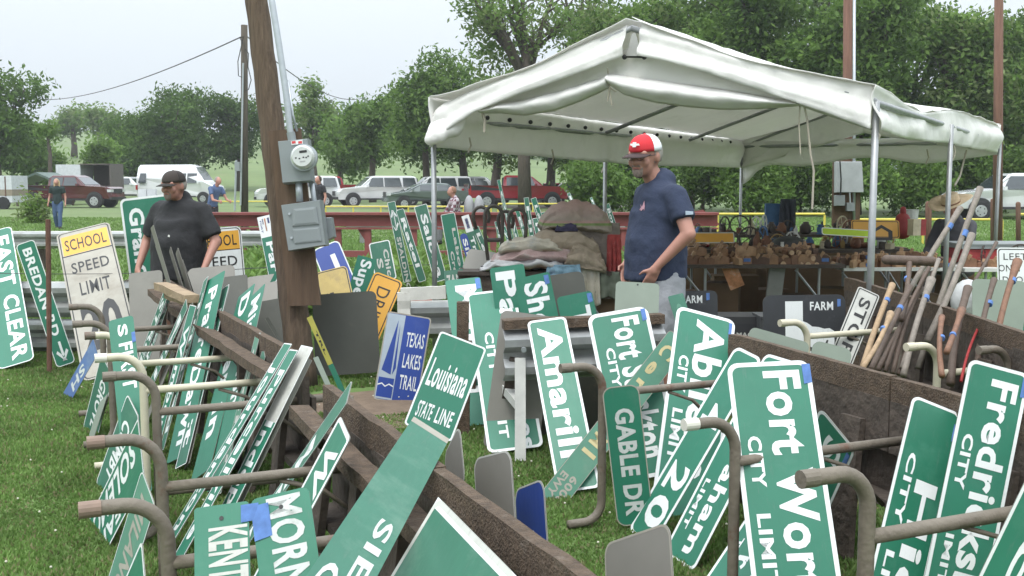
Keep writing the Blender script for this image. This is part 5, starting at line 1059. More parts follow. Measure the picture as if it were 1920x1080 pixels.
# man in the black cap
fp = atz(348, 686)
SH_BLK = fab('black', (.022, .022, .024))
o2, hc2, Rh2, V2 = person('heavy man in a black cap and black t-shirt holding grey sheets', (fp.x, fp.y, 0), (-.28, -.96), 1.70, shirt=SH_BLK, pants=fab('faded_grey', (.22, .22, .21)), girth=1.5, belly=.12, shorts=True,
    head_yaw=math.radians(-6), head_pitch=math.radians(4), hf=.05, hs=1.10, hem=.80, voxel=.014, sleeve=.85,
    arms={-1: ((-.36, .02, 1.14), (-.34, .20, .90), (0, .3, -1), (1, .5, 0), (.3, 1, 0), .7), 1: ((.36, .0, 1.14), (.35, .16, .90), (0, .3, -1), (-1, .5, 0), (-.3, 1, 0), .7)},
    hat=('cap', mat('cap_dark', (.045, .035, .03), rough=.9), mat('cap_dark2', (.035, .028, .025), rough=.9), mat('cap_dark3', (.03, .025, .022), rough=.9)), hair=mat('hair_grey', (.32, .29, .26)), beard=mat('beard_salt', (.22, .17, .14), rough=.95))
mb = MB(); c = V2(-.075, .36, 1.235); mb.add([c+V2(-.018, 0, -.02), c+V2(.018, 0, -.02), c+V2(.018, 0, .02), c+V2(-.018, 0, .02)], [(0, 1, 2, 3)]); q = mb.build('pocket_label', WHITE_OLD, o2, world=False)
sw = q.modifiers.new('w', 'SHRINKWRAP'); sw.target = [k for k in o2.children if k.name.startswith('shirt')][0]; sw.wrap_method = 'NEAREST_SURFACEPOINT'; sw.offset = .008; sw.wrap_mode = 'OUTSIDE_SURFACE'
# chest print of the red cap man
mb = MB(); c = V(-.09, .19, 1.37)
put_text(mb, 'Ax', (-.03, .03, -.02, .02), 0); mb.v = [tuple(c+V(v[0]*1.0, 0, v[1])) for v in mb.v]; q = mb.build('chest_print', mat('print_pale_red', (.40, .22, .26)), o, world=False)
sw = q.modifiers.new('w', 'SHRINKWRAP'); sw.target = [k for k in o.children if k.name.startswith('shirt')][0]; sw.wrap_method = 'NEAREST_SURFACEPOINT'; sw.offset = .006; sw.wrap_mode = 'OUTSIDE_SURFACE'
# others
JEAN = fab('jeans', (.06, .10, .19)); 
wp = atz(110, 430)
person('woman with blond hair in a dark green t-shirt and jeans on the gravel path', (wp.x, wp.y, 0), (.1, -1), 1.68, shirt=fab('dark_green', (.02, .035, .035)), pants=JEAN, hair=mat('hair_blond', (.50, .38, .22), rough=.9), longhair=True, voxel=.022, detail=False, sleeve=.6, girth=.95,
    legs={-1: ((-.10, .10, .50), (-.10, .14, .08)), 1: ((.10, 0, .48), (.09, -.14, .10))})
person('man in a blue shirt stooping over something beyond the red rail', (at(398, 400, 30).x, 30, 0), (.75, -.5), 1.72, shirt=fab('blue_shirt', (.08, .12, .22)), pants=fab('dark_trousers', (.05, .045, .05)), hair=mat('hair_grey2', (.25, .22, .2)), voxel=.022, detail=False, lean=.35,
    arms={-1: ((-.26, .28, 1.12), (-.20, .48, 1.08)), 1: ((.26, .28, 1.12), (.20, .48, 1.08))})
person('person with dark hair in black, half hidden by the meter boxes', (at(600, 400, 31).x, 31, 0), (-.7, -.7), 1.75, shirt=fab('black2', (.025, .025, .028)), pants=fab('dark_jeans', (.03, .035, .05)), hair=mat('hair_dark', (.05, .03, .02)), voxel=.022, detail=False)
SEATL = {-1: ((-.12, .42, .93), (-.12, .45, .5)), 1: ((.12, .42, .93), (.12, .45, .5))}
PLAID = mat('fabric_plaid', (.30, .27, .30), rough=.9); n_ = PLAID.node_tree; bsd = n_.nodes['Principled BSDF']
ck = n_.nodes.new('ShaderNodeTexChecker'); ck.inputs['Scale'].default_value = 14; ck.inputs[1].default_value = (.42, .38, .40, 1); ck.inputs[2].default_value = (.16, .07, .09, 1)
tcn = n_.nodes.new('ShaderNodeTexCoord'); n_.links.new(tcn.outputs['Object'], ck.inputs[0]); n_.links.new(ck.outputs[0], bsd.inputs['Base Color'])
cx = at(856, 400, 24).x
person('person in a checked shirt sitting in a grey chair beyond the red rail', (cx, 24, -.22), (-.95, -.3), 1.7, shirt=PLAID, pants=fab('grey_trousers', (.15, .15, .16)), hair=mat('hair_red', (.25, .13, .08)), voxel=.02, detail=False, sleeve=1.6, lean=.1, legs=SEATL,
    arms={-1: ((-.24, .16, 1.18), (-.16, .38, 1.06)), 1: ((.24, .16, 1.18), (.16, .38, 1.06))})
ch = thing('chair', 'grey high backed chair beyond the red rail', 'chair', (cx+.30, 24.05, 0))
for dx in (0, .22): mb = MB(); mb.ell((cx+.28+dx, 24.05, .94), (.12, .17, .33)); mb.build('backrest', fab('chair_grey', (.30, .30, .31)), ch, smooth=True)
mb = MB(); mb.box((cx+.10, 24.05, .62), (.46, .46, .10)); mb.build('seat', fab('chair_grey', (.3, .3, .31)), ch)
for ddx in (-.1, .3):
    for ddy in (-.2, .2): mb = MB(); mb.tube([(cx+ddx, 24.05+ddy, 0), (cx+ddx, 24.05+ddy, .6)], .02, 6); mb.build('leg', STEEL, ch)
sp_ = at(1772, 440, 12.9)
person('seated man in a wide straw hat and dark grey shirt behind the tables', (sp_.x+.06, 12.6, -.33), (-.75, -.55), 1.75, skin=SKIN2, shirt=fab('charcoal', (.075, .075, .085)), pants=fab('grey_trousers', (.15, .15, .16)), voxel=.015, detail=True, sleeve=1.75, lean=.25, girth=1.15, belly=.05, head_pitch=math.radians(22),
    legs=SEATL, arms={-1: ((-.28, .22, 1.12), (-.20, .48, 1.0)), 1: ((.28, .20, 1.12), (.18, .50, .98))}, hat=('straw', mat('straw', (.52, .40, .26), rough=.9, var=.15, scale=30, bump=.3, bscale=90), mat('hat_band', (.22, .13, .08))))
def ORD(i):
    return ('first second third fourth fifth sixth seventh eighth ninth tenth eleventh twelfth'.split()+['%dth' % k for k in range(13, 70)])[i].replace('21th', '21st').replace('22th', '22nd').replace('23th', '23rd').replace('31th', '31st').replace('32th', '32nd').replace('33th', '33rd').replace('41th', '41st').replace('42th', '42nd').replace('43th', '43rd')
# ============================================================ VEHICLES
GLS = mat('car_glass', (.035, .045, .05), rough=.12, spec=.9, coat=.5); TYRE = mat('tyre', (.025, .025, .026), rough=.9); RIM = mat('rim_silver', (.45, .46, .47), rough=.35, metal=.6)
LAMP = mat('lamp_clear', (.55, .57, .58), rough=.15); LAMPR = mat('lamp_red', (.35, .02, .02), rough=.3); TRIM = mat('black_trim', (.03, .03, .032), rough=.6)
def paint(n, c): return mat('car_paint_'+n, c, rough=.22, var=.03, scale=1, coat=.6)
SHAPES = {
 'suv': dict(L=5.2, W=2.0, belt=1.15, prof=[(-2.6, .45), (-2.6, 1.0), (-2.52, 1.15), (-2.35, 1.78), (-2.1, 1.86), (.2, 1.86), (.45, 1.80), (1.15, 1.2), (2.3, 1.08), (2.52, .98), (2.6, .75), (2.6, .42)], win=[(-2.35, -1.5), (-1.42, -.35), (-.27, .72)], top=1.74, a=(.45, 1.80, 1.15, 1.2), wh=(-1.6, 1.6), wr=.39),
 'wagon': dict(L=4.8, W=1.9, belt=1.0, prof=[(-2.4, .4), (-2.42, .9), (-2.3, 1.02), (-1.95, 1.55), (-1.7, 1.6), (.2, 1.58), (.5, 1.5), (1.25, 1.03), (2.2, .88), (2.38, .75), (2.4, .4)], win=[(-2.0, -1.2), (-1.12, -.2), (-.12, .75)], top=1.47, a=(.5, 1.5, 1.25, 1.03), wh=(-1.45, 1.45), wr=.34),
 'sedan': dict(L=4.8, W=1.85, belt=.95, prof=[(-2.4, .4), (-2.42, .85), (-2.3, .98), (-1.7, 1.02), (-1.1, 1.40), (-.7, 1.44), (.3, 1.42), (.6, 1.34), (1.4, .96), (2.2, .82), (2.4, .7), (2.4, .4)], win=[(-1.3, -.45), (-.37, .55)], top=1.33, a=(.6, 1.34, 1.4, .96), wh=(-1.4, 1.45), wr=.33),
 'van': dict(L=5.9, W=2.0, belt=1.35, prof=[(-2.95, .45), (-2.95, 2.5), (-2.8, 2.7), (1.0, 2.72), (1.4, 2.6), (2.15, 1.5), (2.8, 1.2), (2.95, .9), (2.95, .45)], win=[(-2.75, -2.2), (.1, .75), (.85, 1.55)], top=2.1, a=(1.4, 2.6, 2.15, 1.5), wh=(-1.9, 2.0), wr=.36),
 'pickup': dict(L=5.9, W=2.0, belt=1.22, prof=[(-2.95, .55), (-2.95, 1.28), (-.95, 1.28), (-.9, 1.75), (-.75, 1.88), (.55, 1.88), (.8, 1.8), (1.4, 1.28), (2.7, 1.2), (2.92, 1.1), (2.95, .5)], win=[(-.75, -.02), (.06, .95)], top=1.76, a=(.8, 1.8, 1.4, 1.28), wh=(-1.9, 1.95), wr=.42)}
def vehicle(shape, label, px, d, face, m, cat='car', name='parked_car', group='cars parked beyond the rails', z=None, trim=TRIM, sc=1.0):
    s = SHAPES[shape]; X = (px-960)/F*d; z0 = .05 if z is None else z
    o = thing(name, label, cat, (X, d, z0), math.atan2(face[1], face[0]), group)
    hw = s['W']/2
    def hwz(x, z_): 
        k = max(0, (z_-s['belt'])/(s['top']-s['belt'])); return hw-.03-.17*k*k-(.10 if abs(x) > s['L']/2-.12 else 0)-(.05 if z_ < .5 else 0)
    P = s['prof']; n = len(P)
    P2 = []
    for i in range(n):
        a, b = P[i], P[(i+1) % n]; P2.append(a)
        if i < n-1 and math.dist(a, b) > .8:
            for t in (.33, .66): P2.append((a[0]+(b[0]-a[0])*t, a[1]+(b[1]-a[1])*t))
    P = P2; n = len(P); vs = []; cen = (0, s['belt']*.8)
    for sgn in (-1, 1):
        for (q, ins) in ((.965, 0.0), (1.0, .06)):
            for x, z_ in P: vs.append((cen[0]+(x-cen[0])*q, sgn*(hwz(x, z_)-ins), cen[1]+(z_-cen[1])*q))
    fs = [tuple(range(n)), tuple(range(3*n-1, 2*n-1, -1))]
    for a, b in ((0, n), (n, 3*n), (3*n, 2*n)): fs += [(a+i, a+(i+1) % n, b+(i+1) % n, b+i) for i in range(n)]
    mb = MB(); mb.add(vs, fs); q = mb.build('body', m, o, world=False, fixn=True)
    if shape == 'pickup':
        mb = MB(); mb.box((-1.93, 0, 1.15), (1.9, 1.75, .30)); mb.build('bed', trim, o, world=False)
    for x0, x1 in s['win']:
        for sgn in (-1, 1):
            zt, zb = s['top'], s['belt']+.06; ax_, az_, bx_, bz_ = s['a']
            lim = lambda x, z_: min(x, ax_+(az_-z_)/(az_-bz_)*(bx_-ax_)-.12)
            ql = [(x0, zb), (lim(x1, zb), zb), (lim(x1, zt), zt), (x0+(.12 if x0 < -1 else 0), zt)]
            mb = MB(); f = [(x, sgn*(hwz(x, z_)+.006), z_) for x, z_ in ql]; b = [(x, sgn*(hwz(x, z_)-.02), z_) for x, z_ in ql]
            mb.add(f+b, [(0, 1, 2, 3), (4, 7, 6, 5)]+[(i, 4+i, 4+(i+1) % 4, (i+1) % 4) for i in range(4)]); mb.build('side_window', GLS, o, world=False, fixn=True)
    ax_, az_, bx_, bz_ = s['a']; nx, nz_ = (az_-bz_), (bx_-ax_); l = math.hypot(nx, nz_); nx /= l; nz_ /= l
    c = [(bx_-.05, -hw+.14, bz_+.05), (bx_-.05, hw-.14, bz_+.05), (ax_+.04, hw-.27, az_-.05), (ax_+.04, -hw+.27, az_-.05)]
    mb = MB(); mb.add([(x+nx*.012, y, z_+nz_*.012) for x, y, z_ in c], [(0, 1, 2, 3)]); mb.build('windscreen', GLS, o, world=False)
    xr = s['prof'][1][0] if shape != 'pickup' else -.97
    mb = MB(); mb.box((xr+.04 if shape != 'suv' else -2.44, 0, (s['top']+s['belt'])/2+.05), (.06, s['W']-.6, .42)); mb.build('rear_window', GLS, o, world=False)
    for wx in s['wh']:
        for sgn in (-1, 1):
            r = s['wr']; y = sgn*(hw-.10)
            mb = MB(); mb.tube([(wx, sgn*(hw-.28), r+.02), (wx, sgn*(hw-.004), r+.02)], r*1.17, 20); mb.build('wheel_arch', TRIM, o, world=False)
            mb = MB(); mb.tube([(wx, y-sgn*.12, r-z0), (wx, y+sgn*.115, r-z0), (wx, y+sgn*.125, r-z0)], [r, r, r*.9], 20); t = mb.build('tyre', TYRE, o, world=False)
            mb = MB(); mb.tube([(wx, y+sgn*.11, r-z0), (wx, y+sgn*.135, r-z0)], [r*.66, r*.6], 12)
            mb.build('rim', RIM, t, world=False)
            for k in range(5):
                a = k*1.2566; mb = MB(); mb.box((wx+math.cos(a)*r*.38, y+sgn*.137, r-z0+math.sin(a)*r*.38), (r*.12, .006, r*.12)); mb.build('rim_gap', TRIM, t, world=False)
    H_ = s['L']/2; zf = .82 if shape not in ('pickup', 'van') else .98
    for sgn in (-1, 1):
        mb = MB(); mb.box((H_-.10, sgn*(hw-.26), zf), (.22, .36, .16)); mb.build('headlight', LAMP, o, world=False)
        mb = MB(); mb.box((-H_+.05, sgn*(hw-.14), zf+.12), (.14, .12, .34)); mb.build('tail_light', LAMPR, o, world=False)
        mb = MB(); mb.box((bx_-.42, sgn*(hw+.10), s['belt']+.10), (.12, .2, .15)); mb.build('mirror', m, o, world=False)
        mb = MB(); mb.box((0, sgn*(hw-.035), .46), (s['L']*.5, .03, .10)); mb.build('sill', trim, o, world=False)
        for x in (-.35, .72):
            mb = MB(); mb.box((x, sgn*(hw-.02), s['belt']-.12), (.16, .03, .03)); mb.build('door_handle', m, o, world=False)
    mb = MB(); mb.box((H_-.01, 0, zf-.02), (.05, s['W']-1.0, .26)); mb.build('grille', trim, o, world=False)
    mb = MB(); mb.box((H_-.03, 0, .52), (.14, s['W']-.2, .16)); mb.build('bumper', trim if shape != 'sedan' else m, o, world=False)
    return o
PW = paint('white', (.68, .69, .70)); PBU = paint('burgundy', (.085, .018, .018)); PRD = paint('red', (.30, .02, .03)); PGR = paint('grey_green', (.14, .17, .165)); PDK = paint('dark', (.03, .035, .04))
vehicle('pickup', 'burgundy pickup truck behind the woman on the path', 137, 64, (1, -.12), PBU, 'pickup truck', 'pickup_truck')
vehicle('van', 'tall white cargo van behind the black cap man', 342, 77, (1, -.10), PW, 'van', 'white_van')
vehicle('pickup', 'small white pickup between the burgundy truck and the van', 238, 84, (1, -.1), PW, 'pickup truck', 'pickup_truck')
vehicle('suv', 'white car nose showing left of the leaning pole', 560, 66, (-1, -.25), PW)
vehicle('pickup', 'red pickup right behind the leaning pole', 612, 76, (-.8, -.6), PRD, 'pickup truck', 'pickup_truck')
vehicle('suv', 'large white SUV with dark windows, first of the white row', 706, 66, (-1, -.35), PW)
vehicle('suv', 'white SUV behind the grey sedan by the tent post', 812, 70, (-1, -.3), PW)
vehicle('sedan', 'grey green sedan in front of the white row', 800, 61, (-1, -.3), PGR)
vehicle('suv', 'white SUV seen behind the red pickup bed', 900, 74, (1, -.05), PW)
vehicle('pickup', 'red pickup truck parked beside the tree trunks', 972, 64, (1, .05), PRD, 'pickup truck', 'pickup_truck')
vehicle('sedan', 'small red car mostly behind the tree trunks', 1048, 72, (1, .1), PRD)
vehicle('sedan', 'dark car behind the blanket heap', 1085, 70, (1, .05), PDK)
vehicle('suv', 'big white SUV at the right edge behind the straw hat man', 1892, 44, (-1, .02), PW)
tr_ = thing('cargo_trailer', 'white trailer with an open dark cargo box behind the burgundy truck', 'trailer', (at(157, 390, 72).x, 72, 0))
BX = mat('trailer_white', (.55, .57, .6), rough=.5); DKI = mat('dark_inside', (.02, .018, .016), rough=1)
xa, xb, xc = at(105, 300, 72).x, at(151, 300, 72).x, at(208, 300, 72).x
mb = MB(); mb.box(((xa+xb)/2, 73, 1.75), (xb-xa, 2.2, 1.9)); mb.build('front_box', BX, tr_)
for p_, s_ in ((((xb+xc)/2, 73, 2.72), (xc-xb, 2.4, .08)), (((xb+xc)/2, 74.2, 1.7), (xc-xb, .06, 2.0)), (((xb+xc)/2, 73, .75), (xc-xb, 2.4, .10)), ((xc-.03, 73, 1.7), (.08, 2.4, 2.0))): mb = MB(); mb.box(p_, s_); mb.build('box_panel', mat('trailer_brown', (.10, .085, .075), rough=.7), tr_)
for x in (xa+.8, xb+.6): mb = MB(); mb.tube([(x, 71.9, .38), (x, 72.1, .38)], .38, 14); mb.build('wheel', TYRE, tr_)
tl_ = thing('livestock_trailer', 'pale trailer end at the left edge', 'trailer', (at(0, 390, 60).x, 60, 0))
x0 = at(-60, 330, 60).x; x1 = at(21, 330, 60).x
mb = MB(); mb.box(((x0+x1)/2, 61, 1.15), (x1-x0, 2, 1.5)); mb.build('body', BX, tl_); mb = MB(); mb.box(((x0+x1)/2, 61, .95), (x1-x0+.02, 2.02, .35)); mb.build('lower_panel', mat('trailer_tan', (.26, .22, .17), rough=.7), tl_)
mb = MB(); mb.tube([(x1-.5, 59.9, .36), (x1-.5, 60.1, .36)], .36, 12); mb.build('wheel', TYRE, tl_)
mb = MB(); mb.box((x1-.35, 59.98, 1.3), (.05, .04, 1.1)); mb.build('door_edge', RUST, tl_)
sh_ = thing('shelter', 'small open shelter with a low green pitched roof behind the truck', 'shelter', (at(62, 390, 68).x, 68, 0))
xa, xm, xb = at(22, 0, 68).x, at(66, 0, 68).x, at(104, 0, 68).x; GRF = mat('green_roof_metal', (.10, .14, .12), rough=.5, metal=.3)
for a, b, za, zb in ((xa, xm, 1.55, 2.15), (xm, xb, 2.15, 1.6)): mb = MB(); mb.add([(a, 67, za), (b, 67, zb), (b, 70, zb), (a, 70, za), (a, 67, za-.14), (b, 67, zb-.14), (b, 70, zb-.14), (a, 70, za-.14)], [(0, 1, 2, 3), (7, 6, 5, 4), (0, 4, 5, 1), (1, 5, 6, 2), (2, 6, 7, 3), (3, 7, 4, 0)]); mb.build('roof', GRF, sh_)
for x in (xa+.2, xb-.2):
    for y in (67.1, 69.9): mb = MB(); mb.box((x, y, .8), (.12, .12, 1.6)); mb.build('post', WOODD, sh_)
me = leaf_mesh([(0, 0, .5, .5, .4, .55)], 900, .09, 5, [LEAFM[2], LEAFM[3]]); o = bpy.data.objects.new('shrub', me); COL.objects.link(o); o.location = at(66, 396, 40); o.location.z = 0; ROOT[o.name] = Matrix.Identity(4); tag(o, 'pale flowering shrub in front of the burgundy truck', 'shrub')
for lb, px, w_ in (('left white panel stacked beside the black cap man', 268, .55), ('right white panel stacked beside the black cap man', 285, .40)):
    mb = MB(); c = at(px, 360, 28); mb.box((c.x, 28, .75), (.22, .12, 1.25)); mb.build('display_board', BX, label=lb, cat='panel')
# ============================================================ SAWHORSE MADE OF GUARDRAIL
LEGW = mat('leg_white_paint', (.50, .50, .47), rough=.7, var=.15, scale=8, col2=(.28, .27, .25), c2=.6)
sh = thing('sawhorse', 'galvanised guardrail sawhorse with a plank top that the Amarillo sign leans on', 'sawhorse', (.65, 6.15, 0))
a, b = at(943, 608, 6.15), at(1242, 596, 6.3)
mb = MB(); mb.beam(a, b, .10, .055, seg=12, wob=.003, rr=rnd); mb.build('top_plank', WOOD, sh)
wbeam(sh, a-Vector((0, 0, .185)), b-Vector((0, 0, .185)), h=.30, m=mat('guardrail_bright', (.36, .37, .37), rough=.5, metal=.5, var=.2, scale=7, col2=(.24, .24, .23), c2=.5))
for x in (a.x+.12, b.x-.12, a.x+.62):
    mb = MB(); mb.tube([(x, 6.05, .62), (x, 6.035, .62)], .016, 8); mb.build('bolt', GALV, sh)
for x, y, ft in ((a.x+.10, 6.1, -.18), (b.x-.16, 6.25, -.2)):
    mb = MB(); mb.beam((x, y, .56), (x, y+ft, 0), .062, .062, up=Vector((0, 1, 0))); mb.build('front_leg', LEGW, sh)
    mb = MB(); mb.beam((x-.02, y+.05, .56), (x-.12, y+.34, 0), .08, .07, up=Vector((0, 1, 0))); mb.build('rear_leg', WOODD, sh)
    mb = MB(); mb.beam((x, y-.06, .30), (x-.10, y+.24, .36), .06, .05); mb.build('leg_tie', LEGW, sh)
mb = MB(); mb.beam((a.x+.12, 6.5, .25), (b.x-.15, 6.6, .25), .02, .5); mb.build('rear_sheet', ALU_D, sh)
s2 = thing('sawhorse', 'white painted frame over a silver guardrail left of the centre signs', 'sawhorse', at(795, 620, 8.2))
WP = mat('peeling_white_paint', (.58, .57, .52), rough=.8, var=.12, scale=10, col2=(.22, .18, .13), c2=.60)
for a, b, w_ in (((752, 552), (836, 548), .10), ((757, 548), (760, 640), .10)): mb = MB(); mb.beam(at(*a, 8.2), at(*b, 8.2), .05, w_, up=Vector((0, 0, 1)) if a[0] == 752 else Vector((1, 0, 0)), seg=6, wob=.004, rr=rnd); mb.build('painted_board', WP, s2)
wbeam(s2, at(768, 600, 8.3), at(850, 598, 8.3), h=.30)
for x in (770, 845): p_ = at(x, 600, 8.4); mb = MB(); mb.box((p_.x, 8.4, .25), (.08, .08, .5)); mb.build('leg', WOODD, s2)
# post stubs in the middle of the signs
for lb, x, y0, y1, d in (('short rusty brown post between the Ma and Nacogdoches signs', 868, 566, 860, 6.6), ('thin grey wooden leg under the Louisiana sign', 882, 640, 808, 7.0)):
    a = at(x, y0, d); b = Vector((a.x, d, 0)); mb = MB(); mb.beam(a, b, .075, .075, up=Vector((0, 1, 0)), seg=6, wob=.004, rr=rnd); mb.build('post', WOOD, label=lb, cat='post')
# ============================================================ CART HANDLES
for px0, px1, pt, pb, d, lb in ((888, 915, 388, 470, 9.9, 'left'), (908, 940, 388, 486, 9.75, 'front'), (957, 984, 392, 480, 9.9, 'right')):
    pass
ct = thing('hand_cart', 'old dark hand cart frame with tall looped handles left of the blankets', 'hand cart', at(935, 500, 9.9))
def loop(x0, x1, yt, yb, d):
    c = (x0+x1)/2; r_ = (x1-x0)/2; P = [at(x0+6, yb, d), at(x0, (yt+yb)/2, d)]
    for k in range(9): a = math.pi-math.pi*k/8; P.append(at(c+r_*math.cos(a), yt+r_*1.05-r_*1.05*math.sin(a), d))
    P += [at(x1, (yt+yb)/2, d), at(x1-2, yb-12, d)]; mb = MB(); mb.tube(P, .017, 8); mb.build('handle_loop', mat('cart_steel', (.07, .06, .05), rough=.6), ct, smooth=True)
loop(887, 917, 388, 430, 10.1); loop(909, 942, 386, 488, 9.9); loop(934, 962, 396, 440, 10.1); loop(954, 986, 392, 475, 9.9)
mb = MB(); mb.tube([at(912, 450, 9.95), at(945, 450, 9.95)], .02, 8); mb.build('cross_bar', MATS['cart_steel'], ct)
# ============================================================ TABLES AND GOODS
TD = mat('table_dark', (.07, .055, .045), rough=.8, var=.3, scale=5, bump=.3); TW = mat('table_white', (.60, .60, .57), rough=.5)
def table(label, x0, x1, y0, y1, z=.74, m=TD, th=.035, legs=True, cross=True):
    o = thing('folding_table', label, 'table', ((x0+x1)/2, (y0+y1)/2, 0)); mb = MB(); mb.box(((x0+x1)/2, (y0+y1)/2, z-th/2), (x1-x0, y1-y0, th)); mb.build('tabletop', m, o)
    if legs:
        for x in (x0+.25, x1-.25):
            for y in (y0+.08, y1-.08):
                mb = MB(); mb.tube([(x, y, 0), (x, y, z-th)], .014, 8); mb.build('leg', STEEL, o)
            if cross:
                mb = MB(); mb.tube([(x-.25, y0+.05, z-th-.02), (x+.22, y0+.10, .12)], .013, 6); mb.build('leg_brace', STEEL, o)
    return o
tz = .74
t1 = table('long dark table of wooden moulding planes', 1.72, 3.38, 10.75, 11.75); t2 = table('white folding table with firewood rolls on it', 3.40, 4.55, 10.9, 11.8, m=TW, z=.70)
t2b = table('dark board table behind with iron parts', 2.1, 4.6, 12.2, 13.0, z=.80); t3 = table('far table with metal pieces behind the planes', 2.3, 5.2, 14.0, 14.9, z=.88)
t4 = table('white table in front of the straw hat man', 4.6, 6.1, 10.8, 11.6, m=TW, z=.70); t5 = table('white table at the right edge with grey goods', 6.3, 7.9, 12.8, 13.6, m=TW, z=.80)
tb = table('dark wooden table carrying the folded blankets', -.50, 1.02, 9.75, 10.7, z=.755)
mb = MB(); mb.box((.26, 9.80, .62), (1.50, .04, .24)); mb.build('apron', WOODD, tb)
PLW = [mat('plane_wood_'+n, c, rough=.6, var=.25, scale=14, bump=.15) for n, c in (('a', (.26, .145, .075)), ('b', (.17, .085, .045)), ('c', (.36, .22, .12)), ('d', (.10, .055, .035)))]
rr = random.Random(21); PG_ = 'wooden moulding planes laid out on the dark table'
adj = ['pale', 'dark', 'reddish', 'worn', 'short', 'long', 'stubby', 'stained']
def wood_plane(x, y, z, rz, L_, W_, H_, m, label, tape):
    o = thing('wood_plane', label, 'wooden plane', (x, y, z), rz, PG_); mb = MB()
    P = [(-L_/2, 0), (L_/2, 0), (L_/2, H_*.8), (L_*.3, H_), (L_*.05, H_), (-.02*L_, H_*.6), (-L_*.12, H_), (-L_*.4, H_), (-L_/2, H_*.7)]
    n = len(P); vs = [(a, -W_/2, b) for a, b in P]+[(a, W_/2, b) for a, b in P]; mb.add(vs, [tuple(range(n)), tuple(range(2*n-1, n-1, -1))]+[(i, n+i, n+(i+1) % n, (i+1) % n) for i in range(n)]); mb.build('stock', m, o, world=False, fixn=True)
    mb = MB(); mb.box((-.02*L_, 0, H_*1.0), (.03, W_*.5, H_*.9), Matrix.Rotation(.5, 3, 'Y')); mb.build('wedge', PLW[2], o, world=False)
    if tape: mb = MB(); mb.box((L_*.2, -W_/2-.003, H_*.5), (.07, .004, .035)); mb.build('price_tape', TAPE, o, world=False)
k = 0
for row_, (yy, n, zz) in enumerate(((10.84, 11, tz), (11.02, 10, tz), (11.22, 10, tz), (11.45, 9, tz), (10.95, 6, tz+.075), (11.2, 6, tz+.085), (11.45, 5, tz+.09))):
    for i in range(n):
        x = 1.80+1.42*(i+.5)/n+rr.uniform(-.03, .03)
        wood_plane(x, yy+rr.uniform(-.02, .02), zz, rr.uniform(-.5, .5)+(math.pi/2 if rr.random() < .3 else 0), rr.uniform(.15, .24), rr.uniform(.04, .07), rr.uniform(.06, .10), PLW[(mi_ := rr.randrange(4))],
                   '%s wooden moulding plane, %s from the left in the %s' % (('brown', 'dark brown', 'pale', 'blackish')[mi_], ORD(i), ('front row', 'second row', 'third row', 'back row', 'front upper layer', 'middle upper layer', 'rear upper layer')[row_]), rr.random() < .16)
# firewood like wooden rollers, ends to the camera
LOGB = mat('log_side', (.19, .115, .07), rough=.85, var=.25, scale=10); LOGE = mat('log_end', (.46, .32, .2), rough=.8, var=.15, scale=30)
LGG = 'round wooden rollers heaped on the white table'
for row_, (n, z_) in enumerate(((7, .036), (6, .098), (3, .155))):
    for i in range(n):
        r_ = rr.uniform(.026, .038); x = 2.76+.085*i+.04*row_+rr.uniform(-.015, .015); y = 10.95+rr.uniform(-.05, .06); L_ = .5; a = rr.uniform(-.15, .15)
        o = thing('wooden_roller', 'round wooden roller, %s from the left in the %s layer of the heap' % (ORD(i), ('bottom', 'middle', 'top')[row_]), 'wooden roller', (x, y, .70+z_-.036), 0, LGG)
        mb = MB(); mb.tube([(x, y-.1, .70+z_), (x+a, y+L_-.1, .70+z_+.0)], r_, 10); mb.build('roller', LOGB, o); mb = MB(); mb.tube([(x, y-.101, .70+z_), (x, y-.108, .70+z_)], [r_*.92, r_*.85], 10); mb.build('end_face', LOGE, o)
for row_, (yy, n, zz, x0_, x1_) in enumerate(((10.98, 9, .70, 3.45, 4.5), (11.2, 9, .70, 3.45, 4.5), (11.1, 6, .775, 3.5, 4.4), (11.0, 7, .70, 4.65, 5.6), (11.45, 8, .70, 3.45, 4.5))):
    for i in range(n):
        wood_plane(x0_+(x1_-x0_)*(i+.5)/n+rr.uniform(-.03, .03), yy+rr.uniform(-.03, .03), zz, rr.uniform(-1.2, 1.2), rr.uniform(.12, .26), rr.uniform(.04, .07), rr.uniform(.04, .10), PLW[(mi_ := rr.randrange(4))],
                   '%s tool block, %s from the left in the %s of the white table' % (('brown', 'dark brown', 'pale', 'blackish')[mi_], ORD(i), ('front row', 'second row', 'upper layer', 'right part', 'back row')[row_]), rr.random() < .1)
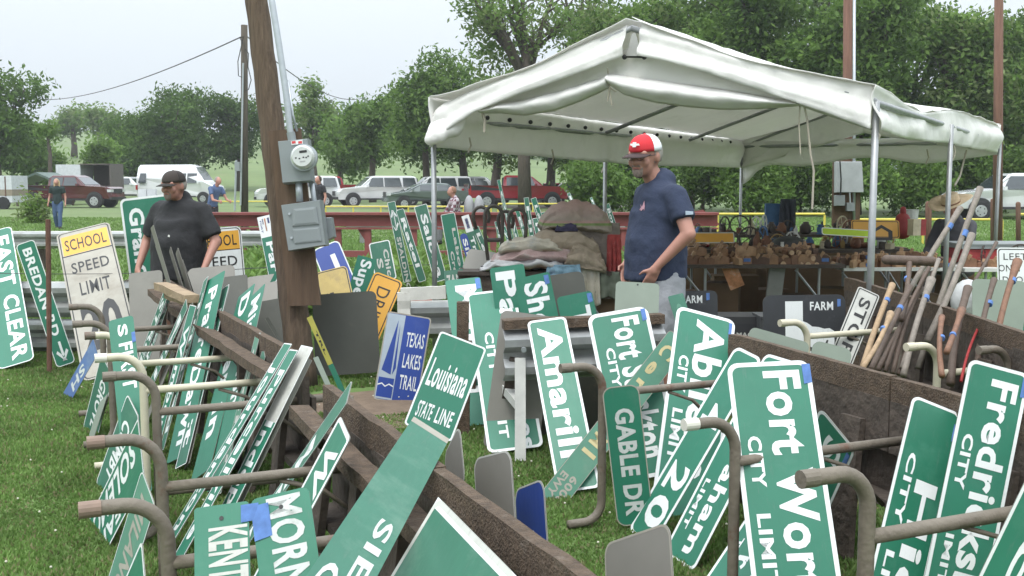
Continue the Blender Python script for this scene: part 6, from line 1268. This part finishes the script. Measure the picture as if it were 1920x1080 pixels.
# clutter with real forms on the tables behind
CLM = [mat('clutter_'+n, c, rough=.6, metal=mt, var=.2, scale=12) for n, c, mt in (('iron', (.09, .075, .065), .4), ('brass', (.35, .24, .10), .6), ('white', (.6, .6, .58), 0), ('rust', (.20, .09, .05), .1), ('blue', (.06, .14, .3), 0), ('cream', (.5, .44, .3), 0), ('red', (.32, .04, .04), 0))]
def item(kind, label, x, y, z, s, m):
    nm = {'bowl': 'bowl', 'bottle': 'bottle', 'tin': 'tin', 'pulley': 'pulley', 'jug': 'jug', 'toolbox': 'box', 'gear': 'gear', 'lamp': 'lantern'}[kind]
    o = thing(nm, label, nm, (x, y, z), rr.uniform(0, 6.28), 'small goods on the sale tables'); mb = MB()
    def lathe(P, n=14): 
        vs = []; [vs.append((r_*math.cos(2*math.pi*i/n)*s, r_*math.sin(2*math.pi*i/n)*s, h_*s)) for r_, h_ in P for i in range(n)]
        mb.add(vs, [(j*n+i, j*n+(i+1) % n, (j+1)*n+(i+1) % n, (j+1)*n+i) for j in range(len(P)-1) for i in range(n)]+[tuple(range(n))[::-1], tuple((len(P)-1)*n+i for i in range(n))])
    if kind == 'bowl': lathe([(.4, 0), (.8, .15), (1, .5), (.95, .5), (.72, .2)])
    if kind == 'bottle': lathe([(.38, 0), (.4, .1), (.4, .9), (.15, 1.3), (.14, 1.6), (.18, 1.65)])
    if kind == 'tin': lathe([(.5, 0), (.5, .95), (.53, .97), (.53, 1.02), (.45, 1.02)])
    if kind == 'jug': lathe([(.4, 0), (.6, .3), (.55, .9), (.3, 1.2), (.35, 1.35), (.3, 1.35)]); mb.tube([(.5*s, 0, .9*s), (.85*s, 0, .8*s), (.85*s, 0, .5*s), (.58*s, 0, .35*s)], .06*s, 6)
    if kind == 'lamp': lathe([(.4, 0), (.45, .1), (.3, .2), (.38, .5), (.38, .8), (.2, 1.0), (.45, 1.05), (.1, 1.25)]); mb.tube([(-.4*s, 0, 1.0*s), (-.3*s, 0, 1.6*s), (.3*s, 0, 1.6*s), (.4*s, 0, 1.0*s)], .03*s, 5)
    if kind == 'toolbox': mb.box((0, 0, .3*s), (1.5*s, .7*s, .6*s)); mb.box((0, 0, .63*s), (1.55*s, .74*s, .05*s)); mb.tube([(-.3*s, 0, .65*s), (-.3*s, 0, .8*s), (.3*s, 0, .8*s), (.3*s, 0, .65*s)], .04*s, 5)
    if kind in ('pulley', 'gear'):
        n = 18
        for i in range(n):
            a, b = 2*math.pi*i/n, 2*math.pi*(i+1)/n; mb.beam((math.cos(a)*s, 0, (1+math.sin(a))*s), (math.cos(b)*s, 0, (1+math.sin(b))*s), .16*s, .12*s, up=Vector((0, 1, 0)))
        for i in range(5): a = i*1.2566; mb.beam((0, 0, s), (math.cos(a)*s, 0, (1+math.sin(a))*s), .08*s, .08*s, up=Vector((0, 1, 0)))
    mb.build('vessel' if kind in ('bowl', 'bottle', 'tin', 'jug', 'lamp') else 'frame' if kind in ('pulley', 'gear') else 'case', m, o, world=False, smooth=kind in ('bowl', 'bottle', 'jug', 'lamp'))
kinds = ['bowl', 'tin', 'jug', 'pulley', 'toolbox', 'gear', 'lamp', 'bottle']; cn = ['dark iron', 'brass coloured', 'white', 'rusty', 'blue', 'cream', 'red']
for tname, x0, x1, y0, y1, z, n in (('dark board table', 2.15, 4.5, 12.3, 12.9, .80, 48), ('far goods table', 2.4, 5.1, 14.1, 14.8, .88, 50), ('right edge table', 6.35, 7.8, 12.9, 13.5, .80, 14), ('straw hat man\'s table', 4.65, 6.0, 10.9, 11.5, .70, 22), ('planes table', 2.9, 3.3, 11.4, 11.7, .74, 4)):
    for i in range(n):
        kd = rr.choice(kinds); c = rr.choices(range(7), [6, 2, 2, 5, 1, 2, 1])[0]; s_ = rr.uniform(.05, .125)
        nm = {'bowl': 'bowl', 'bottle': 'bottle', 'tin': 'tin', 'pulley': 'pulley wheel', 'jug': 'jug', 'toolbox': 'tool box', 'gear': 'gear wheel', 'lamp': 'lantern'}[kd]
        item(kd, 'small %s %s, %s from the left on the %s' % (cn[c], nm, ORD(i), tname), x0+(x1-x0)*(i+rr.random())/n, rr.uniform(y0, y1), z, s_, CLM[c])
def boxthing(name, label, cat, c, size, m, rz=0.0, lid=None, part='case'):
    o = thing(name, label, cat, (c[0], c[1], c[2]), rz); sx_, sy_, sz_ = size; mb = MB()
    t_ = .02
    mb.box((0, 0, sz_/2), size); mb.build(part, m, o, world=False)
    mb = MB(); mb.box((0, 0, sz_+.006), (sx_*1.03, sy_*1.03, .016)); mb.build('rim', lid or m, o, world=False); return o
sign('warning_sign', 'orange board lying on edge behind the wooden planes', (1284, 436), (1376, 432), (1285, 456), dt=12.15, db=12.1, face=YEL, cat='warning sign', border=(.0, .02), bcol=WHITE_OLD, r=.02)
sign('warning_sign', 'orange sign with a black outline shape on the table right of the meter board', (1596, 412), (1686, 413), (1597, 446), dt=12.2, db=12.15, face=YEL, cat='warning sign', border=(.02, .035), bcol=INK, r=.05, texts=[('\u2302', .4, .85, .3, 1.1, 0, INK)])
sign('road_sign', 'yellow green bordered sign edge on the table behind the tent post', (1540, 426), (1632, 428), (1541, 440), dt=12.0, db=11.95, face=mat('lime', (.45, .62, .05)), cat='road sign', border=(.0, .02), bcol=WHITE, r=.05)
boxthing('tray', 'red metal tray box on the right table before the straw hat man', 'tray', (5.35, 11.5, .72), (1.15, .5, .13), CLM[6])
boxthing('tray', 'grey metal tray top on the red tray box', 'tray', (5.35, 11.5, .872), (1.22, .55, .04), BOXG)
o = thing('fuel_jug', 'red plastic fuel jug behind the orange sign', 'fuel jug', at(1692, 432, 13.2)); c = at(1692, 432, 13.2)
mb = MB(); mb.cap(c, c+Vector((0, 0, .13)), .11, .09); mb.build('body', CLM[6], o, smooth=True); mb = MB(); mb.cap(c+Vector((0, 0, .2)), c+Vector((0, 0, .26)), .04, .035); mb.build('cap', CLM[6], o, smooth=True)
o = thing('bucket', 'white plastic bucket behind the red fuel jug', 'bucket', at(1704, 410, 14)); c = at(1704, 410, 14)
mb = MB(); mb.tube([c-Vector((0, 0, .12)), c+Vector((0, 0, .10)), c+Vector((0, 0, .12))], [.10, .12, .125], 16); mb.build('pail', CLM[2], o)
for lb, px, py, d, m in (('carton standing by the fuel jug, cream and red', 1714, 428, 12.0, CLM[5]), ('narrow red carton beside the cream carton', 1724, 428, 12.1, CLM[6])):
    c = at(px, py, d); boxthing('carton', lb, 'carton', (c.x, d, c.z-.08), (.10, .10, .17), m, .3)
# chair back draped with blue and a dark cloth behind the tables
o = thing('draped_chair', 'blue chair draped with a dark cloth behind the planes table', 'chair', at(1465, 430, 15.5)); c = at(1455, 400, 15.5)
mb = MB(); mb.box((c.x, 15.5, .95), (.32, .06, .62)); mb.build('backrest', CLM[4], o)
def drape(name, m, parent, c, w_, h_, seed, d=.05, n=16):
    mb = MB(); vs = []
    for j in range(n+1):
        for i in range(n+1):
            u, v = i/n-.5, j/n; vs.append((c[0]+u*w_*(1+.15*v), c[1]-.04-d*math.sin(u*19+seed)*v-.02*noise.noise(Vector((u*5, v*4, seed))), c[2]+h_/2-v*h_-.03*math.cos(u*7+seed)*v))
    mb.add(vs, [(j*(n+1)+i, j*(n+1)+i+1, (j+1)*(n+1)+i+1, (j+1)*(n+1)+i) for j in range(n) for i in range(n)]); q = mb.build(name, m, parent, smooth=True); s_ = q.modifiers.new('s', 'SOLIDIFY'); s_.thickness = .01; return q
drape('cloth', fab('dark_drape', (.05, .055, .075)), o, (c.x+.14, 15.42, 1.0), .22, .66, 2)
for x in (-.12, .12):
    mb = MB(); mb.tube([(c.x+x, 15.5, 0), (c.x+x, 15.5, .7)], .018, 6); mb.build('leg', STEEL, o)
o = thing('tub', 'black rounded rubber tub behind the wooden rollers', 'tub', at(1475, 455, 12.0)); c = at(1478, 460, 12.1)
mb = MB(); mb.ell((c.x, 12.1, c.z-.02), (.22, .18, .13), fn=lambda q: Vector((q.x, q.y, max(q.z, -.4)))); mb.build('shell', TRIM, o, smooth=True)
# things under the tables
CARD = mat('cardboard', (.15, .095, .055), rough=.9, var=.12, scale=4)
for i, (x, y, sx_, sz_, lb) in enumerate(((1.85, 11.2, .3, .42, 'tall brown carton under the left end of the planes table'), (2.25, 11.3, .34, .50, 'brown carton under the planes table beside the printed sack'), (3.02, 11.4, .32, .36, 'reddish crate under the right end of the planes table'), (4.35, 11.4, .5, .36, 'wide brown carton under the white table'), (4.95, 11.5, .45, .34, 'brown carton under the straw hat man\'s table'), (3.0, 12.6, .5, .3, 'low carton under the dark board table'), (3.55, 11.5, .5, .42, 'dark carton left under the white table'), (3.95, 12.0, .5, .3, 'carton behind the brace of the white table'), (2.55, 12.2, .5, .5, 'tall carton behind the planes table'), (5.5, 11.9, .7, .42, 'long carton under the red tray'), (1.35, 11.6, .4, .55, 'dark carton left of the planes table'), (2.4, 13.6, 1.2, .55, 'long dark crate behind the dark board table, left'), (3.8, 13.7, 1.3, .60, 'long dark crate behind the dark board table, right'), (3.3, 15.6, 1.6, .66, 'dark long chest behind the far goods table'), (5.2, 13.0, .8, .5, 'crate beside the straw hat man'), (5.0, 15.4, 1.3, .62, 'dark chest right of the draped chair'), (6.9, 13.2, 1.2, .6, 'dark crate under the right edge table'))):
    boxthing('carton', lb, 'carton', (x, y, 0), (sx_, .3, sz_), CARD, rr.uniform(-.3, .3))
mb = MB(); mb.beam((2.72, 10.9, .70), (2.66, 10.95, 0), .16, .03, up=Vector((0, 1, 0))); mb.build('board', mat('board_grey', (.24, .24, .22), rough=.7), label='grey upright board leaning under the planes table', cat='board')
sign('feed_sack', 'printed red and yellow sack hanging under the planes table', (1352, 500), (1382, 498), (1370, 545), dt=10.85, db=10.9, face=mat('sack_print', (.55, .25, .12), rough=.8, var=.5, scale=9, col2=(.6, .55, .5), c2=.5), cat='sack', r=.05)
bg_ = thing('tool_bag', 'black tool bag with white lettering standing before the longhorn sign', 'tool bag', at(1400, 640, 7.3)); c = at(1398, 610, 7.3)
mb = MB(); mb.box((c.x, 7.4, .33), (.55, .3, .56), taper=.93); mb.build('case', mat('bag_black', (.025, .025, .028), rough=.7), bg_)
mb = MB(); mb.box((c.x, 7.4, .63), (.5, .28, .05)); mb.build('lid', TRIM, bg_)
mb = MB(); put_text(mb, 'MAC', (-.055, .055, -.015, .015), 0); mb.v = [(c.x-.02+v[0], 7.235, .535+v[1]) for v in mb.v]; mb.build('lettering', WHITE_OLD, bg_)
for k in range(3): mb = MB(); mb.tube([(c.x+.12+k*.05, 7.22, .5), (c.x+.22+k*.05, 7.2, .6+.02*k)], .004, 4); mb.build('rod', STEEL, bg_)
fc = boxthing('case', 'dark grey rounded case between the tool bag and the longhorn sign', 'case', (at(1445, 600, 7.2).x, 7.25, 0), (.17, .25, .66), mat('case_grey', (.07, .072, .075), rough=.5))
# ============================================================ BLANKETS
bt = mat('blanket_tan', (.33, .27, .20), rough=.98, var=.14, scale=7, bump=.5, bscale=50); bpk = mat('blanket_pink', (.42, .30, .28), rough=.98, var=.15, scale=9, col2=(.5, .47, .45), c2=.5, bump=.4)
bcr = mat('blanket_cream', (.46, .42, .34), rough=.98, var=.15, scale=6, col2=(.34, .35, .34), c2=.5, bump=.4); bgr = mat('blanket_grey_brown', (.20, .17, .145), rough=.98, var=.2, scale=8, bump=.5)
bbl = mat('doily_blue', (.20, .33, .42), rough=.95, var=.1, scale=15, bump=.5); brd = mat('cloth_red', (.32, .05, .045), rough=.95, var=.25, scale=20, col2=(.45, .35, .3), c2=.6)
bwh = mat('blanket_white', (.50, .50, .50), rough=.95, var=.12, scale=6, col2=(.4, .33, .32), c2=.55)
bst = mat('blanket_tan_striped', (.34, .285, .235), rough=.98, var=.1, scale=7, bump=.4); n_ = bst.node_tree; b_ = n_.nodes['Principled BSDF']; src = b_.inputs['Base Color'].links[0].from_socket
tc = n_.nodes.new('ShaderNodeTexCoord'); sep = n_.nodes.new('ShaderNodeSeparateXYZ'); n_.links.new(tc.outputs['Generated'], sep.inputs[0]); cr = n_.nodes.new('ShaderNodeValToRGB'); cr.color_ramp.interpolation = 'LINEAR'
for p_, c_ in ((.0, 0), (.26, 0), (.30, 1), (.40, 1), (.44, .0)): 
    e = cr.color_ramp.elements.new(p_); e.color = (c_, c_, c_, 1)
cr2 = n_.nodes.new('ShaderNodeValToRGB'); cr2.color_ramp.elements[0].position = .345; cr2.color_ramp.elements[0].color = (.20, .27, .10, 1); cr2.color_ramp.elements[1].position = .36; cr2.color_ramp.elements[1].color = (.42, .27, .24, 1)
mxn = n_.nodes.new('ShaderNodeMix'); mxn.data_type = 'RGBA'; n_.links.new(sep.outputs[2], cr.inputs[0]); n_.links.new(sep.outputs[2], cr2.inputs[0]); n_.links.new(cr.outputs[0], mxn.inputs[0]); n_.links.new(src, mxn.inputs[6]); n_.links.new(cr2.outputs[0], mxn.inputs[7]); n_.links.new(mxn.outputs[2], b_.inputs['Base Color'])
def heap(label, px0, px1, py0, py1, d, depth, m, seed, folds=2, droop=0.0, skew=0.0, tilt=0.0):
    """a folded blanket: a squashed roll with lips and creases"""
    a = at(px0, py1, d); b = at(px1, py0, d); w_ = b.x-a.x; h_ = b.z-a.z; n, m_ = 56, 36; vs = []
    for j in range(n+1):
        u = j/n; end = (1-abs(2*u-1)**5)
        for i in range(m_):
            t_ = 2*math.pi*i/m_; cy, cz = math.cos(t_), math.sin(t_)
            cy = math.copysign(abs(cy)**.7, cy); cz = math.copysign(abs(cz)**.75, cz)
            lip = 1+.05*math.sin(t_*folds*2+seed)*(abs(cy) > .3)
            x = a.x+w_*(u+.03*math.sin(t_+seed)); hh = h_*(.45+.55*math.sin(math.pi*min(1, max(0, u*(1-skew)+skew*.5)))**.5)*(.55+.45*end)
            p = Vector((x, d+depth/2*cy*lip*(.7+.3*end), a.z+hh*(.5+.5*cz*lip)+tilt*(u-.5)*h_)); q = noise.noise(p*6+Vector((seed, 0, 0)))*.030-abs(noise.noise(Vector((p.x*5, p.y*5, p.z*16))+Vector((seed*2, 0, 0))))*.050-.022*math.exp(-((math.sin(t_)-.35)/.10)**2)-.022*math.exp(-((math.sin(t_)+.3)/.10)**2)+noise.noise(p*22)*.008
            p += Vector((0, -q*1.4, q*1.0)); p.z -= droop*max(0, u-.72)*max(0, -cy*.5+.7); vs.append(p)
    mb = MB(); mb.add(vs, [(j*m_+i, j*m_+(i+1) % m_, (j+1)*m_+(i+1) % m_, (j+1)*m_+i) for j in range(n) for i in range(m_)]+[tuple(range(m_))[::-1], tuple(n*m_+i for i in range(m_))])
    q = mb.build('blanket', m, smooth=True, label=label, cat='blanket', fixn=True); return q
heap('white and pink blanket at the bottom left of the stack', 905, 1060, 478, 499, 9.95, .6, bwh, 1)
heap('pink crumpled blanket second from the bottom', 925, 1092, 462, 486, 9.95, .58, bpk, 2, 3)
heap('fat cream quilt roll on the left of the stack', 938, 1065, 442, 474, 9.95, .55, bcr, 3, 1)
heap('tan folded blanket in the middle of the stack', 998, 1120, 425, 478, 10.0, .6, bt, 4, 3, skew=.3, tilt=-.1)
heap('large tan blanket with green and pink stripe on top of the stack', 1012, 1142, 375, 432, 10.05, .65, bst, 5, 2, tilt=-.12)
heap('small dark patterned cloth peeking out under the top blanket', 1040, 1082, 412, 434, 9.86, .3, mat('cloth_purple', (.05, .045, .09), rough=.95), 6)
heap('crumpled tan blanket below the middle one, right side', 1058, 1136, 452, 506, 9.85, .4, bt, 7, 4, tilt=-.3)
for lb, m, x, y, w_, h_, d, sd in (('grey brown blanket hanging down the right of the stack', bgr, 1118, 468, .42, .50, 9.9, 3), ('pale blue doily draped over the table edge', bbl, 1056, 512, .30, .16, 9.72, 5), ('red patterned cloth hanging beside the blankets', brd, 1150, 482, .12, .42, 9.86, 7), ('greenish grey cloth hanging lowest on the right of the table', mat('cloth_green_grey', (.14, .16, .12), rough=.95), 1135, 535, .30, .26, 9.8, 9), ('cream cloth hanging in folds under the table edge', bcr, 1100, 530, .22, .40, 9.78, 11)):
    c = at(x, y, d); q = drape('cloth', m, None, c, w_, h_, sd, .035); tag(q, lb, 'cloth')
boxthing('crate', 'orange red crate under the blanket table, left', 'crate', (at(785, 530, 9.9).x-.0, 9.9, .40), (.30, .3, .13), mat('crate_orange', (.50, .11, .06), rough=.6))
boxthing('crate', 'orange red crate under the blanket table, right', 'crate', (at(1023, 522, 9.8).x, 9.66, .52), (.13, .2, .12), mat('crate_orange', (.5, .11, .06)))
boxthing('tin', 'yellow tin under the hanging cloths', 'tin', (at(1138, 522, 9.9).x, 10.0, .60), (.10, .1, .12), mat('tin_yellow', (.6, .42, .05)))
boxthing('carton', 'tall brown carton beneath the yellow tin', 'carton', (at(1140, 560, 9.9).x, 10.0, 0), (.25, .25, .58), CARD)
# ============================================================ TOOL HANDLES
HW = [mat('handle_'+n, c, rough=.65, var=.25, scale=5, stretch=(6, 6, 1), bump=.3) for n, c in (('tan', (.33, .225, .13)), ('grey', (.21, .18, .15)), ('dark', (.10, .068, .05)), ('orange', (.18, .088, .05)), ('red', (.30, .02, .02)))]
HG = 'old tool handles leaning on the far right feed bunk'
def handle(label, xt, yt, xb, yb, r, mi, tape=None, head=None, d0=6.0, d1=None):
    dt_ = d0; t_ = at(xt, yt, dt_); b = at(xb, yb, d1 or d0-.55)
    o = thing('garden_tool', label, 'garden tool', b, group=HG); n = 10; rr2 = random.Random(xt)
    cx_, cz_ = rr2.uniform(-.02, .02), rr2.uniform(-.01, .01)
    P = [t_.lerp(b, k/n)+Vector((cx_*math.sin(k/n*math.pi), 0, cz_*math.sin(k/n*math.pi))) for k in range(n+1)]
    R_ = [r*(1.15 if k == 0 else 1.0-.12*math.sin(k/n*math.pi)) for k in range(n+1)]
    if head == 'knob': R_[0] = r*1.5; R_[1] = r*1.25
    mb = MB(); mb.tube(P, R_, 10); mb.build('shaft', HW[mi], o, smooth=True)
    if tape:
        q = t_.lerp(b, tape); q2 = t_.lerp(b, tape+.035); mb = MB(); mb.tube([q, q2], r*1.03, 10); mb.build('price_tape', TAPE, o)
    if head == 'hammer': mb = MB(); mb.cap(t_+Vector((-.14, 0, .01)), t_+Vector((.14, 0, 0)), .03, .03); mb.build('head', HW[2], o, smooth=True)
    if head == 'ring': mb = MB(); q = t_.lerp(b, .41); mb.tube([q, t_.lerp(b, .44)], r*1.5, 10); mb.build('ferrule', WHITE_OLD, o)
handle('longest grey handle with blue tape, crossing the tent posts', 1838, 352, 1722, 690, .019, 1, .25, d0=6.9)
handle('long grey handle with a white ferrule left of the longest one', 1801, 390, 1652, 640, .019, 1, .13, 'ring', d0=6.9)
handle('orange axe handle at the right with a flared end and blue tape', 1908, 490, 1862, 668, .019, 3, .20, 'knob', 6.2)
handle('brown handle right of the grey plate with blue tape', 1864, 524, 1832, 690, .017, 2, .27, None, 6.1)
handle('hammer handle with a dark wooden cross head', 1705, 490, 1690, 600, .017, 2, .30, 'hammer', 6.5)
handle('tan handle left of the leaning brown shafts', 1673, 534, 1618, 688, .018, 0, .19, None, 6.1)
handle('pale short handle with blue tape before the cream pipe', 1670, 588, 1617, 690, .014, 0, .28, 'knob', 5.7)
handle('dark slim handle with tape beside the tan one', 1706, 538, 1634, 692, .017, 2, .26, None, 6.0)
handle('grey handle with rounded top and blue tape in the middle', 1746, 524, 1694, 704, .018, 1, .19, 'knob', 6.0)
handle('short orange handle with an angled top', 1803, 582, 1775, 660, .016, 3, .60, 'knob', 5.7)
handle('short brown handle left of the angled orange one', 1766, 594, 1766, 705, .015, 3, .36, None, 5.6)
handle('dark handle in shade behind the short ones', 1815, 540, 1782, 720, .022, 2, None, None, 5.9)
handle('thin red rod at the right of the tools', 1842, 600, 1802, 715, .008, 4, None, None, 5.8)
handle('thick maroon handle at the right edge', 1930, 640, 1898, 705, .022, 4, None, None, 5.9)
for i, (a, b, c_, d_) in enumerate(((1742, 502, 1660, 696), (1736, 512, 1674, 700), (1750, 510, 1684, 702), (1728, 540, 1646, 694), (1760, 486, 1690, 690))):
    handle(['thin dark shaft first from the left in the bundle', 'thin dark shaft second in the bundle', 'thin brown shaft third in the bundle', 'low dark shaft at the left of the bundle', 'tallest brown shaft of the bundle'][i], a, b, c_, d_, .012+.003*(i % 2), 2 if i != 4 else 1, .02 if i == 4 else None, None, 6.3)
handle('long grey pole leaning behind the taped handles', 1822, 440, 1738, 640, .021, 1, None, None, 6.6)
handle('dark broom like stick near the white notice sign', 1868, 455, 1826, 530, .014, 2, None, None, 8.5)
mb = MB(); c = at(1815, 545, 8.2); mb.ell((c.x, 8.2, c.z-.08), (.13, .1, .17)); q = mb.build('sack', mat('plastic_white', (.55, .56, .56), rough=.4, bump=.5, bscale=15), smooth=True, label='white plastic sack behind the tool handles', cat='sack')
mb = MB(); mb.box((at(1620, 560, 8.6).x, 8.7, .35), (.9, .4, .5)); mb.box((at(1620, 560, 8.6).x, 8.5, .62), (.95, .03, .04)); mb.build('crate', WOOD, label='brown plank crate behind the white STOP sign', cat='crate')
o = boxthing('carton', 'brown carton behind the sawhorse at the red cap man\'s feet', 'carton', (at(1160, 560, 8).x, 8.6, 0), (.35, .3, .45), CARD)
# ============================================================ HAZE
mb = MB(); mb.box((0, 290, 14.5), (1160, 640, 31)); hz = mb.build('haze', mat('haze_air', (.8, .84, .88)), kind='stuff')
m = MATS['haze_air']; nn = m.node_tree; nn.nodes.clear(); out = nn.nodes.new('ShaderNodeOutputMaterial'); pv = nn.nodes.new('ShaderNodeVolumePrincipled'); pv.inputs['Color'].default_value = (.93, .96, 1, 1); pv.inputs['Density'].default_value = .0006; pv.inputs['Anisotropy'].default_value = .2
nn.links.new(pv.outputs[0], out.inputs['Volume'])
